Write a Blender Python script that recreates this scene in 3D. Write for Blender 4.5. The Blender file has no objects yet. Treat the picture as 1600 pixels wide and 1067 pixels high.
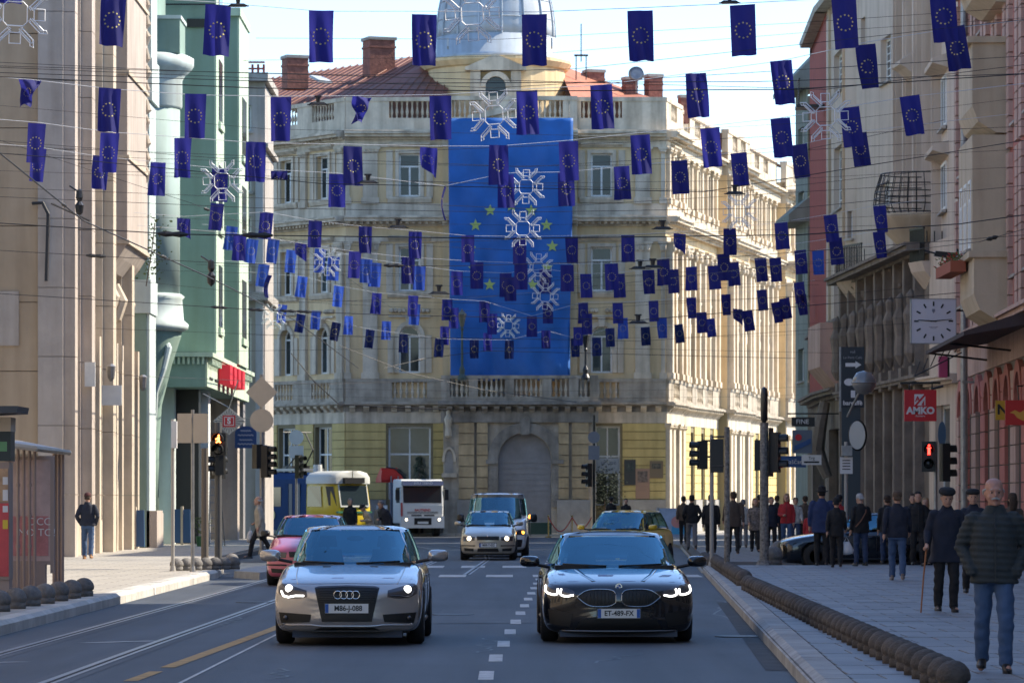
import bpy, bmesh, math, random
from mathutils import Vector, Matrix, Euler
from mathutils.bvhtree import BVHTree
R = math.radians
random.seed(7)
scene = bpy.context.scene
COL = scene.collection
# ---------------------------------------------------------------- camera, light, exposure
F = 6400.0; HZ = 781.0; CAMZ = 1.75          # focal length and horizon in photo pixels (1600 wide), eye height
cam_d = bpy.data.cameras.new("camera"); cam = bpy.data.objects.new("camera", cam_d); COL.objects.link(cam)
cam.location = (0, 0, CAMZ); cam.rotation_euler = (R(90), 0, 0)
cam_d.sensor_width = 36; cam_d.lens = 36 * F / 1600; cam_d.shift_y = (HZ - 533.5) / 1600
cam_d.clip_start = 0.5; cam_d.clip_end = 5000
cam_d.dof.use_dof = True; cam_d.dof.focus_distance = 54; cam_d.dof.aperture_fstop = 8.0
scene.camera = cam
SUN_EL = R(41); SUN_PHI = R(14)              # phi: from +X towards +Y
world = bpy.data.worlds.new("World"); scene.world = world; world.use_nodes = True
wn = world.node_tree; bg = wn.nodes['Background']
sky = wn.nodes.new('ShaderNodeTexSky'); sky.sky_type = 'NISHITA'; sky.sun_disc = False
sky.sun_elevation = SUN_EL; sky.sun_rotation = R(90) - SUN_PHI
sky.air_density = 1.0; sky.dust_density = 0.4; sky.ozone_density = 2.2; sky.altitude = 500
tint = wn.nodes.new('ShaderNodeMixRGB'); tint.blend_type = 'MULTIPLY'; tint.inputs[0].default_value = 1; tint.inputs[2].default_value = (.90,.97,1.06,1)
wn.links.new(sky.outputs[0], tint.inputs[1]); wn.links.new(tint.outputs[0], bg.inputs[0]); bg.inputs[1].default_value = 0.145
sd = bpy.data.lights.new("sun", 'SUN'); sd.energy = 4.3; sd.angle = R(0.5); sd.color = (1.0, 0.90, 0.74)
sun = bpy.data.objects.new("sun", sd); COL.objects.link(sun)
sdir = Vector((math.cos(SUN_EL) * math.cos(SUN_PHI), math.cos(SUN_EL) * math.sin(SUN_PHI), math.sin(SUN_EL)))
sun.rotation_euler = sdir.to_track_quat('Z', 'Y').to_euler()
scene.view_settings.view_transform = 'Standard'; scene.view_settings.look = 'None'
scene.view_settings.gamma = 1; scene.view_settings.exposure = 1.12
scene.view_settings.use_curve_mapping = False

# ---------------------------------------------------------------- helpers
def P(px, py, d): return Vector(((px - 800) * d / F, d, CAMZ + (HZ - py) * d / F))
def gd(py, z=0.0): return F * (CAMZ - z) / (py - HZ)          # distance of a ground point seen at row py
MATS = {}
def mat(name, c, rough=0.7, metal=0.0, var=0.0, scale=1.0, streak=0.0, bump=0.0, bscale=20.0, coat=0.0, spec=0.5,
        c2=None, emit=None, estr=0.0, trans=0.0, object_space=False, alpha=1.0, randv=0.0):
    if name in MATS: return MATS[name]
    m = bpy.data.materials.new(name); m.use_nodes = True; MATS[name] = m
    nt = m.node_tree; N = nt.nodes; L = nt.links; b = N['Principled BSDF']
    b.inputs['Base Color'].default_value = (*c, 1); b.inputs['Roughness'].default_value = rough
    b.inputs['Metallic'].default_value = metal
    b.inputs['Specular IOR Level'].default_value = spec
    if coat: b.inputs['Coat Weight'].default_value = coat; b.inputs['Coat Roughness'].default_value = 0.03
    if trans: b.inputs['Transmission Weight'].default_value = trans
    if alpha < 1: b.inputs['Alpha'].default_value = alpha
    if emit: b.inputs['Emission Color'].default_value = (*emit, 1); b.inputs['Emission Strength'].default_value = estr
    col = None
    if var or streak or c2 or bump or randv:
        if object_space:
            tc = N.new('ShaderNodeTexCoord'); pos = tc.outputs['Object']
        else:
            g = N.new('ShaderNodeNewGeometry'); pos = g.outputs['Position']
    if var or c2 or streak:
        n = N.new('ShaderNodeTexNoise'); n.inputs['Scale'].default_value = scale; n.inputs['Detail'].default_value = 8
        n.inputs['Roughness'].default_value = 0.65; L.new(pos, n.inputs['Vector'])
        rp = N.new('ShaderNodeValToRGB'); rp.color_ramp.elements[0].position = 0.3; rp.color_ramp.elements[1].position = 0.7
        a = c2 if c2 else tuple(max(0, x * (1 - var)) for x in c)
        bb = c if c2 else tuple(min(1, x * (1 + var)) for x in c)
        rp.color_ramp.elements[0].color = (*a, 1); rp.color_ramp.elements[1].color = (*bb, 1)
        L.new(n.outputs['Fac'], rp.inputs['Fac']); col = rp.outputs['Color']
    if streak:
        mp = N.new('ShaderNodeMapping'); mp.inputs['Scale'].default_value = (1.6, 1.6, 0.16); L.new(pos, mp.inputs['Vector'])
        n2 = N.new('ShaderNodeTexNoise'); n2.inputs['Scale'].default_value = 1.3; n2.inputs['Detail'].default_value = 6
        L.new(mp.outputs[0], n2.inputs['Vector'])
        r2 = N.new('ShaderNodeValToRGB'); r2.color_ramp.elements[0].position = 0.42; r2.color_ramp.elements[1].position = 0.72
        r2.color_ramp.elements[0].color = (1, 1, 1, 1); q = 1 - streak; r2.color_ramp.elements[1].color = (q, q * .97, q * .93, 1)
        L.new(n2.outputs['Fac'], r2.inputs['Fac'])
        mx = N.new('ShaderNodeMixRGB'); mx.blend_type = 'MULTIPLY'; mx.inputs[0].default_value = 1
        L.new(col, mx.inputs[1]); L.new(r2.outputs['Color'], mx.inputs[2]); col = mx.outputs[0]
    if randv:
        oi = N.new('ShaderNodeObjectInfo'); mr = N.new('ShaderNodeMapRange')
        mr.inputs['To Min'].default_value = 1 - randv; mr.inputs['To Max'].default_value = 1 + randv
        L.new(oi.outputs['Random'], mr.inputs['Value'])
        mx = N.new('ShaderNodeMixRGB'); mx.blend_type = 'MULTIPLY'; mx.inputs[0].default_value = 1
        if col is not None: L.new(col, mx.inputs[1])
        else: mx.inputs[1].default_value = (*c, 1)
        L.new(mr.outputs[0], mx.inputs[2]); col = mx.outputs[0]
    if col is not None: L.new(col, b.inputs['Base Color'])
    if bump:
        n3 = N.new('ShaderNodeTexNoise'); n3.inputs['Scale'].default_value = bscale; n3.inputs['Detail'].default_value = 5
        L.new(pos, n3.inputs['Vector'])
        bp = N.new('ShaderNodeBump'); bp.inputs['Strength'].default_value = bump; bp.inputs['Distance'].default_value = 0.05
        L.new(n3.outputs['Fac'], bp.inputs['Height']); L.new(bp.outputs[0], b.inputs['Normal'])
    return m

def props(o, label=None, cat=None, group=None, kind=None):
    if label: o['label'] = label
    if cat: o['category'] = cat
    if group: o['group'] = group
    if kind: o['kind'] = kind
    return o
WM = {}                                        # world matrix of every object, by name
def link(o, parent=None, M=None):
    COL.objects.link(o); M = M or Matrix.Identity(4)
    if parent is not None:
        o.parent = parent; o.matrix_basis = WM[parent.name].inverted() @ M
    else: o.matrix_basis = M
    WM[o.name] = M
    return o
def T(x, y, z, rz=0.0, rx=0.0, ry=0.0, s=1.0):
    return Matrix.Translation((x, y, z)) @ Euler((rx, ry, rz)).to_matrix().to_4x4() @ Matrix.Scale(s, 4)
def empty(name, M, label, cat, group=None):
    o = bpy.data.objects.new(name, None); o.empty_display_size = 0.3
    return props(link(o, None, M), label, cat, group)
class MB:
    def __init__(s): s.v = []; s.f = []; s.m = []; s.mi = 0; s.sm = []; s.smooth = False
    def add(s, vs, fs):
        k = len(s.v); s.v += [tuple(v) for v in vs]
        for f in fs: s.f.append(tuple(i + k for i in f)); s.m.append(s.mi); s.sm.append(s.smooth)
        return s
    def box(s, x0, x1, y0, y1, z0, z1):
        if x0 > x1: x0, x1 = x1, x0
        if y0 > y1: y0, y1 = y1, y0
        if z0 > z1: z0, z1 = z1, z0
        return s.add([(x0,y0,z0),(x1,y0,z0),(x1,y1,z0),(x0,y1,z0),(x0,y0,z1),(x1,y0,z1),(x1,y1,z1),(x0,y1,z1)],
              [(0,3,2,1),(4,5,6,7),(0,1,5,4),(1,2,6,5),(2,3,7,6),(3,0,4,7)])
    def tbox(s, x0, x1, y0, y1, z0, z1, ix=0.0, iy=0.0):      # top inset
        return s.add([(x0,y0,z0),(x1,y0,z0),(x1,y1,z0),(x0,y1,z0),(x0+ix,y0+iy,z1),(x1-ix,y0+iy,z1),(x1-ix,y1-iy,z1),(x0+ix,y1-iy,z1)],
              [(0,3,2,1),(4,5,6,7),(0,1,5,4),(1,2,6,5),(2,3,7,6),(3,0,4,7)])
    def prism(s, prof, x0, x1, axis='x'):                      # prof: closed (y,z) list, extruded along x
        n = len(prof)
        if axis == 'x': vs = [(x0, a, b) for a, b in prof] + [(x1, a, b) for a, b in prof]
        elif axis == 'y': vs = [(a, x0, b) for a, b in prof] + [(a, x1, b) for a, b in prof]
        else: vs = [(a, b, x0) for a, b in prof] + [(a, b, x1) for a, b in prof]
        fs = [tuple(range(n))[::-1], tuple(range(n, 2 * n))] + [(i, (i+1) % n, n + (i+1) % n, n + i) for i in range(n)]
        return s.add(vs, fs)
    def loft(s, rings, cap=True, closed=True):
        n = len(rings[0]); vs = [p for r in rings for p in r]; fs = []
        for i in range(len(rings) - 1):
            for j in range(n if closed else n - 1):
                a = i*n + j; b = i*n + (j+1) % n; fs.append((a, b, b + n, a + n))
        if cap: fs.append(tuple(range(n))[::-1]); fs.append(tuple(range((len(rings)-1)*n, len(rings)*n)))
        return s.add(vs, fs)
    def tube(s, pts, r, seg=6, cap=True):
        pts = [Vector(p) for p in pts]; rings = []; n = len(pts)
        rr = r if isinstance(r, (list, tuple)) else [r] * n; a = None
        for i, p in enumerate(pts):
            d = (pts[min(i+1, n-1)] - pts[max(i-1, 0)]).normalized()
            if a is None:
                a = d.cross(Vector((0, 0, 1)))
                if a.length < .15: a = d.cross(Vector((1, 0, 0)))
            else: a = a - d * a.dot(d)           # carry the frame along, no twist
            a.normalize(); b = d.cross(a)
            rings.append([p + (a * math.cos(t) + b * math.sin(t)) * rr[i] for t in [2*math.pi*k/seg for k in range(seg)]])
        return s.loft(rings, cap)
    def cyl(s, x, y, z0, z1, r0, r1=None, seg=12):
        r1 = r0 if r1 is None else r1
        return s.loft([[(x + r*math.cos(t), y + r*math.sin(t), z) for t in [2*math.pi*k/seg for k in range(seg)]] for z, r in ((z0, r0), (z1, r1))])
    def lathe(s, prof, x=0, y=0, seg=12, a0=0.0, a1=2*math.pi, sx=1.0, sy=1.0):   # prof: (r,z)
        full = abs(a1 - a0 - 2*math.pi) < 1e-4; k = seg if full else seg + 1
        rings = [[(x + max(r,1e-4)*math.cos(a0 + (a1-a0)*i/seg)*sx, y + max(r,1e-4)*math.sin(a0 + (a1-a0)*i/seg)*sy, z) for i in range(k)] for r, z in prof]
        return s.loft(rings, cap=full, closed=full)
    def disc(s, c, r, axis='y', seg=20, t=0.02, ry=None):
        ry = ry or r; pts = [(r*math.cos(2*math.pi*k/seg), ry*math.sin(2*math.pi*k/seg)) for k in range(seg)]
        if axis == 'y': return s.prism([(c[0]+a, c[2]+b) for a, b in pts], c[1], c[1]+t, 'y')
        if axis == 'x': return s.prism([(c[1]+a, c[2]+b) for a, b in pts], c[0], c[0]+t, 'x')
        return s.prism([(c[0]+a, c[1]+b) for a, b in pts], c[2], c[2]+t, 'z')
    def mesh(s, name, mats):
        me = bpy.data.meshes.new(name); me.from_pydata(s.v, [], s.f)
        for m in (mats if isinstance(mats, (list, tuple)) else [mats]): me.materials.append(m)
        me.polygons.foreach_set('material_index', s.m); me.polygons.foreach_set('use_smooth', s.sm)
        bm = bmesh.new(); bm.from_mesh(me); bmesh.ops.recalc_face_normals(bm, faces=bm.faces); bm.to_mesh(me); bm.free()
        me.update(); return me
    def build(s, name, mats, parent=None, M=None):
        return link(bpy.data.objects.new(name, s.mesh(name, mats)), parent, M)
def obj(name, me, parent=None, M=None): return link(bpy.data.objects.new(name, me), parent, M)
def struct(o): o['kind'] = 'structure'; return o
TMP = bpy.data.scenes.new('workbench')
def evalmesh(o, name=None):                    # bake the modifiers of an object in a small scratch scene
    if o.name not in TMP.collection.objects: TMP.collection.objects.link(o)
    TMP.view_layers[0].update(); dg = TMP.view_layers[0].depsgraph; ev = o.evaluated_get(dg)
    me = bpy.data.meshes.new_from_object(ev); me.name = name or o.name; TMP.collection.objects.unlink(o); return me
TXT = {}
def text_mesh(s, size, m, extrude=0.004, bold=0.0, align='CENTER'):
    key = (s, size, m.name, extrude, bold, align)
    if key in TXT: return TXT[key]
    cu = bpy.data.curves.new('lettering', 'FONT'); cu.body = s; cu.size = size; cu.extrude = extrude; cu.offset = bold
    cu.align_x = align; cu.align_y = 'CENTER'; cu.resolution_u = 3
    o = bpy.data.objects.new('lettering', cu); me = evalmesh(o); me.materials.clear(); me.materials.append(m); bpy.data.objects.remove(o)
    TXT[key] = me; return me
def lettering(s, size, m, parent, M, bold=0.0, extrude=0.004, name='lettering', sx=1.0, align='CENTER'):
    # M: frame whose x is right, z is up, -y towards the reader
    me = text_mesh(s, size, m, extrude, bold, align)
    return obj(name, me, parent, M @ Matrix.Rotation(R(90), 4, 'X') @ Matrix.Diagonal((sx, 1, 1, 1)))
def copy_thing(root, M, label=None, group=None):
    c = root.copy(); COL.objects.link(c); c.matrix_basis = M; WM[c.name] = M
    if label: c['label'] = label
    if group: c['group'] = group
    def rec(src, dst, d):
        for ch in list(src.children):
            k = ch.copy(); COL.objects.link(k); k.parent = dst
            if d < 2: rec(ch, k, d + 1)
    rec(root, c, 0)
    return c
ORD = ['first','second','third','fourth','fifth','sixth','seventh','eighth','ninth','tenth','eleventh','twelfth','thirteenth','fourteenth','fifteenth',
       'sixteenth','seventeenth','eighteenth','nineteenth','twentieth']
def ordn(i):
    if i < 20: return ORD[i]
    n = i + 1; return '%d%s' % (n, 'th' if n % 100 in (11,12,13) else {1:'st',2:'nd',3:'rd'}.get(n % 10, 'th'))

class Wall:                                    # vertical wall from A (screen left) to B (screen right); local x along, -y out, z up
    def __init__(s, A, B):
        s.A = Vector((A[0], A[1], 0)); s.B = Vector((B[0], B[1], 0)); s.L = (s.B - s.A).length; s.t = (s.B - s.A).normalized()
        s.n = Vector((s.t.y, -s.t.x, 0))
        s.M = Matrix(((s.t.x, -s.n.x, 0, s.A.x), (s.t.y, -s.n.y, 0, s.A.y), (0, 0, 1, 0), (0, 0, 0, 1)))
    def uv(s, px, py, out=0.0):
        o = s.A + s.n * out; d = Vector(((px - 800) / F, 1, (HZ - py) / F))
        k = (o.x * s.n.x + o.y * s.n.y) / (d.x * s.n.x + d.y * s.n.y)
        p = Vector((0, 0, CAMZ)) + d * k
        return (p - s.A).dot(s.t), p.z
    def u(s, px, out=0.0): return s.uv(px, HZ, out)[0]
    def off(s, out, u0=0.0, u1=None):          # parallel wall, moved outwards
        u1 = s.L if u1 is None else u1
        a = s.A + s.t * u0 + s.n * out; b = s.A + s.t * u1 + s.n * out
        return Wall((a.x, a.y), (b.x, b.y))
    def at(s, u, z, out=0.0): return s.M @ Matrix.Translation((u, -out, z))
def px_on(d, px): return ((px - 800) * d / F, d)
def panel(mb, u0, u1, z0, z1, holes=(), depth=0.3, y=0.0):   # wall skin with rectangular openings and their reveals
    us = sorted(set([u0, u1] + [min(max(h[0], u0), u1) for h in holes] + [min(max(h[1], u0), u1) for h in holes]))
    zs = sorted(set([z0, z1] + [min(max(h[2], z0), z1) for h in holes] + [min(max(h[3], z0), z1) for h in holes]))
    for j in range(len(zs) - 1):
        run = None
        for i in range(len(us) - 1):
            cu = (us[i] + us[i+1]) / 2; cz = (zs[j] + zs[j+1]) / 2
            solid = not any(h[0] < cu < h[1] and h[2] < cz < h[3] for h in holes)
            if solid and run is None: run = us[i]
            if run is not None and (not solid or i == len(us) - 2):
                e = us[i+1] if solid else us[i]
                mb.add([(run, y, zs[j]), (e, y, zs[j]), (e, y, zs[j+1]), (run, y, zs[j+1])], [(0, 1, 2, 3)]); run = None
    for h in holes:
        a, b, c, d = h[:4]
        mb.add([(a,y,c),(b,y,c),(b,y,d),(a,y,d),(a,y+depth,c),(b,y+depth,c),(b,y+depth,d),(a,y+depth,d)],
               [(0,1,5,4),(1,2,6,5),(2,3,7,6),(3,0,4,7)])
def arch_fill(mb, u0, u1, zs, zt, y, depth=0.3, seg=10):      # spandrels above a round arch inside a rectangular opening
    c = (u0+u1)/2; r = (u1-u0)/2
    arc = [(c - r*math.cos(math.pi*k/seg), zs + (zt-zs)*math.sin(math.pi*k/seg)) for k in range(seg+1)]
    for k in range(seg):
        (a, b), (e, f) = arc[k], arc[k+1]
        mb.add([(a,y,b),(e,y,f),(e,y,zt+.001),(a,y,zt+.001)], [(0,1,2,3)])
        mb.add([(a,y,b),(e,y,f),(e,y+depth,f),(a,y+depth,b)], [(0,3,2,1)])
def arch_ring(mb, c, zs, r, w, y0, y1, seg=12, rz=None, a0=0.0, a1=math.pi):
    rz = rz or r; rings = []
    for k in range(seg+1):
        t = a0 + (a1-a0)*k/seg; cx, cz = -math.cos(t), math.sin(t)
        rings.append([(c+cx*r, y0, zs+cz*rz), (c+cx*(r+w), y0, zs+cz*(rz+w)), (c+cx*(r+w), y1, zs+cz*(rz+w)), (c+cx*r, y1, zs+cz*rz)])
    mb.loft(rings)
WCACHE = {}
def window(parent, W, u, z, w, h, style='cross', out=0.0, dep=0.2, fm=None, gm=None, sill=True, arch=False):
    """u: centre, z: bottom. window (frame) > pane, window_sill"""
    fm = fm or M_white; gm = gm or M_glass
    key = (round(w, 2), round(h, 2), style, fm.name, gm.name, sill, arch)
    if key not in WCACHE:
        fr = MB(); t = 0.09; zs = h - w/2 if arch else h
        fr.box(-w/2, -w/2+t, 0, .07, 0, zs); fr.box(w/2-t, w/2, 0, .07, 0, zs); fr.box(-w/2+t, w/2-t, 0, .07, 0, t)
        if arch: arch_ring(fr, 0, zs, w/2-t, t, 0, .07, 10); fr.box(-w/2+t, w/2-t, 0.002, .068, zs-.04, zs+.04)
        else: fr.box(-w/2+t, w/2-t, 0, .07, h-t, h)
        top = zs - .04 if arch else h - t
        if style in ('cross', 'tee'):
            zt = (h*.62 if style == 'cross' else h*.7) if not arch else top
            if not arch: fr.box(-w/2+t, w/2-t, .005, .06, zt-.04, zt+.04)
            fr.box(-.045, .045, -.005, .062, t, min(zt-.04, top))
            if style == 'cross' and not arch: fr.box(-.03, .03, .004, .061, zt+.04, top)
        if style == 'grid':
            for k in range(1, 3): fr.box(-w/2+w*k/3-.02, -w/2+w*k/3+.02, .01, .05, t, top)
            for k in range(1, 6): fr.box(-w/2+t, w/2-t, .012, .048, h*k/6-.02, h*k/6+.02)
        if style == 'mid': fr.box(-.04, .04, .004, .06, t, top)
        gl = MB()
        if arch:
            pts = [(-w/2+t/2, t/2), (w/2-t/2, t/2)] + [((w/2-t/2)*math.cos(math.pi*k/10), zs+(w/2-t/2)*math.sin(math.pi*k/10)) for k in range(11)]
            gl.prism(pts, .03, .045, 'y')
        else: gl.box(-w/2+t/2, w/2-t/2, .03, .045, t/2, h-t/2)
        si = MB(); si.prism([(-dep-.12, -.1), (-dep-.12, -.03), (0, 0), (0.02, -.1)], -w/2-.08, w/2+.08)
        WCACHE[key] = (fr.mesh('window', fm), gl.mesh('pane', gm), si.mesh('window_sill', M_stone))
    a, b, c = WCACHE[key]; M = W.M @ Matrix.Translation((u, dep - out, z))
    o = obj('window', a, parent, M); obj('pane', b, o, M)
    if sill: obj('window_sill', c, o, M)
    return o
def cornice(mb, u0, u1, z, steps, endcap=0.0):                 # steps: (height, out) from the bottom up; one solid moulding
    prof = [(0.05, z)]; zz = z
    for hh, oo in steps: prof += [(-oo, zz), (-oo, zz + hh)]; zz += hh
    prof += [(0.05, zz)]
    mb.prism(prof, u0 - endcap, u1 + endcap); return zz
# ---------------------------------------------------------------- shared materials
M_white = mat('white_paint', (.72,.72,.69), .5, var=.08, scale=3)
M_glass = mat('window_glass', (.028,.042,.046), .07, spec=.45, var=.4, scale=.8, bump=.02, bscale=1.5, randv=.6)
M_stone = mat('grey_stone', (.40,.37,.33), .85, var=.22, scale=2.2, streak=.35, bump=.25, bscale=14)
M_black = mat('black_metal', (.012,.012,.013), .4)
M_dark = mat('dark_void', (.01,.01,.011), .9)
M_steel = mat('galvanised_steel', (.28,.28,.28), .45, metal=.7, var=.2, scale=6)
M_cable = mat('dark_cable', (.02,.02,.022), .6)
M_chrome = mat('chrome', (.65,.66,.68), .12, metal=1.0)
M_rubber = mat('rubber', (.013,.013,.014), .75)
# ================================================================ ground, road, pavements
def asphalt(name, c, sc=1.0):
    m = mat(name, c, .82, var=.18, scale=.35 * sc, bump=.35, bscale=60)
    nt = m.node_tree; N = nt.nodes; L = nt.links; b = N['Principled BSDF']
    src = b.inputs['Base Color'].links[0].from_socket
    g = N.new('ShaderNodeNewGeometry'); mp = N.new('ShaderNodeMapping'); mp.inputs['Scale'].default_value = (1.1, .05, 1)
    L.new(g.outputs['Position'], mp.inputs[0])
    n = N.new('ShaderNodeTexNoise'); n.inputs['Scale'].default_value = 1.6; n.inputs['Detail'].default_value = 7; L.new(mp.outputs[0], n.inputs[0])
    r = N.new('ShaderNodeValToRGB'); r.color_ramp.elements[0].position = .35; r.color_ramp.elements[1].position = .68
    r.color_ramp.elements[0].color = (.72,.72,.72,1); r.color_ramp.elements[1].color = (1.25,1.25,1.25,1); L.new(n.outputs[0], r.inputs[0])
    mx = N.new('ShaderNodeMixRGB'); mx.blend_type = 'MULTIPLY'; mx.inputs[0].default_value = 1
    L.new(src, mx.inputs[1]); L.new(r.outputs[0], mx.inputs[2]); L.new(mx.outputs[0], b.inputs['Base Color'])
    b.inputs['Roughness'].default_value = .62
    return m
M_asph = asphalt('asphalt', (.050,.058,.068))
M_asph2 = asphalt('worn_asphalt', (.070,.074,.080))
M_ground = mat('far_ground', (.12,.115,.10), .9, var=.2, scale=.05)
def sheet(name, pts, z, m, parent=None):
    mb = MB(); mb.add([(x, y, z) for x, y in pts], [tuple(range(len(pts)))]); return struct(mb.build(name, m, parent))
sheet('ground', [(-2500,-300),(2500,-300),(2500,4000),(-2500,4000)], -.02, M_ground)
sheet('road', [(-30,-60),(60,-60),(60,330),(-60,330),(-60,-60)], 0.0, M_asph)
def kx(d): return 1.53 + .031 * d              # right kerb line
M_slab = mat('paving_slab', (.20,.21,.225), .6, var=.14, scale=1.1, bump=.12, bscale=30, randv=.13)
M_slabj = mat('paving_bed', (.09,.088,.085), .9)
def tiled(name, c, bx, by, mortar=.012, c2=None):
    m = mat(name, c, .75, var=.12, scale=.7); nt = m.node_tree; N = nt.nodes; L = nt.links; b = N['Principled BSDF']
    src = b.inputs['Base Color'].links[0].from_socket
    g = N.new('ShaderNodeNewGeometry'); br = N.new('ShaderNodeTexBrick'); L.new(g.outputs['Position'], br.inputs['Vector'])
    br.inputs['Scale'].default_value = 1; br.inputs['Brick Width'].default_value = bx; br.inputs['Row Height'].default_value = by
    br.inputs['Mortar Size'].default_value = mortar; br.inputs['Color1'].default_value = (1,1,1,1); br.inputs['Color2'].default_value = (.86,.86,.86,1)
    br.inputs['Mortar'].default_value = (.5,.5,.5,1)
    mx = N.new('ShaderNodeMixRGB'); mx.blend_type = 'MULTIPLY'; mx.inputs[0].default_value = 1
    L.new(src, mx.inputs[1]); L.new(br.outputs[0], mx.inputs[2]); L.new(mx.outputs[0], b.inputs['Base Color']); return m
M_pave_l = tiled('left_paving', (.37,.34,.29), .9, .6, .02)
M_pave_p = tiled('plaza_paving', (.22,.21,.20), .9, .9, .02)
ZP = 0.18
# right pavement (near) with its slabs
def solid(name, pts, z0, z1, m):
    mb = MB(); mb.prism(pts, z0, z1, 'z'); return struct(mb.build(name, m))
KW = 0.34
pave_r = solid('pavement', [(kx(20)+KW,20),(40,20),(40,99),(kx(99)+KW,99)], -.01, ZP-.03, M_slabj)
SW, SL = .6, 1.0; slabs = []
r_ = 0; y = 24.0
while y < 98.9:
    x = kx(y) + KW + .02 + (0 if r_ % 2 else SW/2); x0 = kx(y) + KW + .02
    if r_ % 2 == 0: slabs.append((x0, x0 + SW/2 - .015, y))
    while x < 12.6 + .02*y: slabs.append((x, x + SW - .015, y)); x += SW
    y += SL; r_ += 1
vis = [s for s in slabs if (s[0]-0) / s[2] < .126 and s[2] > 33]
vis.sort(key=lambda s: s[2]); near = set(vis[:298])
me_slab = MB().tbox(0, SW-.015, 0, SL-.015, ZP-.03, ZP, .004, .004).mesh('paving_slab', M_slab)
rest = MB()
for s in slabs:
    j = random.uniform(-.0025, .0025)
    if s in near:
        o = obj('paving_slab', me_slab, pave_r, T(s[0], s[2], j)); w = s[1] - s[0]
        if w < SW * .8: o.matrix_basis = o.matrix_basis @ Matrix.Diagonal((w/(SW-.015), 1, 1, 1))
    else: rest.tbox(s[0], s[1], s[2], s[2]+SL-.015, ZP-.03, ZP+j, .004, .004)
ro = rest.build('paving_slabs', M_slab, pave_r); ro['kind'] = 'stuff'
# right kerb: bevelled stones
M_kerb = mat('kerb_stone', (.33,.33,.32), .8, var=.2, scale=3, bump=.3, bscale=25, randv=.12)
kerb_r = solid('kerb', [(kx(20)+.02,20),(kx(20)+KW-.01,20),(kx(150)+KW-.01,150),(kx(150)+.02,150)], -.012, ZP-.04, M_slabj)
ang = -math.atan(.031)
ks = MB().prism([(0.0, -.01),(0.0, ZP-.06),(.1, ZP+.004),(KW-.015, ZP+.004),(KW-.015,-.01)], 0, .985, 'y').mesh('kerb_stone', M_kerb)
for k in range(26, 98):
    obj('kerb_stone', ks, kerb_r, T(kx(k), k, random.uniform(-.003,.003), ang))
k2 = MB()
for k in range(98, 150): k2.prism([(kx(k), -.01),(kx(k), .05),(kx(k)+.1, .08),(kx(k)+KW, .08),(kx(k)+KW,-.01)], k, k+.985, 'y')
o = k2.build('dropped_kerb', M_kerb, kerb_r); o['kind'] = 'stuff'
# side street on the right and the plaza beyond it
sheet('side_road', [(kx(99)+KW,99),(40,99),(40,110),(kx(110)+KW,110)], .008, M_asph2)
solid('plaza', [(kx(110)+KW,110),(60,110),(60,320),(17.6,320),(7.7,199.6),(6.2,190),(kx(135)+KW,135)], -.01, .10, M_pave_p)
# left pavement with its kerb stones
lp = [(-6.6,20),(-6.6,92),(-6.9,98),(-7.6,106),(-8.0,120),(-8.3,150),(-9.5,166)]
def lx(d):
    for (a, b), (c, e) in zip(lp, lp[1:]):
        if d <= e: return a + (c - a) * (d - b) / (e - b)
    return lp[-1][0]
solid('pavement_left', [(x - .3, y) for x, y in lp] + [(-40,166),(-40,20)], -.01, ZP, M_pave_l)
kerb_l = solid('kerb_left', [(x - .02, y) for x, y in lp] + [(x - .29, y) for x, y in lp[::-1]], -.012, ZP-.04, M_slabj)
M_kerbl = mat('pale_kerb_stone', (.46,.44,.40), .8, var=.18, scale=3, bump=.3, bscale=25, randv=.12)
kl = MB().prism([(0.0,-.01),(0.0,ZP-.05),(-.07,ZP+.004),(-.3,ZP+.004),(-.3,-.01)], 0, .985, 'y').mesh('kerb_stone', M_kerbl)
for k in range(44, 112):
    a = math.atan2(lx(k+1) - lx(k), 1)
    obj('kerb_stone', kl, kerb_l, T(lx(k), k, random.uniform(-.003,.003), -a))
# low traffic island by the left kerb
isl = MB(); pts = [(-5.55,90),(-5.2,93),(-5.25,98),(-5.8,101),(-6.2,98),(-6.25,92)]
isl.loft([[(x, y, 0) for x, y in pts], [(x*.99-.06, y+.1*(1 if y<95 else -1), .16) for x, y in pts]])
struct(isl.build('traffic_island', M_kerb))
# central building pavement
solid('pavement_far', [(-22,206.3),(-8.4,198.6),(-8,196.6),(7.9,196.6),(18.6,246),(17.0,246),(7.5,200),(-8.3,200),(-20,212)], -.01, .14, M_pave_l)
# markings
M_mark = mat('road_paint_white', (.50,.50,.48), .7, var=.35, scale=5)
M_yel = mat('road_paint_ochre', (.42,.24,.06), .7, var=.35, scale=4)
def sempty(name):
    o = bpy.data.objects.new(name, None); link(o); o['kind'] = 'structure'; return o
lane = sempty('lane_marking')
for k in range(24):
    d = 36.4 + 4.5 * k; x = -.31 + .0172 * (d - 41) - .02
    if d > 94 and d < 112: continue
    obj('lane_dash', MB().box(x, x+.15, d-1.0, d+1.0 if d<60 else d+.9, .001, .005).mesh('lane_dash', M_mark), lane)
yl = MB()
def strip(mb, pts, w, z0=.001, z1=.005):
    for (a, b), (c, e) in zip(pts, pts[1:]): mb.add([(a-w/2,b,z1),(a+w/2,b,z1),(c+w/2,e,z1),(c-w/2,e,z1)], [(0,1,2,3)])
strip(yl, [(-3.6,42.8),(-3.26,54.9),(-3.0,68),(-2.6,88)], .16); strip(yl, [(-3.69,39.6),(-3.63,41.8)], .14); strip(yl, [(-3.75,36),(-3.69,38.5)], .14)
struct(yl.build('yellow_line', M_yel))
fine = MB(); strip(fine, [(-3.2,36),(-3.05,54.9),(-2.85,68)], .04)
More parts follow.
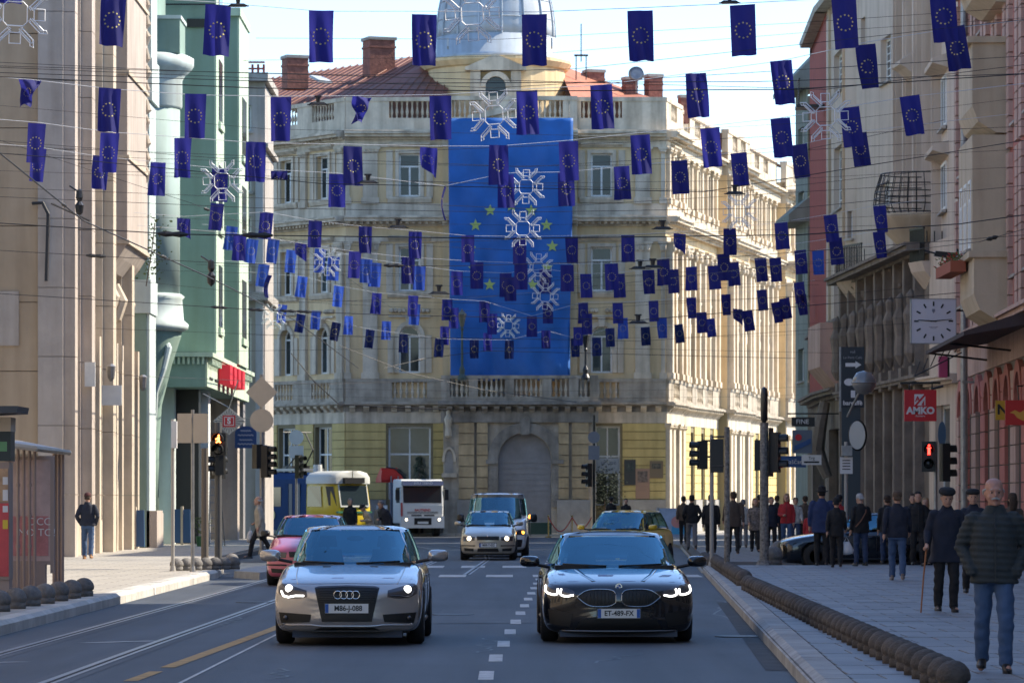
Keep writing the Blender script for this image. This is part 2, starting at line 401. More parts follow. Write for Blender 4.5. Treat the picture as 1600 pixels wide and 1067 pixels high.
strip(fine, [(-5.2,50.2),(-4.45,50.9)], .25); strip(fine, [(-6.2,43.6),(-5.3,44.3)], .2); strip(fine, [(4.4,46),(4.5,62)], .05)
struct(fine.build('faint_line', M_mark))
cw = sempty('crossing_marking')
for row, (d, L_) in enumerate(((94.5, 2.6), (107.5, 3.0))):
    x = -6.0 + row*.35
    while x < 3.9:
        obj('crossing_block', MB().box(x, x+.62, d-L_/2, d+L_/2, .001, .006).mesh('crossing_block', M_mark), cw); x += 1.08
# patched asphalt areas and a manhole
sheet('road_patch', [(-1.2,58),(.6,58.4),(.7,66),(-1.1,65.5)], .0045, M_asph2)
sheet('road_patch', [(2.6,42),(3.0,42),(3.9,70),(3.5,70)], .0045, mat('gutter_asphalt', (.045,.046,.048), .8, var=.3, scale=2, bump=.3, bscale=40))
mh = MB().cyl(2.9, 52.5, .001, .012, .3, seg=20); struct(mh.build('manhole_cover', mat('cast_iron', (.05,.05,.05), .5, metal=.6)))
ck = MB()
rc = random.Random(11)
for x0, y0, n_, s in ((-.4,47,16,.35),(.9,44,12,.3),(-4.0,57,18,.5),(1.9,60,14,.6),(-1.4,72,14,.7),(3.2,55,20,.8),(-2.4,40,12,.25)):
    pts = []; x, y = x0, y0
    for k in range(n_): pts.append((x, y)); x += rc.uniform(-.12,.16); y += s*rc.uniform(.6,1.3)
    strip(ck, pts, .035, .001, .0042)
strip(ck, [(-2.9,62),(-1.2,62.4),(1.1,62.1)], .05); strip(ck, [(-.9,53.3),(.6,53.5)], .10)
o = struct(ck.build('crack_seal', mat('tar', (.012,.012,.013), .45)))
for x, y in ((-.9,62.5),(-4.4,70)): struct(MB().cyl(x, y, .001, .011, .32, seg=20).build('manhole_cover', MATS['cast_iron']))
# tram rails
M_rail = mat('rail_steel', (.30,.29,.28), .35, metal=.6, var=.25, scale=2)
M_groove = mat('rail_groove', (.02,.02,.02), .8)
tr = sempty('tram_track')
def rail(pts):
    a = MB(); strip(a, pts, .07, 0, .009); b = MB(); strip(b, [(x+.06, y) for x, y in pts], .045, 0, .006); c = MB(); strip(c, [(x+.11, y) for x, y in pts], .05, 0, .008)
    obj('rail', a.mesh('rail', M_rail), tr); obj('rail_groove', b.mesh('rail_groove', M_groove), tr); obj('rail_lip', c.mesh('rail_lip', M_rail), tr)
    e = MB(); strip(e, [(x+.04, y) for x, y in pts], .42, 0, .0035); obj('rail_bed', e.mesh('rail_bed', M_asph2), tr)
def arcpts(x0, y0, x1, y1, bend, n=12):
    return [(x0 + (x1-x0)*t + bend*math.sin(math.pi*t)*.0 + bend*(t*t - t), y0 + (y1-y0)*t) for t in [k/n for k in range(n+1)]]
for dx in (0, 1.435):
    rail([(-6.0+dx,30),(-5.86+dx,46.9),(-5.55+dx,75),(-5.35+dx,95),(-5.3+dx,115),(-5.6+dx,130),(-6.6+dx,145),(-8.4+dx*1.05,158),(-11+dx*1.2,168),(-15+dx*1.3,178)])
for dx in (0, 1.435): rail([(-2.55+dx,96),(-2.2+dx,120),(-2.4+dx,140),(-3.8+dx,156),(-6.5+dx,170),(-11+dx,180),(-18+dx,187)])
# ================================================================ yellow corner palace at the end of the street
M_yel_wall = mat('pale_yellow_plaster', (.68,.51,.29), .85, var=.10, scale=.8, streak=.22, bump=.15, bscale=9)
M_trim = mat('beige_stone_trim', (.60,.51,.385), .85, var=.16, scale=1.5, streak=.45, bump=.2, bscale=12)
M_course = mat('ochre_rusticated_stone', (.58,.44,.17), .85, var=.12, scale=1.2, streak=.22, bump=.15, bscale=12, randv=.05)
M_joint = mat('course_joint', (.22,.18,.10), .9)
M_sooty = mat('sooty_stone', (.30,.27,.23), .9, var=.35, scale=1.3, streak=.5, bump=.35, bscale=10)
M_trim2 = mat('weathered_trim', (.42,.36,.28), .88, var=.22, scale=1.8, streak=.5, bump=.25, bscale=12)
M_plinth = mat('plinth_stone', (.30,.28,.25), .85, var=.2, scale=1.5, bump=.2)
M_redroof = mat('red_metal_roof', (.27,.10,.065), .6, var=.35, scale=.6, c2=(.16,.075,.055))
M_orangeroof = mat('orange_tile_roof', (.38,.14,.08), .7, var=.2, scale=2)
M_brick = mat('chimney_brick', (.22,.09,.065), .9, var=.35, scale=4, bump=.4, bscale=10)
M_lead = mat('grey_blue_lead', (.40,.45,.50), .6, metal=.1, var=.12, scale=1.2, streak=.25)
CB = empty('corner_palace', T(0, 200, 0), 'pale yellow three storey palace with grey dome facing down the street', 'building')
def zz(py, d=200.0): return CAMZ + (HZ - py) * d / F
cF = Wall((-8.125, 200), (7.5, 200)); cL = Wall((-20, 216.7), (-8.125, 200)); cR = Wall((7.5, 200), (17.0, 244))
Z = dict(pl=1.78, g1=5.5, f0=6.05, f1=6.53, b1=7.66, w1=7.95, w1t=10.25, w2=11.94, w2t=14.1, c1=15.1, c1t=15.75, w3=16.55, w3t=18.66, e1=19.4, e1t=20.1, at=21.4)
SUR = {}
def surround(W, u, z, w, h, kind, out):
    key = (round(w,2), round(h,2), kind)
    if key not in SUR:
        m = MB(); a = .17
        if kind == 'arch':
            zs = h - w/2
            arch_ring(m, 0, zs, w/2, .22, -.12, .0, 12)
            m.box(-w/2-.22, -w/2, -.12, 0, 0, zs); m.box(w/2, w/2+.22, -.12, 0, 0, zs)
            m.box(-w/2-.55, -w/2-.25, -.08, 0, 0, h*.8); m.box(w/2+.25, w/2+.55, -.08, 0, 0, h*.8)
            m.tbox(-.13, .13, -.24, 0, h-.05, h+.4, -.06)                      # keystone
            m.box(-w/2-.5, w/2+.5, -.14, 0, h+.42, h+.52)
            for sx in (-1, 1):                                              # festoons either side of the keystone
                for k in range(4): m.lathe([(.0,h+.62),(.12,h+.68),(.13,h+.8),(0,h+.86)], sx*(.28+.2*k), -.06, 6)
        else:
            m.box(-w/2-a, -w/2, -.09, 0, 0, h); m.box(w/2, w/2+a, -.09, 0, 0, h); m.box(-w/2-a, w/2+a, -.093, 0, h, h+a)
            m.box(-w/2-.62, -w/2-.3, -.07, 0, -.1, h+.15); m.box(w/2+.3, w/2+.62, -.07, 0, -.1, h+.15)
            m.prism([(0,h+.3),(-.1,h+.3),(-.26,h+.42),(-.26,h+.5),(0,h+.55)], -w/2-.5, w/2+.5)
            m.prism([(0,-.34),(-.1,-.3),(-.18,-.12),(-.18,-.03),(0,-.0)], -w/2-.55, w/2+.55)
        SUR[key] = m.mesh('window_surround', M_trim)
    return obj('window_surround', SUR[key], CB, W.M @ Matrix.Translation((u, -out, z)))
def bal_mesh(mb, u0, u1, z0, z1, y, sp=.26, r=.075):
    n = max(1, int((u1-u0)/sp))
    for k in range(n):
        x = u0 + (u1-u0)*(k+.5)/n; h = z1-z0
        mb.lathe([(r*.9,z0),(r*.5,z0+h*.12),(r*1.15,z0+h*.35),(r*.45,z0+h*.7),(r*.9,z1)], x, y, 6)
def seg(W, u0, u1, out, wins, gwins=None, wing=False, ends=(0,0), portico=False):
    """one bay group: wall skin with openings from ground to attic"""
    ww = .95 if wing else 1.05; gw = ww if wing else None
    holes = []
    for u in wins:
        holes += [(u-ww/2, u+ww/2, Z['w1'], Z['w1t']), (u-ww/2, u+ww/2, Z['w2'], Z['w2t']), (u-ww/2, u+ww/2, Z['w3'], Z['w3t'])]
    w = MB(); w.mi = 0; panel(w, u0, u1, Z['f1'], Z['at']-1.2, holes, .28, -out)
    for u in wins: arch_fill(w, u-ww/2, u+ww/2, Z['w1t']-ww/2, Z['w1t'], -out, .28)
    if out: # returns
        w.add([(u0,-out,Z['f1']),(u0,0,Z['f1']),(u0,0,Z['at']-1.2),(u0,-out,Z['at']-1.2)], [(0,1,2,3)])
        w.add([(u1,-out,Z['f1']),(u1,0,Z['f1']),(u1,0,Z['at']-1.2),(u1,-out,Z['at']-1.2)], [(0,1,2,3)])
    w.build('wall', M_yel_wall, CB, W.M)
    g = MB(); ghol = [(a, b, c, d) for a, b, c, d in (gwins or [])]
    panel(g, u0, u1, 0, Z['f1'], ghol, .35, -out)
    if out:
        g.add([(u0,-out,0),(u0,0,0),(u0,0,Z['f1']),(u0,-out,Z['f1'])], [(0,1,2,3)]); g.add([(u1,-out,0),(u1,0,0),(u1,0,Z['f1']),(u1,-out,Z['f1'])], [(0,1,2,3)])
    g.build('ground_floor_wall', M_joint, CB, W.M)
    # rusticated courses between the openings
    edges = [u0] + [e for h in sorted(ghol) for e in (h[0]-.12, h[1]+.12)] + [u1]
    ch = (Z['g1'] - Z['pl']) / 9
    for a, b in zip(edges[::2], edges[1::2]):
        if b - a < .1: continue
        cm = MB().tbox(a, b, -out-.06, -out+.01, .015, ch-.015, 0, .0).mesh('stone_course', M_course)
        for k in range(9): obj('stone_course', cm, CB, W.M @ Matrix.Translation((0, 0, Z['pl'] + k*ch)))
        MB().box(a-(.0), b, -out-.14, -out+.01, 0.02, Z['pl']-.012).build('plinth', M_plinth, CB, W.M)
    def trim(name): return MB(), name
    def put(m, name): m.build(name, M_trim, CB, W.M)
    put(MB().box(u0, u1, -out-.07, -out+.01, Z['g1'], Z['f0']), 'plain_band')
    t = MB(); cornice(t, u0-.04, u1+.04, Z['f0']+.30, [(.06, out+.35), (.09, out+.5), (.05, out+.42)]); t.box(u0, u1, -out-.16, -out, Z['f0']+.4, Z['f1']+.18); t.build('cornice', M_trim2, CB, W.M)
    b_ = MB(); last = u0; t = MB(); t.box(u0, u1, -out-.2, -out, Z['b1']-.16, Z['b1'])
    for u in wins:
        if u-.85 > last+.02: t.box(last, u-.85, -out-.17, -out, Z['f1']+.17, Z['b1']-.15)
        bal_mesh(b_, u-.85, u+.85, Z['f1']+.18, Z['b1']-.16, -out-.09); last = u+.85
    t.box(last, u1, -out-.17, -out, Z['f1']+.17, Z['b1']-.15); t.build('parapet', M_trim2, CB, W.M)
    t = MB(); cornice(t, u0-.03, u1+.03, Z['c1'], [(.12, out+.1), (.10, out+.22), (.16, out+.62), (.08, out+.72), (.05, out+.6)]); t.box(u0, u1, -out-.1, -out, Z['c1t']-.3, Z['c1t']+.45); put(t, 'cornice')
    put(MB().box(u0, u1, -out-.06, -out, Z['c1']-.75, Z['c1']-.5), 'string_course')
    t = MB(); cornice(t, u0-.03, u1+.03, Z['e1']-.45, [(.12, out+.1), (.25, out+.05), (.12, out+.2), (.14, out+.55), (.12, out+.7), (.06, out+.6)])
    za, zb = Z['e1t']+.0, Z['at']
    t.box(u0, u1, -out-.05, -out+.3, za-.35, za+.28); put(t, 'cornice')
    t = MB(); t.box(u0, u1, -out-.08, -out+.33, zb-.2, zb); last = u0
    for u in (wins if wins else [(u0+u1)/2]):
        hw = 1.0 if not wing else .85
        if u-hw > last+.02: t.box(last, u-hw, -out-.04, -out+.28, za+.27, zb-.19)
        bal_mesh(b_, u-hw, u+hw, za+.28, zb-.2, -out+.1, .24, .07); last = u+hw
    t.box(last, u1, -out-.04, -out+.28, za+.27, zb-.19); put(t, 'attic_parapet')
    o = b_.build('balusters', M_trim, CB, W.M); o['kind'] = 'stuff'
    fz = MB().box(u0, u1, -out-.05, -out+.0, Z['f0'], Z['f0']+.30).build('frieze', M_sooty, CB, W.M)
    n = max(2, int((u1-u0)/.62)); br = MB().prism([(0,0),(-.1,0),(-.16,.1),(-.34,.22),(-.34,.30),(0,.30)], -.14, .14).mesh('bracket', M_trim)
    for k in range(n): obj('bracket', br, CB, W.M @ Matrix.Translation((u0+(u1-u0)*(k+.5)/n, -out-.05, Z['f0']-.005)))
    dn = MB(); n = int((u1-u0)/.3)
    for k in range(n):
        x = u0+(u1-u0)*(k+.5)/n; dn.box(x-.08, x+.08, -out-.45, -out-.05, Z['c1']+.1, Z['c1']+.215); dn.box(x-.06, x+.06, -out-.32, -out-.05, Z['e1']-.02, Z['e1']+.04)
    o = dn.build('dentils', M_trim, CB, W.M); o['kind'] = 'stuff'
    for u in wins:
        window(CB, W, u, Z['w1'], ww, Z['w1t']-Z['w1'], 'mid', out, .22, sill=False, arch=True); surround(W, u, Z['w1'], ww, Z['w1t']-Z['w1'], 'arch', out)
        window(CB, W, u, Z['w2'], ww, Z['w2t']-Z['w2'], 'tee', out, .2); surround(W, u, Z['w2'], ww, Z['w2t']-Z['w2'], 'flat', out)
        window(CB, W, u, Z['w3'], ww, Z['w3t']-Z['w3'], 'tee', out, .2); surround(W, u, Z['w3'], ww, Z['w3t']-Z['w3'], 'flat3', out)
    for a, b, c, d in ghol:
        if d - c > 2: window(CB, W, (a+b)/2, c, b-a, d-c, 'cross' if b-a > 1 else 'tee', out, .25, sill=False)
PIL = {}
def pilaster(W, u, w, z0, z1, out, dep=.16, cap=.5):
    key = (round(w,2), round(z0,2), round(z1,2), round(dep,2))
    if key not in PIL:
        m = MB(); m.box(-w/2, w/2, -dep, 0, z0, z1-cap); m.box(-w/2-.08, w/2+.08, -dep-.06, 0, z0, z0+.3)
        m.tbox(-w/2-.0, w/2+.0, -dep-.01, 0, z1-cap, z1-.1, -.1, -.06); m.box(-w/2-.14, w/2+.14, -dep-.1, 0, z1-.1, z1)
        for sx in (-1, 0, 1): m.lathe([(0,z1-cap),(.09,z1-cap+.1),(.1,z1-.2),(0,z1-.1)], sx*w*.36, -dep-.04, 6)
        PIL[key] = m.mesh('pilaster', M_trim)
    obj('pilaster', PIL[key], CB, W.M @ Matrix.Translation((u, -out, 0)))
# front: left bay, centre (behind the banner), right bay
seg(cF, 0, 4.75, 0, [3.125], [(2.09, 4.16, Z['pl'], 5.34)])
seg(cF, 4.75, 11.3, .5, [6.2, 9.6], [])
seg(cF, 11.3, cF.L, 0, [12.5], [(12.17, 13.4, Z['pl']-.3, 5.36)])
for u in (1.2, 14.5):
    pilaster(cF, u, .72, Z['b1'], Z['c1']-.75, 0); pilaster(cF, u, .72, Z['c1t']+.45, Z['e1']-.45, 0, .14, .3)
for u in (.1, 15.5):
    pilaster(cF, u, .2, Z['b1'], Z['c1']-.75, 0, .12); pilaster(cF, u, .2, Z['c1t']+.45, Z['e1']-.45, 0, .12, .3)
# left oblique wing
l0 = cL.u(395); lw = [cL.u(446), cL.u(505)]
lw = [cL.L - 5.35, cL.L - 2.0]
seg(cL, 0, cL.L, 0, [lw[0]-9.4, lw[0]-6.2, lw[0]-3.1] + lw, [(u-.75, u+.75, Z['pl'], 5.34) for u in [lw[0]-3.3]+lw])
for u in (cL.L-3.7, cL.L-.35, cL.L-7.1):
    pilaster(cL, u, .55, Z['b1'], Z['c1']-.75, 0); pilaster(cL, u, .5, Z['c1t']+.45, Z['e1']-.45, 0, .14, .3)
# sunlit right wing: corner bay, three bays, projecting bay, three bays, projecting bay
gws = lambda us: [(u-.5, u+.5, Z['pl']-.4, 5.2) for u in us]
seg(cR, 0, 4.6, 0, [2.2], gws([2.2]), True)
seg(cR, 4.6, 17.6, -.35, [8.0, 11.2, 14.4], gws([6.6, 9.6, 12.8, 15.6]), True)
seg(cR, 17.6, 25.2, .2, [20.0, 22.8], gws([20.0, 22.8]), True)
seg(cR, 25.2, 38.8, -.35, [27.9, 31.2, 34.5], gws([27.9, 31.2, 34.5]), True)
seg(cR, 38.8, cR.L, .2, [42.4], gws([42.4]), True)
for (us, o) in (((.3, 1.35, 3.05, 4.25), 0), ((6.4, 7.2, 8.85, 10.35, 12.05, 13.55, 15.25, 16.6), -.35), ((17.95, 19.1, 20.9, 21.9, 23.8, 24.8), .2),
                ((26.2, 27.0, 28.8, 30.3, 32.1, 33.6, 35.4, 37.3), -.35), ((39.2, 41.2, 43.5, 44.7), .2)):
    for u in us:
        pilaster(cR, u, .4, Z['b1'], Z['c1']-.75, o, .34); pilaster(cR, u, .34, Z['c1t']+.45, Z['e1']-.45, o, .2, .3)
        if o > -.3: pilaster(cR, u, .62, .1, Z['g1'], o, .22, .3)
# portico with arch and balcony
pW = Wall((-3.32, 198), (4.05, 198)); pc = .62 + 3.32
por = MB(); w2 = 1.28; za = 4.98 - w2
panel(por, 0, pW.L, .1, Z['f0'], [(pc-w2, pc+w2, 0.1, 4.98)], .5, 0); arch_fill(por, pc-w2, pc+w2, za, 4.98, 0, .5, 14)
por.add([(0,0,.1),(0,2,.1),(0,2,Z['f0']),(0,0,Z['f0'])], [(0,1,2,3)]); por.add([(pW.L,0,.1),(pW.L,2,.1),(pW.L,2,Z['f0']),(pW.L,0,Z['f0'])], [(0,1,2,3)])
por.build('portico_wall', M_trim2, CB, pW.M)
mm = MB(); arch_ring(mm, pc, za, w2+.02, .5, -.14, .05, 16); mm.box(pc-w2-.5, pc-w2-.02, -.1, .05, 1.4, za-.1); mm.box(pc+w2+.02, pc+w2+.5, -.1, .05, 1.4, za-.1)
mm.box(pc-w2-.6, pc-w2, -.2, .05, za-.2, za); mm.box(pc+w2, pc+w2+.6, -.2, .05, za-.2, za)
mm.tbox(pc-.2, pc+.2, -.4, 0, 4.9, 5.7, -.06); mm.build('arch_surround', M_sooty, CB, pW.M)
gate = MB(); gate.prism([(-w2, .1), (w2, .1)] + [(w2*math.cos(math.pi*k/16), za + w2*math.sin(math.pi*k/16)) for k in range(17)], .3, .36, 'y')
for k in range(14): gate.box(-w2+.02, w2-.02, .285, .3, .3+k*.27, .3+k*.27+.24) if .3+k*.27+.24 < za+.2 else None
gate.build('gate', mat('grey_shutter', (.25,.24,.24), .7, var=.15, scale=2), CB, pW.M @ Matrix.Translation((pc,0,0)))
for k, (a, b) in enumerate(((.75, 1.5), (1.62, 2.15), (pW.L-2.15+.35, pW.L-1.3), (pW.L-1.15, pW.L-.35))):
    ch = (Z['g1'] - Z['pl']) / 7; cm = MB().tbox(a, b, -.16, 0, .02, ch-.02, .01, .0).mesh('stone_course', mat('tan_ashlar', (.47,.35,.20), .85, var=.2, scale=2, streak=.35, bump=.2, randv=.08))
    for j in range(7): obj('stone_course', cm, CB, pW.M @ Matrix.Translation((0, 0, Z['pl'] + j*ch)))
    MB().box(a-.08, b+.08, -.24, 0, .1, Z['pl']-.02).build('pier_base', M_plinth, CB, pW.M)
n_ = MB(); arch_ring(n_, .28, 3.6, .22, .12, -.1, .02, 10, .6); n_.box(-.08, .64, -.2, .02, 2.85, 3.05); n_.build('niche', M_trim, CB, pW.M)
MB().prism([(.08,3.05),(.48,3.05)] + [(.28+.2*math.cos(math.pi*k/8), 3.6+.55*math.sin(math.pi*k/8)) for k in range(9)], -.012, .0, 'y').build('niche_recess', M_plinth, CB, pW.M)
fr_ = MB(); fr_.box(-.12, pW.L+.12, -.2, .0, Z['g1'], Z['f0']-.01); cornice(fr_, -.25, pW.L+.25, Z['f0']+.2, [(.1, .45), (.12, .75), (.06, .65)]); fr_.box(-.02, pW.L+.02, -.1, 2.0, Z['f0'], Z['f0']+.4)
fr_.build('portico_entablature', M_sooty, CB, pW.M)
br = MB().prism([(0,0),(-.1,0),(-.2,.12),(-.5,.22),(-.5,.32),(0,.32)], -.13, .13).mesh('bracket', M_sooty)
for k in range(13): obj('bracket', br, CB, pW.M @ Matrix.Translation((.3+k*.57, -.1, Z['f0']-.1)))
ba = MB(); zb0, zb1 = Z['f1'], Z['b1']+.1
ba.box(-.1, pW.L+.1, -.45, -.1, zb0-.03, zb0+.2); ba.box(-.1, pW.L+.1, -.48, -.08, zb1-.16, zb1)
for x in (0, 1.35, 3.1, 4.9, 6.2, 7.2): ba.box(x-.12, x+.32, -.46, -.09, zb0+.2, zb1-.16)
ba.box(-.1, .2, -.1, 1.9, zb0, zb1); ba.box(pW.L-.2, pW.L+.1, -.1, 1.9, zb0, zb1)
ba.box(-.1, pW.L+.1, -.1, 1.9, zb0-.05, zb0); ba.build('balcony_parapet', M_trim2, CB, pW.M)
bb = MB(); bal_mesh(bb, .3, 7.0, zb0+.2, zb1-.16, -.27, .235, .085); o = bb.build('balusters', M_trim, CB, pW.M); o['kind'] = 'stuff'
# statues / plants on the balcony corner, street-name panel
st = MB(); st.lathe([(.05,0),(.17,.1),(.13,.5),(.2,.9),(.1,1.1),(.11,1.25),(0,1.38)], 0, 0, 8); st.build('statue', M_trim, CB, pW.M @ Matrix.Translation((.25,-.35,4.75)))
# window lettering and notice boards
g_ = MB().box(0, 1.1, -.01, 0, 0, .75).build('window_banner', mat('pale_film', (.32,.36,.40), .4), CB, cF.M @ Matrix.Translation((12.24, .2, 3.05)))
lettering('urope', .32, mat('grey_letters', (.08,.10,.14), .5), g_, cF.M @ Matrix.Translation((12.85, .19, 3.58))); lettering('house', .26, MATS['grey_letters'], g_, cF.M @ Matrix.Translation((12.78, .19, 3.25)))
for (x0, x1, y0, y1, c) in ((975,993,718,758,(.05,.05,.045)), (993,1015,732,779,(.33,.20,.13)), (1015,1036,720,747,(.20,.14,.08))):
    u0, z1 = cF.uv(x0, y0); u1, z0 = cF.uv(x1, y1); p = MB().box(u0, u1, -.11, -.06, z0, z1).build('notice_board', mat('board_%d' % x0, c, .6), CB, cF.M)
    MB().box(u0+.1, u1-.1, -.12, -.111, z0+(z1-z0)*.55, z1-.12).build('notice', mat('notice_paper_%d' % x0, (c[0]*.4+.02, c[1]*.4+.03, c[2]*.5+.02), .5, var=.8, scale=8), p, cF.M)
# roofs, drum, dome
rf = MB(); ev = Z['at']-.15
def face(mb, *p): mb.add(p, [tuple(range(len(p)))])
P0, P1, P2 = (-19.6,217.2,ev), (-7.95,200.5,ev), (-3.2,200.5,ev); R0, R1, R2 = (-14.5,221.5,24.3), (-4.2,207,24.25), (-3.0,206.5,24.3)
face(rf, P0, P1, R1, R0); face(rf, P1, P2, R2, R1); face(rf, R0, R1, (6,230,20), (-5,240,20))
rl = rf.build('roof', M_redroof, CB)
sm = MB()
for k in range(26):
    t = (k+.5)/26; a = Vector(P0).lerp(Vector(P1), t); b = Vector(R0).lerp(Vector(R1), t); sm.tube([a+Vector((0,-.03,.05)), b+Vector((0,-.03,.05))], .035, 4)
for k in range(9):
    t = (k+.5)/9; a = Vector(P1).lerp(Vector(P2), t); b = Vector(R1).lerp(Vector(R2), t); sm.tube([a+Vector((0,-.03,.05)), b+Vector((0,-.03,.05))], .035, 4)
o = sm.build('roof_seams', M_redroof, CB); o['kind'] = 'stuff'
sk = MB().box(-.5, .5, -.35, .35, 0, .12).build('skylight', M_lead, CB, T(-9.6, 205.2, 22.75, .9, R(25)))
r2 = MB(); Q = [(3.0,200.5,ev), (7.35,200.5,ev), (16.7,243.5,ev)]; S = [(2.3,206.5,23.7), (6.4,208,22.4), (12.2,243.5,22.6)]
face(r2, Q[0], Q[1], S[1], S[0]); face(r2, Q[1], Q[2], S[2], S[1]); face(r2, S[0], S[1], S[2], (2,243.5,20)); r2.build('roof', M_orangeroof, CB)
dr = MB(); DX, DY = -.8, 204.6
dr.lathe([(3.45,19),(3.45,23.1),(3.6,23.15),(3.8,23.4),(3.8,23.55),(3.3,23.6)], DX, DY, 24); dr.build('drum', M_yel_wall, CB)
dm = MB(); dm.smooth = True
prof = [(3.2,23.6),(3.2,23.75),(3.0,23.8),(3.0,24.75)]
dm.lathe(prof, DX, DY, 32); dm.build('dome_base', M_lead, CB)
dp = [(2.95*math.cos(t)**.8 if t < 1.56 else .3, 24.75 + 4.6*math.sin(t)) for t in [k*1.5/14 for k in range(15)]]
dd = MB(); dd.smooth = True; dd.lathe(dp, DX, DY, 48); dd.build('dome', M_lead, CB)
rb = MB()
for k in range(16):
    a = 2*math.pi*k/16 + .1; rb.tube([(DX + (r+.03)*math.cos(a), DY + (r+.03)*math.sin(a), z) for r, z in dp], .05, 5)
for z in (25.6, 26.5, 27.5):
    r = 2.95*math.cos(math.asin((z-24.75)/4.6))**.8 + .015; rb.tube([(DX + r*math.cos(t), DY + r*math.sin(t), z) for t in [2*math.pi*k/32 for k in range(33)]], .025, 4)
o = rb.build('dome_ribs', M_lead, CB); o['kind'] = 'stuff'
for px in (700, 848, 862): MB().tube([(0,0,0),(0,-.3,.1),(0,-.35,.5)], .05, 5).build('dome_hook', M_lead, CB, T((px-800)*202/F, 202.1, 24.0))
pd = MB(); pW2 = Wall((DX-2.2, 200.9), (DX+2.2, 200.9)); c = 2.2
pd.prism([(c-1.5,22.8),(c+1.5,22.8),(c+1.5,22.95),(c,23.6),(c-1.5,22.95)], -.2, .5, 'y'); pd.box(c-1.25, c-.75, -.08, .5, 20.8, 22.8); pd.box(c+.75, c+1.25, -.08, .5, 20.8, 22.8)
arch_ring(pd, c, 22.0, .5, .25, -.15, .3, 12); pd.box(c-.75, c-.5, -.1, .5, 20.8, 22); pd.box(c+.5, c+.75, -.1, .5, 20.8, 22); pd.box(c-.5, c+.5, .1, .6, 20.8, 21.4)
pd.build('dormer_surround', M_trim, CB, pW2.M)
MB().prism([(-.5,21.4),(.5,21.4)] + [(.5*math.cos(math.pi*k/12), 22+.5*math.sin(math.pi*k/12)) for k in range(13)], .12, .16, 'y').build('dormer_window', M_glass, CB, pW2.M @ Matrix.Translation((c,0,0)))
# pediment over the centre of the attic
pp = MB(); c0 = (782-800)*200/F + 8.125
pp.prism([(c0-1.6,20.15),(c0+1.6,20.9),(c0+1.6,21.2),(c0-1.6,20.45)], -.75, -.5, 'y'); pp.build('raking_cornice', M_trim, CB, cF.M)
def chimney(x, ytop, ybot, w, d=207, dish=False):
    X = (x-800)*d/F; hw = w/2*d/F; z0 = zz(ybot, d)-.6; z1 = zz(ytop, d)
    m = MB(); m.box(-hw*.9, hw*.9, -hw*.8, hw*.8, z0, z1-.15); c = m.build('chimney', M_brick, CB, T(X, d, 0, .35))
    MB().box(-hw, hw, -hw*.9, hw*.9, z1-.15, z1).build('chimney_cap', M_plinth, c, T(X, d, 0, .35))
    MB().box(-hw*.96, hw*.96, -hw*.86, hw*.86, z1-.55, z1-.45).build('chimney_band', M_brick, c, T(X, d, 0, .35))
for a in ((461,88,122,38), (592,60,106,46), (928,110,130,30), (984,121,150,22), (1021,117,152,26), (1068,149,175,16)): chimney(*a)
an = MB(); an.tube([(0,0,0),(0,0,1.9)], .03, 5)
for s in (-.25,.25): an.tube([(s,0,-.9),(s,0,.3)], .03, 5)
an.box(-.35, .35, -.1, .1, .28, .36); an.build('roof_antenna', M_cable, CB, T(*P(908,97,205)))
# ================================================================ buildings along the left side
def bld(name, label, x, y): return empty(name, T(x, y, 0), label, 'building')
def blk(parent, name, m, x0, x1, y0, y1, z0, z1, M=None): return MB().box(x0, x1, y0, y1, z0, z1).build(name, m, parent, M)
def simple_row(b, W, z0, floors, fh, ww, wh, pitch, wall_m, out=0.0, start=None, style='tee', trim=M_stone, sur=True, u0=0, u1=None, base=1.0, z_top=None, arch=False):
    """storeys of regular windows in one wall skin"""
    u1 = W.L if u1 is None else u1; n = max(1, int((u1-u0)/pitch)); off = ((u1-u0) - n*pitch)/2
    us = [u0 + off + pitch*(k+.5) for k in range(n)]; holes = []
    for fl in range(floors):
        for u in us: holes.append((u-ww/2, u+ww/2, z0+fl*fh+base, z0+fl*fh+base+wh))
    m = MB(); panel(m, u0, u1, z0, z_top or z0+floors*fh, holes, .28, -out)
    if arch:
        for h in holes: arch_fill(m, h[0], h[1], h[3]-ww/2, h[3], -out, .28)
    m.build('wall', wall_m, b, W.M)
    key = 'rs%s%s%s%s' % (ww, wh, trim.name, arch)
    if sur and key not in SUR:
        s = MB(); a = .16; s.box(-ww/2-a, -ww/2, -.07, 0, -.05, wh); s.box(ww/2, ww/2+a, -.07, 0, -.05, wh); s.box(-ww/2-a, ww/2+a, -.073, 0, wh+.002, wh+a)
        s.prism([(0,wh+.3),(-.1,wh+.3),(-.24,wh+.42),(-.24,wh+.48),(0,wh+.52)], -ww/2-.25, ww/2+.25); SUR[key] = s.mesh('window_surround', trim)
    for h in holes:
        window(b, W, (h[0]+h[1])/2, h[2], ww, wh, style, out, .2, arch=arch)
        if sur: obj('window_surround', SUR[key], b, W.M @ Matrix.Translation(((h[0]+h[1])/2, -out, h[2])))
    return us
M_bwall = mat('brown_render', (.42,.315,.21), .85, var=.10, scale=.5, streak=.22, bump=.15, bscale=6)
M_bpier = mat('lilac_grey_stone', (.44,.375,.32), .85, var=.12, scale=.9, streak=.25, bump=.2, bscale=8)
M_blight = mat('cream_stone', (.52,.44,.34), .85, var=.14, scale=1.0, streak=.2, bump=.2, bscale=8)
M_cut = mat('stone_joint', (.20,.17,.14), .9)
LB = bld('beige_stone_building', 'tall beige stone building with deep street pilasters left of the green building', -14, 122)
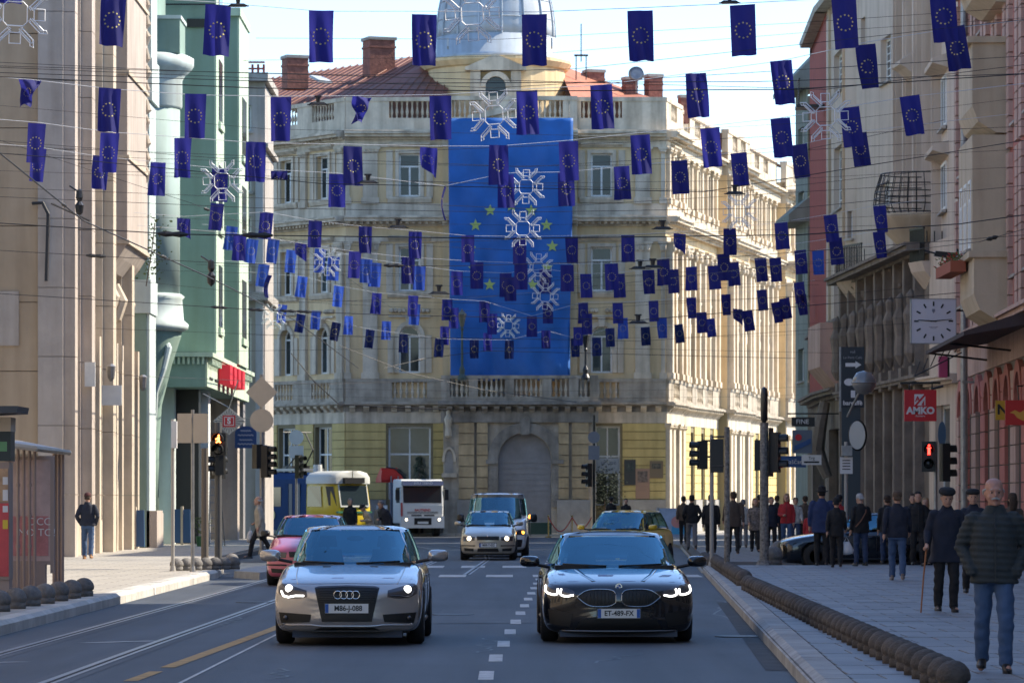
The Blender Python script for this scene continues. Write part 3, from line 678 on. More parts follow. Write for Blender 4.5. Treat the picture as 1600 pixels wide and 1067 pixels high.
# camera-facing end wall made of large render panels
eW = Wall((-22, 113), (-13.05, 113))
blk(LB, 'end_wall', M_cut, -22, -13.07, 113.03, 113.3, 0, 24); blk(LB, 'core', M_bwall, -22, -13.45, 113.3, 134.8, 0, 24)
rows = [0.18, 3.0, 5.3, 7.2, 9.3, 12.0, 14.6, 17.0, 20, 24]
for j in range(len(rows)-1):
    for (a, b) in ((-22,-16.2),(-16.18,-13.07)):
        MB().box(a+.01, b-.01, 112.97, 113.04, rows[j]+.012, rows[j+1]-.012).build('render_panel', M_bwall, LB)
MB().box(-15.2, -13.6, 112.93, 112.98, 6.0, 7.5).build('blank_plaque', M_bpier, LB)
fW = Wall((-13.05, 113.0), (-13.05, 134.8))       # recessed street wall
us = []
bays = [(1.1, 4.9), (6.0, 10.6), (11.7, 16.6), (17.6, 21.4)]
holes = []
for a, b in bays:
    for z0, z1 in ((1.2, 5.4), (7.4, 10.4), (12.2, 14.6), (16.4, 18.8)): holes.append((a+.6, b-.6, z0, z1))
m = MB(); panel(m, 0, fW.L, 0, 24, holes, .3, 0); m.build('wall', M_blight, LB, fW.M)
for h in holes:
    window(LB, fW, (h[0]+h[1])/2, h[2], h[1]-h[0], h[3]-h[2], 'tee', 0, .22)
    if h[2] > 6:
        r = MB()
        for z in (0, .35, .7): r.tube([(h[0],-.12,h[2]+.1+z),(h[1],-.12,h[2]+.1+z)], .02, 4)
        for k in range(9): x = h[0]+(h[1]-h[0])*k/8; r.tube([(x,-.12,h[2]),(x,-.12,h[2]+.85)], .012, 4)
        r.build('window_railing', M_black, LB, fW.M)
def pier(y, z0, z1, w, proj, m, name='pier', step=True):
    """stone pier in separate blocks; projecting from x=-13.05 to the street"""
    zs = [z0]
    while zs[-1] < z1 - .1: zs.append(min(z1, zs[-1] + 1.9))
    for a, b in zip(zs, zs[1:]):
        q = MB(); q.box(-13.06, -13.05+proj, y, y+w, a+.008, b-.008)
        if step: q.box(-13.06, -13.05+proj-.32, y-.14, y, a+.008, b-.008)
        q.build('pier_block', m, LB)
for y, pr, w in ((112.96, 1.0, .7), (117.7, .98, .9), (119.0, .6, .3), (123.8, 1.0, .9), (129.9, 1.0, .8), (131.4, .7, .3)):
    pier(y, .0, 24, w, pr, M_bpier if y < 121 else M_blight)
for y in (121.2, 126.5, 128.2, 133.6): pier(y, 0, 6.6, .5, .85, M_blight, step=False)
for y0, y1 in ((113.7,117.6),(118.7,123.7),(124.8,129.8),(130.8,134.6)):
    q = MB(); q.box(-13.06, -12.65, y0, y1, 5.6, 6.1); q.box(-13.06, -12.5, y0, y1, 6.1, 6.3); q.box(-13.06, -12.75, y0, y1, 6.3, 7.2); q.build('spandrel', M_blight, LB)
    MB().box(-13.06, -12.35, y0+.2, y1-.2, 0.1, 1.15).build('shop_base', M_blight, LB)
    for z in (11.2, 15.4, 19.6): MB().box(-13.06, -12.7, y0, y1, z-.5, z+.55).build('spandrel', M_blight, LB)
# oriel with a curved underside
def ybow(z): return -1
oz = [8.3, 8.45, 8.8, 9.2, 9.6]; ow = [.05, .25, .7, 1.0, 1.25]
ori = MB(); prof = [(-13.05, 8.3)] + [(-13.05+w, z) for z, w in zip(oz, ow)] + [(-11.8, 24), (-13.05, 24)]
ori.prism(prof, 125.6, 132.6, 'y'); ori.build('oriel', M_bpier, LB)
for z in (9.6, 12.2, 14.8, 17.4, 20):
    MB().box(-13.0, -11.74, 125.55, 132.65, z, z+.12).build('oriel_band', M_blight, LB)
MB().box(-12.7, -12.2, 125.5, 125.6, 14.9, 16.9).build('sunk_panel', mat('cream_panel', (.52,.47,.34), .8, var=.1, streak=.2), LB)
MB().box(-12.72, -12.18, 125.52, 125.6, 10.6, 13.2).build('sunk_panel', MATS['cream_panel'], LB)
window(LB, Wall((-13.0,125.6),(-11.8,125.6)), .55, 17.6, .7, 2.0, 'mid', 0.02, .0)
orn = MB()
for z in [12+.55*k for k in range(18)]:
    orn.lathe([(0,0),(.16,.08),(.2,.22),(.08,.4),(0,.45)], -11.72, 132.3, 6) if False else orn.tube([(-11.80,132.2,z),(-11.73,132.2,z+.2+.1*math.sin(z*7)),(-11.79,132.2,z+.47)], [.04,.09+.03*math.sin(z*5),.04], 6)
orn.build('carved_strip', M_blight, LB)
for y in (126.3, 128.9, 131.5):
    q = MB(); q.tube([(-12.9,y,7.2),(-12.45,y,7.5),(-12.3,y,8.0),(-12.5,y,8.5)], [.12,.2,.22,.15], 8); q.build('console', M_blight, LB)
sg = MB().box(-12.25, -11.95, 117.4, 117.48, 5.0, 5.7).build('shop_sign', M_white, LB)
sg = MB().box(-12.6, -11.75, 123.3, 123.38, 4.6, 5.2).build('shop_sign', M_white, LB)
for y in (122.6, 133.2):
    q = MB(); q.lathe([(.04,-.1),(.1,0),(.14,.35),(.05,.42)], 0, 0, 8); q.build('wall_lantern', M_steel, LB, T(-12.0, y, 5.4))
# ---- green building
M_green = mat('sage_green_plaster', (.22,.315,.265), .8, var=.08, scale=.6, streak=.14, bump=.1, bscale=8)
M_greenl = mat('green_plaster_lit_and_trim', (.46,.56,.44), .8, var=.08, scale=.8, streak=.18, bump=.1)  # brighter copy of the green, for sunlit faces and trim
M_gwhite = mat('white_green_trim_and_lit', (.52,.60,.58), .75, var=.1, scale=1, streak=.2, bump=.1)  # pale trim, also the painted sunlit edge of the pilaster
GB = bld('green_plaster_building', 'sage green building with rounded bay column and boxy green canopy over the shop', -12, 150)
blk(GB, 'core', M_green, -22, -12.9, 134.9, 168, 0, 22)
gW = Wall((-12.9, 134.9), (-12.9, 168)); gh = []
for u in (11, 17, 22, 29):
    for z in (7.6, 11.2, 14.8, 18.4): gh.append((u-.6, u+.6, z, z+2))
gh += [(9.5, 30, .2, 5.4)]
m = MB(); panel(m, 0, gW.L, 0, 22, gh, .8, 0); m.build('wall', M_green, GB, gW.M)
blk(GB, 'shop_interior', M_dark, -14.0, -13.6, 144, 166, 0, 5.6)
for h in gh[:-1]: window(GB, gW, (h[0]+h[1])/2, h[2], 1.2, 2.0, 'tee', 0, .2)
def flat_box(name, m, x0, x1, y0, y1, z0, z1): return blk(GB, name, m, x0, x1, y0, y1, z0, z1)
flat_box('pilaster', M_green, -12.9, -12.05, 134.95, 137.4, .2, 14.9); flat_box('pilaster_lit_edge', M_gwhite, -12.04, -11.95, 135.0, 137.4, .2, 14.9)  # whitish edge strip paints the sunlit side of the pilaster
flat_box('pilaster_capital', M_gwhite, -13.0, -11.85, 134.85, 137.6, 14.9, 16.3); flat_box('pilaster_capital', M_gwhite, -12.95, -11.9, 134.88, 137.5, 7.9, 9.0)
flat_box('pilaster', M_green, -12.9, -12.1, 135.0, 137.4, 16.3, 22); flat_box('pilaster', M_gwhite, -12.1, -11.9, 135.1, 137.3, 16.3, 22)  # outer whitish strip carries the painted sunlit edge upwards
flat_box('column_base', M_bpier, -13.0, -11.7, 135.0, 137.2, .1, 1.4)
bay = MB(); bay.smooth = True; cy_ = 140.4; cx_ = -12.6
prof = [(.5,1.2),(.5,3.4),(.6,5.0),(.95,6.4),(1.25,7.3),(1.28,7.5)]
bay.lathe(prof, cx_, cy_, 24); bay.build('bay_corbel', M_green, GB)
b2 = MB(); b2.smooth = True; b2.lathe([(1.28,7.5),(1.5,7.6),(1.52,7.75),(1.35,7.9),(1.3,8.6),(1.38,8.7),(1.25,8.8)], cx_, cy_, 28); b2.build('bay_band', M_gwhite, GB)
b3 = MB(); b3.smooth = True; b3.lathe([(1.22,8.8),(1.22,15.1)], cx_, cy_, 28); b3.build('bay_column', mat('bay_plaster', (.32,.41,.38), .8, var=.08, scale=.8, streak=.2), GB)
b4 = MB(); b4.smooth = True; b4.lathe([(1.22,15.1),(1.3,15.2),(1.3,16.1),(1.42,16.3),(1.6,16.45),(1.7,16.6),(1.7,16.85),(1.5,16.95)], cx_, cy_, 28); b4.build('bay_capital', M_gwhite, GB)
flat_box('parapet', M_green, -13.0, -11.3, 139.3, 141.6, 16.95, 18.1); flat_box('parapet_cap', M_gwhite, -13.05, -11.25, 139.25, 141.65, 18.1, 18.22)
flat_box('upper_bay', M_green, -12.9, -12.1, 138.6, 143, 18.22, 22)
for x in (-12.85, -12.5, -12.15): flat_box('window_post', M_gwhite, x-.05, x+.05, 138.5, 138.58, 18.0, 22)
ce = MB(); ce.tube([(-11.95,140.0,7.5),(-11.7,139.6,6.9),(-11.85,139.4,6.2),(-12.1,139.3,5.4),(-12.2,139.3,3.0)], [.1,.12,.1,.08,.06], 8); ce.build('corbel_scroll', M_gwhite, GB)
flat_box('column_base', M_bpier, -13.1, -12.0, 139.8, 141, .1, 1.3)
# stepped upper blocks facing the camera
flat_box('block', M_green, -12.9, -10.62, 146.2, 150.2, 6.7, 22); flat_box('lit_edge', M_greenl, -10.62, -10.56, 146.25, 150.2, 6.7, 22)  # pale strips paint sunlight onto the street side of the blocks
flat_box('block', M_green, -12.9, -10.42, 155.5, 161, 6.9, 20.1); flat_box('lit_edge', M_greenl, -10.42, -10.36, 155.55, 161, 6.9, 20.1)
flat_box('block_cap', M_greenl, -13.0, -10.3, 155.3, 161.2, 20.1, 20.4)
flat_box('roof_balcony', M_greenl, -13.0, -10.5, 145.9, 150.4, 22, 22.4)
b5 = Wall((-12.9,146.2),(-10.62,146.2))
for z in (8.2, 12.6, 16.8): window(GB, b5, .65, z, .5, 1.5, 'grid', .02, .0)
for W_, z_s in ((Wall((-10.56,146.3),(-10.56,150.2)), (8, 11.6, 15.4, 18.6)), (Wall((-10.36,155.6),(-10.36,161)), (8, 11.6, 15.0))):
    for z in z_s: MB().box(W_.L*.3, W_.L*.72, -.03, .0, z, z+2.2).build('window', M_glass, GB, W_.M); MB().box(W_.L*.25, W_.L*.77, -.09, .0, z-.3, z-.05).build('window_sill', M_greenl, GB, W_.M)
MB().box(-11.6,-10.9,146.1,146.2,18.6,18.9).build('railing_base', M_black, GB)
rl_ = MB()
for z in (19.8, 19.4): rl_.tube([(-12.6,146,z),(-10.6,146,z),(-10.6,150,z)], .03, 5)
rl_.build('roof_railing', M_black, GB)
# canopy over the shop with red lettering
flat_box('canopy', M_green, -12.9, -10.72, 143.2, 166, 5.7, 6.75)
flat_box('canopy_lit_face', M_greenl, -10.72, -10.66, 143.25, 166, 5.72, 6.72); flat_box('canopy_cap', M_greenl, -12.9, -10.45, 143.0, 166.3, 6.75, 6.9)  # street face in the paler green, its sunlight put into the colour
dn = MB()
for k in range(12): dn.box(-12.7+.17*k, -12.62+.17*k, 143.08, 143.2, 6.5, 6.74)
for k in range(60): dn.box(-10.66, -10.5, 143.6+.37*k, 143.75+.37*k, 6.5, 6.74)
o = dn.build('canopy_dentils', M_greenl, GB); o['kind'] = 'stuff'
for k in range(5): MB().box(-10.66, -10.63, 144.2+2.6*k, 145.8+2.6*k, 6.0, 6.08).build('canopy_slot', M_dark, GB)
M_red = mat('red_plastic', (.55,.015,.03), .35, emit=(.7,.01,.03), estr=.15)
cw_ = Wall((-10.66, 147.8), (-10.66, 160))
for k, c in enumerate('TEXT'):
    pass
for k in range(4):
    q = MB(); q.box(0, 1.35, -.45, -.05, 5.95, 6.65); q.build('red_letter_block', M_red, GB, Wall((-10.66, 148.4+2.3*k), (-10.66, 150+2.3*k)).M)
# pillars under the canopy
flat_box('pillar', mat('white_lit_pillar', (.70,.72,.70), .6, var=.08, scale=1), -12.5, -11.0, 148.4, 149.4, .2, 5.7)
flat_box('pillar', M_gwhite, -12.6, -11.9, 144.4, 145, .2, 5.7); flat_box('pillar', M_black, -12.4, -11.2, 146.4, 147.4, .2, 5.7)
flat_box('pillar', M_bpier, -12.4, -10.75, 160.4, 161.6, .2, 5.7); flat_box('shop_front', M_glass, -12.9, -12.85, 150, 160, .4, 5)
flat_box('shop_front_panel', mat('shop_green', (.03,.12,.10), .4), -12.7, -11.3, 149.9, 150, .3, 4.8)
flat_box('pillar', mat('grey_pillar', (.22,.21,.21), .7, var=.15), -11.7, -10.8, 164.6, 165.8, .2, 5.7)
# blue litter bins / barrels near the building: they are things of their own
M_bluep = mat('blue_plastic', (.02,.07,.17), .45)
def bin_(x, y, lab):
    e = empty('advert_stand', T(x, y, ZP), lab, 'stand', 'blue advertising stands along the left facades')
    MB().tbox(-.3, .3, -.12, .12, .08, 1.25, .02, .04).build('panel', M_bluep, e, T(x, y, ZP)); MB().box(-.04,.04,-.14,.14,0,1.35).build('post', M_blight, e, T(x, y, ZP))
bin_(-12.05, 131, 'blue advertising stand in front of the beige pilasters, left of the green pilaster')
bin_(-11.55, 143.4, 'blue advertising stand under the green canopy, right of the rounded bay')
# plant growing on the facade
pl = MB(); random.seed(3)
for k in range(260):
    t = random.random(); x = -11.7 + random.gauss(0,.25); y = 133 + random.gauss(0,.3); z = 9.0 + t*1.9 + random.gauss(0,.1); s = random.uniform(.03,.07)
    a = random.uniform(0,6.3); pl.add([(x,y,z),(x+s*math.cos(a),y-s*.5,z+s*.6),(x+2*s*math.cos(a),y,z+.2*s),(x+s*math.cos(a),y+s*.5,z-s*.5)], [(0,1,2,3)])
M_leaf = mat('leaf_green', (.10,.15,.04), .7, var=.4, scale=5)
e = empty('wall_plant', T(-12, 133, 9), 'wild green shrub growing from the facade beside the green building', 'plant')
pl.build('foliage', M_leaf, e); MB().tube([(-11.9,133.2,8.7),(-11.7,133,9.8),(-11.6,133,10.7)], .02, 5).build('stem', mat('bark', (.10,.07,.05), .9), e)
# ---- narrow pale building behind
NB = bld('narrow_pale_building', 'narrow grey and cream building with red roof balcony between the green building and the palace', -12, 175)
M_nb = mat('greyish_beige_plaster', (.42,.38,.34), .85, var=.12, scale=.8, streak=.3, bump=.1)
nW = Wall((-13.2, 175), (-10.55, 175)); zN = lambda py: zz(py, 175)
hs = [nW.uv(378, 0)[0]]
spec = [(378,393,165,205,True),(378,393,338,385,False),(378,393,495,585,False),(378,393,255,300,False),(378,393,415,440,False)]
hl = []
for x0, x1, y0, y1, ar in spec: hl.append((nW.uv(x0,y0)[0], nW.uv(x1,y0)[0], zN(y1), zN(y0)))
m = MB(); panel(m, 0, nW.L, 0, zN(128), hl, .3, 0); m.build('wall', M_nb, NB, nW.M)
for h, s_ in zip(hl, spec): window(NB, nW, (h[0]+h[1])/2, h[2], h[1]-h[0], h[3]-h[2], 'mid', 0, .15, arch=False, sill=True)
blk(NB, 'core', M_nb, -24, -10.6, 175.3, 182, 0, zN(130)); blk(NB, 'corner_pilaster', mat('pale_grey_render', (.45,.45,.45), .8, streak=.2, var=.08), -10.95, -10.62, 174.8, 175.2, .2, zN(232))
for py, h in ((128,.35),(470,.35),(232,.2)): blk(NB, 'cornice', M_stone, -13.3, -10.4, 174.55, 182.3, zN(py), zN(py)+h)
q = MB(); q.disc((0,0,0), .22, 'y', 16, .08, .3); q.build('medallion', M_stone, NB, nW.at(1.55, zN(455), .06))
rr = MB()
for k in range(10): x = -12.8 + k*.24; rr.box(x, x+.1, 174.7, 174.8, zN(128)+.35, zN(102))
for z in (zN(110), zN(100)): rr.box(-12.9, -10.55, 174.68, 174.82, z, z+.07)
rr.build('red_balcony_railing', mat('red_brown_paint', (.33,.07,.05), .6), NB)
# ---- unseen buildings added left, beside and behind the viewpoint, for bounced sunlight
for i, (y0, y1, x, h, c, lab) in enumerate(((70,104,-15.5,17,(.50,.42,.32),'unseen sand coloured building added before the beige stone one for bounced light'),(30,69,-15.2,18,(.46,.36,.27),'unseen tan building added beside the road on the left for bounced light'),(-15,29,-15.4,17,(.50,.45,.38),'unseen pale building added beside the camera on the left for bounced light'))):
    b = bld('unseen_street_building', lab, x, (y0+y1)/2); W = Wall((x, y0), (x, y1)); mw = mat('street_plaster_%s' % 'abcdef'[i], c, .85, var=.1, streak=.2, scale=.7)
    blk(b, 'core', mw, x-9, x-.35, y0, y1, 0, h); simple_row(b, W, 4.6, int((h-5)//3.6), 3.6, 1.2, 2.0, 3.2, mw); simple_row(b, W, 0, 1, 4.6, 2.2, 2.8, 3.4, mw, sur=False, base=.7, style='mid')
    blk(b, 'cornice', M_trim, x-9.2, x+.5, y0, y1, h, h+.5); blk(b, 'end_wall', mw, x-.35, x, y0-.02, y0, 0, h); blk(b, 'end_wall', mw, x-.35, x, y1, y1+.02, 0, h)
# ================================================================ right side
def rx(d): return 9.4 + .031 * d
M_pink = mat('dusty_pink_render', (.42,.15,.12), .85, var=.14, scale=.8, streak=.25, bump=.25, bscale=7)
M_pink2 = mat('pale_pink_render', (.48,.32,.26), .85, var=.12, scale=.8, streak=.25, bump=.2, bscale=7)
M_beige = mat('beige_oriel_plaster', (.50,.40,.28), .85, var=.1, scale=.8, streak=.22, bump=.1)
M_cream = mat('cream_plaster', (.56,.46,.37), .85, var=.08, scale=.6, streak=.22, bump=.1)
PB = bld('pink_building', 'dusty pink building with arched ground floor and beige oriels at the right edge', 13.5, 108)
W = Wall((rx(120.5), 120.5), (rx(94), 94)); L_ = W.L
# arcaded lower wall of rusticated piers
def uu(d): return (120.5 - d) * math.sqrt(1 + .031**2)
ops = []; u = 1.2
while u < L_ - 2.4: ops.append((u, u+1.5)); u += 3.0
m = MB(); panel(m, 0, L_, .1, 6.1, [(a, b, .5, 4.9) for a, b in ops], .5, 0)
for a, b in ops: arch_fill(m, a, b, 4.15, 4.9, 0, .5)
m.build('arcade_wall', M_cut, PB, W.M)
for a, b in ops: MB().box(a, b, .4, .45, .5, 4.9).build('shop_window', M_glass, PB, W.M)
edges = [0] + [e for a, b in ops for e in (a, b)] + [L_]
for i, (a, b) in enumerate(zip(edges[::2], edges[1::2])):
    cm = MB().tbox(a, b, -.09, 0, .015, .455, .01, 0).mesh('rustic_block', M_pink if i % 2 else M_pink2)
    for k in range(10): obj('rustic_block', cm, PB, W.M @ Matrix.Translation((0, 0, .3+k*.47)))
for a, b in ops:
    q = MB(); arch_ring(q, (a+b)/2, 4.15, .76, .3, -.13, 0, 10); q.build('arch_surround', M_pink, PB, W.M)
q = MB(); q.box(0, L_, -.05, 0, 5.25, 6.1); cornice(q, 0, L_, 6.1, [(.12,.15),(.12,.35),(.08,.45),(.05,.38)]); q.build('cornice', M_pink2, PB, W.M)
fl = []; u = 1.4
while u < L_ - 1.5: fl.append(u); u += 3.4
hh = [(u-.55, u+.55, z, z+2.1) for u in fl for z in (7.4, 11.2, 14.6)]
m = MB(); panel(m, 0, L_, 6.3, 16.4, hh, .3, 0); m.build('wall', M_pink, PB, W.M)
for h in hh: window(PB, W, (h[0]+h[1])/2, h[2], 1.1, 2.1, 'tee', 0, .22)
for u in fl:
    for du in (-1.15, 1.15):
        for z0, z1 in ((6.5,10.3),(10.6,16.2)):
            cm = MB(); z = z0
            while z < z1: cm.tbox(-.35, .35, -.12, 0, z+.01, z+.38, .01, 0); z += .4
            cm.build('rustic_pilaster', M_pink2, PB, W.M @ Matrix.Translation((u+du, 0, 0)))
blk(PB, 'core', M_pink, 13.4, 26, 94, 120.3, 0, 16.3)
q = MB(); cornice(q, 0, L_, 16.4, [(.15,.2),(.15,.6),(.1,.7)]); q.build('cornice', M_pink2, PB, W.M)
MB().add([(rx(120.5),120.5,0),(26,120.5,0),(26,120.5,16.4),(rx(120.5),120.5,16.4)], [(0,1,2,3)]).build('side_wall', M_pink, PB)
# oriels (two storeys of beige bay with rounded undersides)
def oriel(px0, px1, py_top, py_bot, d0, flower=False):
    u0 = uu(d0+2.2); u1 = uu(d0-2.2); z0 = CAMZ+(HZ-py_bot)*d0/F; z1 = CAMZ+(HZ-py_top)*d0/F
    q = MB(); q.prism([(0, z0), (-.35, z0+.02), (-.8, z0+.3), (-.95, z0+.7), (-.95, z1), (0, z1)], u0, u1); o = q.build('oriel', M_beige, PB, W.M)
    MB().box(u0-.1, u1+.1, -1.08, 0, z1, z1+.16).build('oriel_ledge', M_beige, PB, W.M)
    return u0, u1, z0, z1
oriel(1540, 1600, 82, 220, 106); oriel(1500, 1600, 410, 508, 105.5); oriel(1540,1600, -160, 20, 106)
for zc, (ya, yb) in enumerate(((225,330),(-5,60))):     # end windows of the oriels, seen side on
    z0 = CAMZ+(HZ-yb)*108.2/F; z1 = CAMZ+(HZ-ya)*108.2/F
oW = Wall((rx(108.2)-.95, 108.3), (rx(108.2), 108.3))
q = MB(); q.prism([(0,7.8),(-.95,7.8),(-.95,11.0),(0,11.0)], uu(108.2), uu(103.8)); q.build('oriel_storey', M_beige, PB, W.M)
orW = W.off(.95, uu(108.2), uu(103.8))
for z in (8.15, 15.0): 
    for u in (.8, 2.2, 3.6): window(PB, orW, u, z, .8, 1.75 if z < 9 else 1.5, 'tee', .02, .0)
# flower box with red geraniums, awning, drainpipe
fb = empty('flower_box', T(rx(106)-1.2, 107, 7.9), 'flower box with red flowers on the beige oriel', 'flower box')
MB().box(-.2, .2, -2.0, 1.6, 0, .28).build('box', mat('terracotta', (.30,.08,.04), .8), fb, T(rx(106)-1.25, 107, 7.6))
g = MB(); random.seed(5)
for k in range(240):
    x, y, z = random.gauss(0,.1), random.uniform(-2,1.6), random.uniform(.25,.5); s = .05; a = random.uniform(0,6.3)
    g.mi = 1 if random.random() < .35 else 0; g.add([(x,y,z),(x+s*math.cos(a),y+s*math.sin(a),z+s),(x+s,y+s*.5,z+.02)], [(0,1,2)])
g.build('flowers', [M_leaf, mat('red_petals', (.5,.03,.02), .6)], fb, T(rx(106)-1.25, 107, 7.6))
aw = empty('dark_awning', T(rx(106), 106, 5.9), 'dark brown awning jutting out above the pink arches', 'awning')
q = MB(); q.prism([(0,6.3),(-1.7,5.75),(-1.7,5.65),(0,5.95)], uu(110), uu(97)); q.build('canvas', mat('awning_canvas', (.045,.03,.03), .8, var=.2), aw, W.M)
q = MB(); q.tube([(uu(110),0,5.5),(uu(110),-1.7,5.7)], .03); q.tube([(uu(103),0,5.5),(uu(103),-1.7,5.7)], .03); q.build('bracket', M_black, aw, W.M)
dp_ = MB(); px_ = uu(114.0); dp_.tube([(px_,-.35,.2),(px_,-.35,17)], .1, 10)
e = empty('drainpipe', T(rx(114), 114, 0), 'grey round drainpipe running down the pink facade', 'drainpipe'); dp_.build('pipe', M_steel, e, W.M)
for z in (2, 5, 8, 11, 14): MB().box(px_-.13, px_+.13, -.42, 0, z, z+.06).build('clip', M_steel, e, W.M)
# ---- cream art-nouveau building with round balcony
CR = bld('cream_building', 'tall cream building with a round iron balcony left of the pink building', 15, 130)
W1 = Wall((rx(133), 133), (rx(120.7), 120.7)); W2 = Wall(px_on(147, 1338), (rx(133), 133)); W2b = Wall(px_on(147.4,1322), px_on(147,1338))
def uzrect(W, x0, x1, y0, y1):
    a = W.uv(x0, y0); b = W.uv(x1, y1); c = W.uv(x0, y1); z1 = W.uv((x0+x1)/2, y0)[1]; z0 = W.uv((x0+x1)/2, y1)[1]; return (a[0], b[0], z0, z1)
def wall_with(b, W, mw, rects, z0, z1, style='grid', name='wall', dep=.2):
    hs = [uzrect(W, *r) for r in rects]; m = MB(); panel(m, 0, W.L, z0, z1, hs, .28, 0); m.build(name, mw, b, W.M)
    for h in hs: window(b, W, (h[0]+h[1])/2, h[2], h[1]-h[0], h[3]-h[2], style, 0, dep)
    return hs
wall_with(CR, W2, M_cream, [(1376,1392,58,128),(1374,1390,285,322),(1345,1352,28,90)], 5.5, 22)
wall_with(CR, W1, M_cream, [], 0, 22)
wall_with(CR, W2b, M_cream, [(1324,1332,330,372)], 5.5, 22)
blk(CR, 'core', M_cream, 17, 26, 121, 148, 0, 21.8)
MB().prism([px_on(147.4,1322), px_on(147,1338), (rx(133),133), (rx(120.7),120.7), (26,120.8),(26,148)], 21.8, 22.3, 'z').build('roof_slab', M_cream, CR)
for px, w in ((1408,.5),(1424,.35),(1440,.5),(1455,.3),(1470,.45)):   # pilaster strips of the street front
    for WW in (W1, W2):
        u_ = WW.u(px)
        if .3 < u_ < WW.L-.3: q = MB(); q.box(u_-w/2, u_+w/2, -.22, 0, 5.6, 21.8); q.box(u_-w/4, u_+w/4, -.3, -.22, 5.8, 21.5); q.build('pilaster_strip', M_cream, CR, WW.M)
for (x0,x1,y0,y1) in ((1470,1482,255,330),(1470,1482,120,200)):
    h = uzrect(W1, x0, x1, y0, y1); window(CR, W1, (h[0]+h[1])/2, h[2], min(2.0,h[1]-h[0]), h[3]-h[2], 'mid', .05, .0); MB().prism([(0,h[3]+.1),(-.5,h[3]+.25),(-.5,h[3]+.4),(0,h[3]+.55)], h[0]-.2, h[1]+.2).build('hood_mould', M_cream, CR, W1.M)
q = MB(); u_, z_ = W2.uv(1432, 105); q.prism([(0,z_-.5),(-.5,z_-.1),(-.7,z_),(-.7,z_+.12),(-.2,z_+.45),(0,z_+.5)], u_-.8, u_+.8); q.build('stone_console', M_cream, CR, W2.M)
# round balcony
u_, zb_ = W1.uv(1428, 336, 0.4); u_ = W1.L - (W1.L - W1.u(1445)); bx, by = px_on(131.5, 1432); bz = CAMZ+(HZ-336)*131.5/F
q = MB(); q.smooth = True; q.lathe([(.1,-1.9),(.35,-1.6),(.5,-1.1),(1.0,-.6),(1.15,-.2),(1.25,-.1),(1.25,0)], 0, 0, 24); bal = q.build('balcony', M_beige, CR, T(bx, by, bz))
q = MB()
for k in range(30):
    a = 2*math.pi*k/30; q.tube([(1.12*math.cos(a),1.12*math.sin(a),0),(1.38*math.cos(a),1.38*math.sin(a),.3),(1.34*math.cos(a),1.34*math.sin(a),.7),(1.15*math.cos(a),1.15*math.sin(a),1.3)], .015, 4)
for z, rr in ((.05,1.15), (.3,1.38), (.5,1.37), (.7,1.34), (.95,1.26), (1.3,1.15)): q.tube([(rr*math.cos(t),rr*math.sin(t),z) for t in [2*math.pi*k/30 for k in range(31)]], .018, 4)
q.build('railing', M_black, bal, T(bx, by, bz))
# lower balconies
for (px, py, d, w) in ((1352,430,143,2.6),(1462,410,126,1.2)):
    x, y = px_on(d, px); z = CAMZ+(HZ-py)*d/F; q = MB(); q.prism([(-1.1,0),(1.1,0),(1.0,-.3),(.3,-.8),(-.6,-.8),(-1.0,-.3)], -w/2, w/2, 'x'); b_ = q.build('balcony', M_cream, CR, T(x+.4, y, z, R(-75)))
    q = MB()
    for k in range(16): q.box(-w/2+w*k/15-.015, -w/2+w*k/15+.015, -1.05, -1.02, 0, 1.0)
    q.box(-w/2, w/2, -1.07, -1.0, .98, 1.04)
    for k in range(8): q.box(-w/2-.02, -w/2+.01, -1+k*.25, -.97+k*.25, 0, 1)
    q.build('railing', M_black, b_, T(x+.4, y, z, R(-75)))
# dark weathered lower storeys with caryatid figures
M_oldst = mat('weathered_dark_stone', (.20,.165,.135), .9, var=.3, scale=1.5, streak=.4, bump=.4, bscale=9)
W3 = Wall(px_on(146.5,1322), px_on(125.5,1452))
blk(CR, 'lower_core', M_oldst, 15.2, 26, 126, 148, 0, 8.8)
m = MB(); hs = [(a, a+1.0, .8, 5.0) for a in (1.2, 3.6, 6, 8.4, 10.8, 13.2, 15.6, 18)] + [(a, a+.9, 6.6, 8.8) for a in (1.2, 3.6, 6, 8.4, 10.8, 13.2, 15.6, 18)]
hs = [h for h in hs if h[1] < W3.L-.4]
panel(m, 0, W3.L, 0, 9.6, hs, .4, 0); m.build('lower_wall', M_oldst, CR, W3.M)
for h in hs: window(CR, W3, (h[0]+h[1])/2, h[2], h[1]-h[0], h[3]-h[2], 'mid', 0, .25, sill=False, fm=M_oldst)
for i in range(9):
    u_ = .5 + 2.4*i
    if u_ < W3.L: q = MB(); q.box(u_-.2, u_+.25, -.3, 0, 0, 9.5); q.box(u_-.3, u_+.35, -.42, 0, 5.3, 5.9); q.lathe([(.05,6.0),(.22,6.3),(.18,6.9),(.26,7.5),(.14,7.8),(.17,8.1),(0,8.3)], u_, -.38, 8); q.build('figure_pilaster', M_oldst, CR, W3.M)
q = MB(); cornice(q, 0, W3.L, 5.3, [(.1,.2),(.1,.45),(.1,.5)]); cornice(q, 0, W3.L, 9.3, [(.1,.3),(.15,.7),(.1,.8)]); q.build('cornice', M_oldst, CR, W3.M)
random.seed(9); q = MB()
for k in range(60):
    u_ = random.uniform(0, W3.L); z = random.uniform(6.0, 9.2); q.lathe([(0,z),(random.uniform(.08,.2),z+.12),(random.uniform(.05,.15),z+.3),(0,z+.4)], u_, -.1, 5)
o = q.build('carved_ornament', M_oldst, CR, W3.M); o['kind'] = 'stuff'
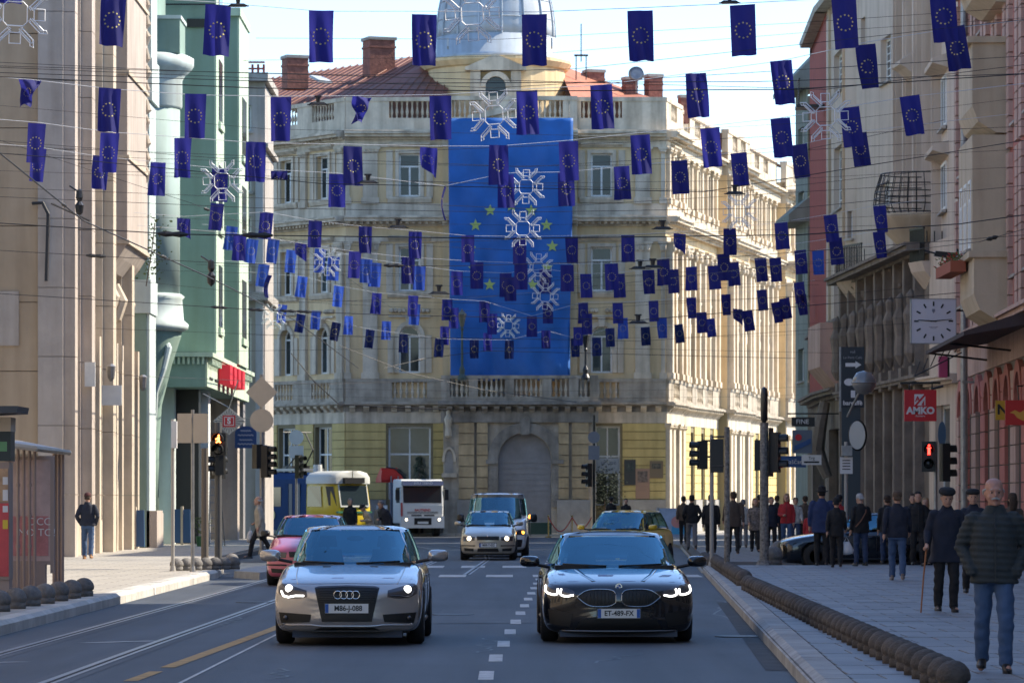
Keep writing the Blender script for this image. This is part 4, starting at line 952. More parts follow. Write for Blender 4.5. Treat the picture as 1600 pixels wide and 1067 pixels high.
WG = Wall(px_on(125.4,1452), px_on(120.6,1498)); m = MB(); panel(m, 0, WG.L, 0, 9.6, [(1.0,3.4,.5,4.6)], .4); m.build('lower_wall', M_cream, CR, WG.M); window(CR, WG, 2.2, .5, 2.4, 4.1, 'mid', 0, .25, sill=False)
q = MB(); cornice(q, 0, WG.L, 5.2, [(.1,.2),(.1,.4),(.08,.45)]); q.build('cornice', M_cream, CR, WG.M)
# ---- red-brown building with corner oriel
RB_ = bld('red_brown_building', 'red brown building with white grid windows and projecting eaves left of the cream one', 12, 158)
M_rb = mat('red_brown_render', (.30,.05,.028), .8, var=.12, scale=.8, streak=.2, bump=.1)
V0 = px_on(168, 1268); V1 = px_on(156, 1291); V2 = px_on(148.5, 1322)
wa = Wall(V0, V1); wb = Wall(V1, V2); zR = CAMZ+(HZ-22)*158/F
wall_with(RB_, wb, M_cream, [(1303,1318,80,143),(1303,1318,228,326),(1303,1318,412,505)], 5.6, zR, 'grid')
wall_with(RB_, wa, M_rb, [], 5.6, zR)
MB().prism([V0, V1, V2, (20,149), (20,169), (V0[0],169)], zR-.5, zR-.2, 'z').build('roof_slab', M_rb, RB_); blk(RB_, 'core', M_rb, 13.2, 20, 150, 169, 0, zR-.5)
MB().add([(V0[0],V0[1],5.6),(V0[0]+.0,169,5.6),(V0[0],169,zR),(V0[0],V0[1],zR)], [(0,1,2,3)]).build('side_wall', M_rb, RB_)
for w_ in (wa, wb):
    q = MB(); q.prism([(.5,zR-.2),(-.45,zR-.2),(-.5,zR),(.5,zR+1.2)], -.2, w_.L+.2); q.build('eaves', M_stone, RB_, w_.M)
    q = MB(); cornice(q, 0, w_.L, 5.5, [(.12,.2),(.12,.5),(.1,.6)]); cornice(q, 0, w_.L, 8.2, [(.1,.15),(.1,.3)]) ; q.build('cornice', M_oldst, RB_, w_.M)
for px in (1298, 1320): 
    u_ = wb.u(px); MB().box(u_-.1, u_+.1, -.1, 0, 8.5, zR-.3).build('pilaster_strip', M_beige, RB_, wb.M)
w_ = Wall((V1[0], V1[1]-.1), V2); q = MB(); q.prism([(0,6.0),(-.3,5.9),(-.9,6.6),(-.9,8.2),(0,8.2)], wb.u(1300), wb.u(1320)); q.build('oriel', M_pink2, RB_, wb.M)
q = MB()
for k in range(10): q.box(-.0+.1*k, .03+.1*k, -1.0, -.97, 0, 1.0)
q.box(-.1,1.1,-1.02,-.95,.95,1.0); q.box(-.1,1.1,-1.1,0,-.12,0); q.build('iron_balcony', M_black, RB_, wa.at(wa.L-2.0, CAMZ+(HZ-175)*160/F))
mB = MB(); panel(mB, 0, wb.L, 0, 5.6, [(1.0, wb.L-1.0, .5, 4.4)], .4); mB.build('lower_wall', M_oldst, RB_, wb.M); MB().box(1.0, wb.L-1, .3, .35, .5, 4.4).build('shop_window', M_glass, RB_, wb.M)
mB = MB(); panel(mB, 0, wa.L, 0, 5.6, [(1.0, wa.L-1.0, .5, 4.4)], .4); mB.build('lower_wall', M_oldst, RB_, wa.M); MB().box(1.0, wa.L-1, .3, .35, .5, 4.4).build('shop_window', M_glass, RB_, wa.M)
st = MB(); st.tube([(0,-.2,2.6),(-.1,-.6,3.6),(.1,-.5,4.5),(0,-.3,5.4)], [.18,.3,.26,.2], 8); st.tube([(.1,-.5,4.4),(-.5,-.5,4.2),(-.7,-.4,5.0)], [.12,.1,.08], 6); st.build('atlas_figure', M_oldst, RB_, wb.at(wb.L*.35, 0))
# ---- grey-green building beyond
GG = bld('grey_green_building', 'grey green building with sloping eaves beyond the red brown building', 13, 176)
M_gg = mat('grey_green_plaster', (.20,.225,.19), .85, var=.12, scale=.8, streak=.25)
V3 = px_on(176, 1243); V4 = px_on(172, 1262)
wg = Wall(V3, V4); zG = CAMZ+(HZ-150)*176/F
wall_with(GG, wg, M_gg, [(1247,1256,200,250),(1247,1256,300,345),(1247,1256,420,470),(1247,1256,545,595)], 0, zG, 'mid')
MB().prism([(V3[0]+.02,176.05),(13.75,195),(21,195),(21,176.05)], 0, zG, 'z').build('core', M_gg, GG)  # core carried back out of sight to block sun on tram and lorry
q = MB(); q.prism([(.5,zG),(-.9,zG-.1),(-.9,zG+.1),(1.5,zG+2.6)], -.6, wg.L); q.build('eaves', M_gg, GG, wg.M)
q = MB(); q.prism([(.5,CAMZ+(HZ-350)*174/F),(-.8,CAMZ+(HZ-352)*174/F),(-.8,CAMZ+(HZ-340)*174/F),(.5,CAMZ+(HZ-300)*174/F)], -.5, wg.L); q.build('string_course', M_gg, GG, wg.M)
# ---- unseen buildings added up the street on the right to shade the road
for i, (y0, y1, x, h, c, lab) in enumerate(((74,93.9,13.0,15.6,(.44,.38,.32),'unseen grey beige building added before the pink one to shade the road'),(30,73.8,12.6,20.5,(.40,.34,.28),'unseen taller tan building added on the right to shade the road'),(-20,29.8,12.4,20,(.42,.38,.34),'unseen grey building added beside the camera on the right for shade'))):
    b = bld('unseen_street_building', lab, x, (y0+y1)/2); W_ = Wall((x, y1), (x, y0)); mw = mat('street_plaster_%s' % 'ghijkl'[i], c, .85, var=.1, streak=.2, scale=.7)
    blk(b, 'core', mw, x+.35, x+10, y0, y1, 0, h); simple_row(b, W_, 4.6, int((h-5)//3.6), 3.6, 1.2, 2.0, 3.2, mw); simple_row(b, W_, 0, 1, 4.6, 2.2, 2.8, 3.4, mw, sur=False, base=.7, style='mid')
    blk(b, 'cornice', M_trim, x-.5, x+10, y0, y1, h, h+.5); blk(b, 'end_wall', mw, x, x+.35, y0-.02, y0, 0, h); blk(b, 'end_wall', mw, x, x+.35, y1, y1+.02, 0, h)
# ================================================================ banner, bunting, cables, snowflake lights
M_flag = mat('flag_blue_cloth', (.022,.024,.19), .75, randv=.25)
M_flagl = mat('flag_sunlit_blue_cloth', (.04,.09,.42), .75, randv=.2)  # same flag cloth, sun shining through it put into the colour
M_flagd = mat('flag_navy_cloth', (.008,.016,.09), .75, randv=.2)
for m in (M_flag, M_flagl, M_flagd):
    nt = m.node_tree; b = nt.nodes['Principled BSDF']; o = nt.nodes['Material Output']; t = nt.nodes.new('ShaderNodeBsdfTranslucent'); mx = nt.nodes.new('ShaderNodeMixShader')
    src = b.inputs['Base Color'].links[0].from_socket; nt.links.new(src, t.inputs[0]); mx.inputs[0].default_value = .5
    nt.links.new(b.outputs[0], mx.inputs[1]); nt.links.new(t.outputs[0], mx.inputs[2]); nt.links.new(mx.outputs[0], o.inputs[0])
M_star = mat('flag_star_gold', (.55,.48,.18), .7)
M_banner = mat('banner_blue_cloth', (.006,.10,.36), .6, var=.16, scale=.9)
M_bstar = mat('banner_star_yellow', (.36,.44,.12), .6)
def star_pts(cx, cz, r, rot=0): return [(cx + (r if k % 2 == 0 else r*.42)*math.sin(math.pi*k/5+rot), cz + (r if k % 2 == 0 else r*.42)*math.cos(math.pi*k/5+rot)) for k in range(10)]
# giant banner
bn = empty('giant_banner', T(0, 199, 8), 'huge blue banner with a circle of yellow stars hanging over the palace front', 'banner')
bW = Wall((-3.10, 198.62), (2.96, 198.62)); nx, nz = 40, 70; z0, z1 = 7.62, 20.25
def bz_(u, z): t = (z-z0)/(z1-z0); return .07*math.sin(u*2.1+z*.35) + .06*math.sin(u*5.3+1+z*.2)*(1-t*.6) - .09*math.sin(z*1.1)*(u/bW.L) + .05*math.sin((u+z)*3.1)*(1-t*.7) + .035*math.sin(u*3.3-z*2.3)
m = MB(); m.smooth = True; vs = []
for j in range(nz+1):
    for i in range(nx+1):
        u = bW.L*i/nx + (.0 if j/nz > .95 else .0) ; z = z0 + (z1-z0)*j/nz
        if i == nx: u -= .25*(1-j/nz)**2
        if i == 0: u += .12*(1-j/nz)
        if j == 0: z += .12*math.sin(i*.35)
        vs.append((u, bz_(u, z), z))
fs = [(j*(nx+1)+i, j*(nx+1)+i+1, (j+1)*(nx+1)+i+1, (j+1)*(nx+1)+i) for j in range(nz) for i in range(nx)]
m.add(vs, fs); cl = m.build('cloth', M_banner, bn, bW.M); sd_ = cl.modifiers.new('thickness', 'SOLIDIFY'); sd_.thickness = .01; sd_.offset = 1
for px, py in ((766,329),(743,352),(765,445),(854,352),(863,385),(855,418),(832,445),(830,329),(799,322),(736,388),(741,420),(797,452)):
    u, z = bW.uv(px, py); s = MB(); s.prism([(x, y) for x, y in star_pts(0, 0, .31)], -.012, 0, 'y'); s.build('star', M_bstar, bn, bW.M @ Matrix.Translation((u, bz_(u, z)-.06, z)))
for t in (.03, .25, .5, .75, .97): q = MB(); q.tube([(bW.L*t, 0, z1-.02), (bW.L*t, .9, z1+.95)], .012, 4); q.build('tie_rope', M_cable, bn, bW.M)
# small flags: 0.42 x 0.84 m, twelve gold stars
FH = .84
def flag_meshes(seed, kind):
    rnd = random.Random(seed); nx, nz = 12, 20; ph = rnd.uniform(0, 6); a = rnd.uniform(.015, .038); a2 = rnd.uniform(-.05, .05); W_ = .42
    def pos(x, z):                              # x in -.5..0.5, z in -1..0
        y = a*math.sin(x*9+ph+z*2)*(-z+.15)*2 + a2*z*z*(1 if kind == 0 else 0); X = x*W_; Z = z*FH
        if kind == 1: X = X*(1-.5*min(1,-z*1.6)) + .1*z; Z = z*FH*.55 + .12*abs(x)*z; y += .1*math.sin(z*8+x*5)      # gathered, hanging from one corner
        if kind == 2: Z = -FH*.5*(1-abs(1+2*z*.9))*.55 - .02; y += -.09*(-z)                                     # folded over the line
        if kind == 3: X = X*.35 + .1*math.sin(z*3); y += x*.3                                                       # turned edge-on
        if kind == 4: X = x*W_*1.0; Z = z*FH*.45 - (x+.5)*.18*(-z)*1.5 - .05*(x+.5); y += .05*math.sin(x*10)
        return Vector((X, y, Z))
    m = MB(); m.smooth = True
    m.add([pos(-.5+i/nx, -j/nz) for j in range(nz+1) for i in range(nx+1)], [(j*(nx+1)+i, j*(nx+1)+i+1, (j+1)*(nx+1)+i+1, (j+1)*(nx+1)+i) for j in range(nz) for i in range(nx)])
    s = MB()
    for k in range(12):
        t = 2*math.pi*k/12; cx, cz = .30*math.sin(t), -.5 + .15*math.cos(t)
        for off in (-.009, .009):
            ctr = pos(cx, cz) + Vector((0, off, 0)); r = .021; base = len(s.v)
            ring = [ctr + (pos(cx+dx/W_, cz+dz/FH) - pos(cx, cz)) for dx, dz in star_pts(0, 0, r)]
            s.add([ctr] + ring, [(0, q+1, (q+1) % 10 + 1) for q in range(10)])
    return m, s
FV = {}
for kind, n in ((0, 5), (1, 1), (2, 1), (3, 1), (4, 1)):
    for v in range(n):
        m, s = flag_meshes(10*kind+v, kind); sm_ = s.mesh('star_ring', M_star)
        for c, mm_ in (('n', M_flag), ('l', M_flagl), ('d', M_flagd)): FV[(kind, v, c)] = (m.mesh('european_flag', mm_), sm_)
rows = {   # string depth: (x, top y, tilt, colour, kind)
 67: [(18,-75,4),(178,-8,4),(341,8,3),(502,17,1.5),(663,23,0),(835,23,0),(1000,17,-1.5),(1160,8,-2.5),(1318,-4,-4),(1472,-14,-5)],
 78: [(47,125,0,'n',1),(172,138,3.5),(306,147,2),(439,152,1),(566,152,0,'n',1),(688,150,-1),(823,142,-2),(939,133,-3),(1087,115,-5),(1220,95,-6),(1352,70,-8),(1490,42,-10)],
 87: [(58,193,5),(172,208,4),(286,216,2.5),(400,222,1.5),(551,229,0),(670,229,0,'n',4),(779,227,-1),(888,221,-2),(1000,211,-3),(1109,200,-5),(1219,185,-6),(1327,168,-8),(1421,150,-9)],
 103: [(61,232,7),(158,244,5),(247,254,4),(344,263,2),(436,266,0,'n',2),(527,272,1),(696,292,0,'n',3),(790,273,-1),(884,270,-2),(971,260,-3),(1061,251,-4),(1154,239,-5),(1248,226,-7),(1341,208,-9)],
 128: [(287,340,0,'n',4),(340,318,7),(417,332,6),(493,345,3),(571,354,2),(649,362,1),(731,368,0),(812,371,0),(893,370,-1),(981,368,-1),(1062,364,0,'n',4),(1140,357,-3),(1220,348,-5),(1297,336,-7),(1374,322,-8)],
 129: [(375,366,4),(555,393,4),(638,402,2),(745,410,0),(814,411,0),(886,414,-1),(955,412,-3),(1036,405,-4),(1130,397,-4),(1305,372,-7),(1373,362,-8)],
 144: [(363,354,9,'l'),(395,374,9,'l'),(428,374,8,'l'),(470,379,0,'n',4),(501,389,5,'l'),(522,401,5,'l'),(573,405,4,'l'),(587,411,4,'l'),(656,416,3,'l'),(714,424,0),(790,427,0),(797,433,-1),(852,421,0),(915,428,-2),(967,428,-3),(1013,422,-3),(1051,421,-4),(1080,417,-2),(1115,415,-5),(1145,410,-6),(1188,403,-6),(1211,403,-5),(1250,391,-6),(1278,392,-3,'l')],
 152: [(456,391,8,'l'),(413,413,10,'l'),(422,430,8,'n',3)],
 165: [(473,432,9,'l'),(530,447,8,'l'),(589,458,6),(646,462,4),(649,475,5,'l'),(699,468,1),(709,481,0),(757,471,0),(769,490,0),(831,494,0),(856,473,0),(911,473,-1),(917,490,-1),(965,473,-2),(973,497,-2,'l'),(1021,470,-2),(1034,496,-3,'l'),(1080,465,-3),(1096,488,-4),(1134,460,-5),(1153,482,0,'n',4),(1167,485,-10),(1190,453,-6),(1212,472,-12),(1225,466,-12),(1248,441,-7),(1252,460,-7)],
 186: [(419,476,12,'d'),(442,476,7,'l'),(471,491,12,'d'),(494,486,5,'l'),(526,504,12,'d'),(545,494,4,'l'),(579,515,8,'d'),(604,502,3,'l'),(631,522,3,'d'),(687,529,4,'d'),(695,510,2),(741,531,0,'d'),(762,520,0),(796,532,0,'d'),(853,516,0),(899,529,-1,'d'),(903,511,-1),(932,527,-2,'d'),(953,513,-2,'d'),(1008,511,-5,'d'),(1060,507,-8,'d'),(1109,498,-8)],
}
rowname = {67:'the top string',78:'the second string from top',87:'the third string from top',103:'the fourth string from top',
 128:'the fifth string from top',129:'the string under the cornice',144:'the middle windows string',152:'the short left string',
 165:'the string over arched windows',186:'the lowest and farthest string'}
kindname = {0:'dark blue flag with gold stars', 1:'crumpled dark blue flag', 2:'folded blue flag', 3:'blue flag turned edge on', 4:'twisted blue flag'}
M_string = mat('pale_cord', (.55,.57,.60), .6)
rv = random.Random(4)
for d, fl in rows.items():
    pts = []
    fl = sorted(fl, key=lambda f: f[0])
    for i, f in enumerate(fl):
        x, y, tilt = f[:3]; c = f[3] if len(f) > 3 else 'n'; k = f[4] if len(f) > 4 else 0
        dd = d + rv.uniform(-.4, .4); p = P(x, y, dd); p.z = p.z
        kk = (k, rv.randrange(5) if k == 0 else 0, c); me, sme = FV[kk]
        lab = {'n':kindname[k], 'l':kindname[k].replace('dark blue','sunlit blue'), 'd':kindname[k].replace('dark blue','navy blue')}[c] + ', ' + ordn(i) + ' from left on ' + rowname[d]
        M = Matrix.Translation(p) @ Euler((rv.uniform(-.05,.05), R(tilt)*.9, rv.uniform(-.38,.38))).to_matrix().to_4x4()
        o = obj('european_flag', me, None, M); props(o, lab, 'flag', 'small flags strung across the street')
        obj('star_ring', sme, o, M)['kind'] = 'stuff'
        pts.append((p.x, d, p.z+.01))
    # the string itself follows the flag tops out to the facades
    xs = [p[0] for p in pts]; a = pts[0]; b = pts[-1]
    keep = []
    for p in pts:
        if not keep or p[0] - keep[-1][0] > 1.2: keep.append(p)
    xl, xr = (-15.3 if d < 104 else (-12.9 if d < 135 else -10.9)), (12.4 if d < 90 else (rx(d) if d < 120 else 12.9))
    if d in (152,): xl, xr = -10.9, keep[-1][0]+4
    sl = .13; path = [(xl, d, keep[0][2] + sl*(keep[0][0]-xl)*.6)] + keep + [(xr, d, keep[-1][2] + sl*(xr-keep[-1][0])*.9)]
    q = MB(); q.tube(path, .006, 4); o = q.build('bunting_string', M_string); props(o, 'pale cord of flags, ' + rowname[d], 'cord', 'cords carrying the flags')
# snowflake light frames
def snow_mesh():
    m = MB(); r = .012
    def loop(pts, closed=True):
        pts = pts + [pts[0]] if closed else pts
        m.tube([(x, 0, z) for x, z in pts], r, 4)
    s = .21; c = .07
    loop([(-s,-s+c),(-s+c,-s),(s-c,-s),(s,-s+c),(s,s-c),(s-c,s),(-s+c,s),(-s,s-c)])
    for k in range(4):
        a = k*math.pi/2
        def rt(p): return (p[0]*math.cos(a)-p[1]*math.sin(a), p[0]*math.sin(a)+p[1]*math.cos(a))
        loop([rt(p) for p in ((-.1,.33),(.1,.33),(.1,.52),(-.1,.52))])
        loop([rt(p) for p in ((.12,.24),(.33,.45),(.33,.58),(.27,.55),(.27,.46),(.07,.26))])
        loop([rt(p) for p in ((-.12,.24),(-.33,.45),(-.33,.58),(-.27,.55),(-.27,.46),(-.07,.26))])
        loop([rt(p) for p in ((.26,.14),(.44,.32),(.50,.32),(.50,.27),(.30,.07))])
        loop([rt(p) for p in ((.26,-.14),(.44,-.32),(.50,-.32),(.50,-.27),(.30,-.07))])
    return m.mesh('snowflake_light', M_snow)
M_snow = mat('white_tube', (.72,.74,.76), .4)
sm_ = snow_mesh()
for px, py, size, lab in ((772,180,84,'large white wire snowflake in front of the attic balustrade above the banner'),(822,292,62,'white wire snowflake on the upper part of the banner, second down'),
    (817,357,62,'white wire snowflake among the yellow stars, third down'),(841,418,50,'faint white wire snowflake below the star circle'),(852,463,48,'white wire snowflake low on the right of the banner'),
    (794,509,40,'small bright white wire snowflake low on the banner'),(347,283,70,'white wire snowflake in front of the green building'),(511,410,48,'white wire snowflake behind sunlit blue flags left of the banner'),
    (428,495,42,'small white wire snowflake near the palace left wing'),(24,22,110,'big white wire snowflake in the top left corner'),(1290,182,84,'grey wire snowflake in front of the red brown building'),(738,22,100,'pale wire snowflake against the dome'),(1155,330,60,'wire snowflake in front of the sunlit wing')):
    d = 1.06*F/size; d = min(d, 180); o = obj('snowflake_light', sm_, None, T(*P(px, py, d), rv.uniform(-.3,.3), 0, rv.uniform(-.06,.06), .86)); props(o, lab, 'light decoration', 'snowflake light frames hung over the street')
    if 100 < px < 1500: q = MB(); z = P(px, py, d).z; q.tube([(-14 if d < 110 else -10.9, d, z+1.1), (P(px,py,d).x, d, z+.53), (13.2 if d > 104 else 12.4, d, z+1.3)], .006, 4); c_ = q.build('suspension_wire', M_cable); props(c_, 'thin wire above the snowflake ' + lab.split('snowflake ')[1], 'wire', 'wires holding the snowflakes')
# dark tram cables: (points as x, y, depth), radius
def cable(pts, r, lab, sag=0.0, blobs=()):
    v = [P(*p) for p in pts]; path = []
    if pts[0][0] <= 0 and v[0].x > (-15.3 if v[0].y < 104 else -12.9): X = -15.3 if v[0].y < 104 else -12.9; s_ = (v[0]-v[1])/(v[0].x-v[1].x); v.insert(0, v[0] + Vector((X-v[0].x, s_.y*(X-v[0].x), abs(X-v[0].x)*.06)))
    if pts[-1][0] >= 1600 and v[-1].x < 12.5: s_ = (v[-1]-v[-2])/(v[-1].x-v[-2].x); v.append(v[-1] + Vector((12.6-v[-1].x, s_.y*(12.6-v[-1].x), (12.6-v[-1].x)*.06)))
    for a, b in zip(v, v[1:]):
        for k in range(8): t = k/8; p = a.lerp(b, t); p.z -= sag*4*t*(1-t); path.append(p)
    path.append(v[-1]); q = MB(); q.tube(path, r*.62, 5); o = q.build('overhead_cable', M_cable); props(o, lab, 'cable', 'overhead cables of the tram line')
    for t in blobs:
        i = int(t*(len(path)-1)); p = path[i]; d_ = (path[min(i+1,len(path)-1)]-path[max(i-1,0)]).normalized(); s = MB(); s.tube([p-d_*.22, p-d_*.1, p, p+d_*.1, p+d_*.22], [.02,.05,.035,.05,.02], 6); s.build('insulator', M_cable, o)
    return o
cable([(-60,118,60),(400,138,60),(800,143,60),(1240,140,60),(1660,112,60)], .012, 'thick dark cable across the view level with the attic')
cable([(-60,112,66),(520,131,66),(1180,128,66),(1527,118,66),(1700,112,66)], .010, 'upper of the two dark cables level with the palace roof')
cable([(-60,235,52),(105,248,52),(500,287,52),(1100,300,52),(1660,210,52)], .008, 'dark cable sagging under the third string of flags', 0.0)
cable([(-60,305,75),(400,325,75),(800,332,75),(1250,325,75),(1700,280,75)], .008, 'dark cable crossing the banner above its stars')
cable([(-60,345,60),(270,366,60),(800,373,60),(1250,367,60),(1500,350,60),(1700,322,60)], .013, 'heavy dark cable across the view below the stars top', 0, (.30,.33))
cable([(-60,388,90),(360,412,90),(700,416,90),(1100,405,90),(1700,360,90)], .011, 'dark cable with insulators left of the banner', 0, (.12,.31,.55))
cable([(-60,455,110),(400,484,110),(600,492,110),(1000,500,110),(1700,440,110)], .016, 'low dark cable with bulky insulators above the arched windows', 0, (.22,.28,.33,.37))
cable([(-60,505,120),(420,523,120),(1000,533,120),(1500,500,120),(1700,490,120)], .009, 'lowest thin cable across the street')
cable([(-60,555,140),(600,545,140),(900,543,140),(1700,560,140)], .009, 'thin cable in front of the arched windows')
cable([(-60,200,110),(300,318,110),(470,385,120),(640,500,170)], .01, 'slanting cable coming down from the left', 0, (.4,))
cable([(0,240,90),(130,345,100),(230,390,104),(330,435,110),(460,500,150),(560,575,190)], .03, 'thick slanting contact cable with a black insulator at the beige building', 0, (.3,.55))
cable([(80,318,100),(140,345,100)], .04, 'short bulky black insulator rod by the beige building')
cable([(455,552,175),(490,595,175),(530,632,178),(700,640,180)], .04, 'black feeder cable looping down above the tram')
cable([(530,540,180),(640,583,182),(760,610,185),(900,628,190)], .025, 'contact wire running to the portico from the left')
cable([(600,575,180),(665,560,182),(760,548,182),(1250,560,182)], .02, 'span wire in front of the portico', 0, (.3,))
cable([(1700,330,80),(1530,378,84),(1300,405,100),(1000,440,140),(700,470,190)], .012, 'cable running from the pink building toward the banner', 0, (.22,.24))
cable([(1475,188,112),(1350,215,112),(1230,240,112)], .012, 'thin wire from the cream wall under the second flag row')
cable([(400,60,70),(780,62,72),(1250,36,72),(1700,5,72)], .006, 'thin pale wire high against the sky')
cable([(380,95,80),(800,88,80),(1250,52,80),(1700,22,80)], .006, 'second thin wire against the sky')
cable([(-60,95,58),(300,112,58),(560,118,58),(900,108,58),(1250,70,58),(1700,20,58)], .006, 'thin wire sagging over the roof chimneys')
cable([(-60,160,85),(420,202,85),(900,212,85),(1300,190,85),(1700,140,85)], .006, 'thin wire under the second flag row')
cable([(-60,410,130),(500,470,130),(900,476,130),(1300,462,130),(1700,420,130)], .009, 'thin wire over the middle windows')
cable([(-60,575,120),(500,600,150),(900,590,180)], .012, 'wire sloping along the balcony level')
for k, (py, d) in enumerate(((258,95),(285,98),(350,118),(432,135),(446,150),(512,160),(528,165),(610,170),(622,175))):
    cable([(-60,py-20,d),(420,py-4,d),(800,py+2,d),(1200,py-3,d),(1700,py-30,d)], .007, ordn(k) + ' of the thin parallel span wires counted downward')
# street lamps hung on the cables
def hanging(px, py, d, lab, s=1.0):
    e = empty('hanging_lamp', T(*P(px, py, d)), lab, 'lamp', 'lamps hung on the cables'); M = T(*P(px, py, d), 0, 0, 0, s*.5*d/80)
    q = MB(); q.tbox(-.36,.36,-.16,.16,-.14,-.06,.12,.05); q.box(-.42,.42,-.1,.1,-.165,-.14); q.build('shade', M_cable, e, M)
    q = MB(); q.cyl(0,0,-.06,.14,.07,.1,8); q.box(-.14,.14,-.05,.05,.14,.2); q.build('hanger', M_cable, e, M)
    q = MB(); q.box(-.3,.3,-.08,.08,-.19,-.166); q.build('diffuser', mat('lamp_glass', (.5,.5,.47), .3), e, M)
for a in ((497,158,72,'hanging lamp between flags before the palace left wing'),(575,280,85,'hanging lamp behind the flag left of the banner top'),(622,350,95,'hanging lamp on the heavy cable left of the banner'),(686,453,110,'hanging lamp at the left edge of the banner'),
          (1035,352,95,'hanging lamp at the palace corner, right of the banner'),(1020,412,100,'hanging lamp near the corner window'),(997,499,115,'low hanging lamp right of the banner'),(1148,297,90,'hanging lamp before the sunlit wing'),(372,4,55,'hanging lamp at the top edge on the left'),(1140,-1,55,'hanging lamp at the top edge on the right'),(1000,414,150,'small hanging lamp beside the mezzanine window')): hanging(*a)
# ================================================================ vehicles
M_tyre = M_rubber
M_alloy = mat('alloy_wheel', (.38,.38,.39), .3, metal=.9)
M_carglass = mat('car_glass', (.03,.17,.30), .04, metal=.35, spec=1.0); M_carglass.node_tree.nodes['Principled BSDF'].inputs['IOR'].default_value = 2.0
def car_glass(m):
    nt = m.node_tree; b = nt.nodes['Principled BSDF']; o = nt.nodes['Material Output']; t = nt.nodes.new('ShaderNodeBsdfTransparent'); t.inputs[0].default_value = (.34,.44,.46,1)
    g = nt.nodes.new('ShaderNodeBsdfGlossy'); g.inputs[0].default_value = (.38,.78,1,1); g.inputs[1].default_value = .02  # blue of the reflected sky put into the gloss colour
    f = nt.nodes.new('ShaderNodeFresnel'); f.inputs[0].default_value = 2.8; mx = nt.nodes.new('ShaderNodeMixShader')
    nt.links.new(f.outputs[0], mx.inputs[0]); nt.links.new(t.outputs[0], mx.inputs[1]); nt.links.new(g.outputs[0], mx.inputs[2]); nt.links.new(mx.outputs[0], o.inputs[0])
M_truckglass = mat('truck_glass', (.02,.03,.035), .05, spec=.9); car_glass(M_carglass)
M_bplast = mat('black_plastic', (.014,.014,.015), .45)
M_grille = mat('grille_black', (.006,.006,.006), .5)
M_lampin = mat('lamp_housing', (.10,.10,.11), .15, metal=.6)
M_led = mat('lit_led', (1,.98,.92), .3, emit=(1,.97,.90), estr=2.4)
M_ledw = mat('lit_halogen', (1,.9,.7), .3, emit=(1,.86,.60), estr=3.0)
M_plate = mat('plate_white', (.62,.63,.62), .4); M_plblue = mat('plate_blue', (.01,.08,.35), .4); M_ink = mat('plate_ink', (.01,.01,.012), .5)
M_inner = mat('cabin_dark_trim', (.02,.021,.022), .8); M_seat = mat('seat_fabric', (.035,.035,.038), .9); M_driver = mat('driver_dark_clothes', (.06,.045,.04), .8)
def paint(name, c, metal=.5, rough=.32): return mat(name, c, rough, metal=metal, coat=1.0)
def resample(pl, n):
    pl = [Vector(p) for p in pl]; L = [0]
    for a, b in zip(pl, pl[1:]): L.append(L[-1] + (b-a).length)
    out = []
    for k in range(n+1):
        t = L[-1]*k/n
        for i in range(len(pl)-1):
            if t <= L[i+1] + 1e-9:
                s = (t-L[i])/max(1e-9, L[i+1]-L[i]); out.append(pl[i].lerp(pl[i+1], s)); break
    return out
def smooth2(pl, it=2):
    for _ in range(it):
        o = [pl[0]]
        for a, b in zip(pl, pl[1:]): o += [(a[0]*.75+b[0]*.25, a[1]*.75+b[1]*.25), (a[0]*.25+b[0]*.75, a[1]*.25+b[1]*.75)]
        pl = o + [pl[-1]]
    return pl
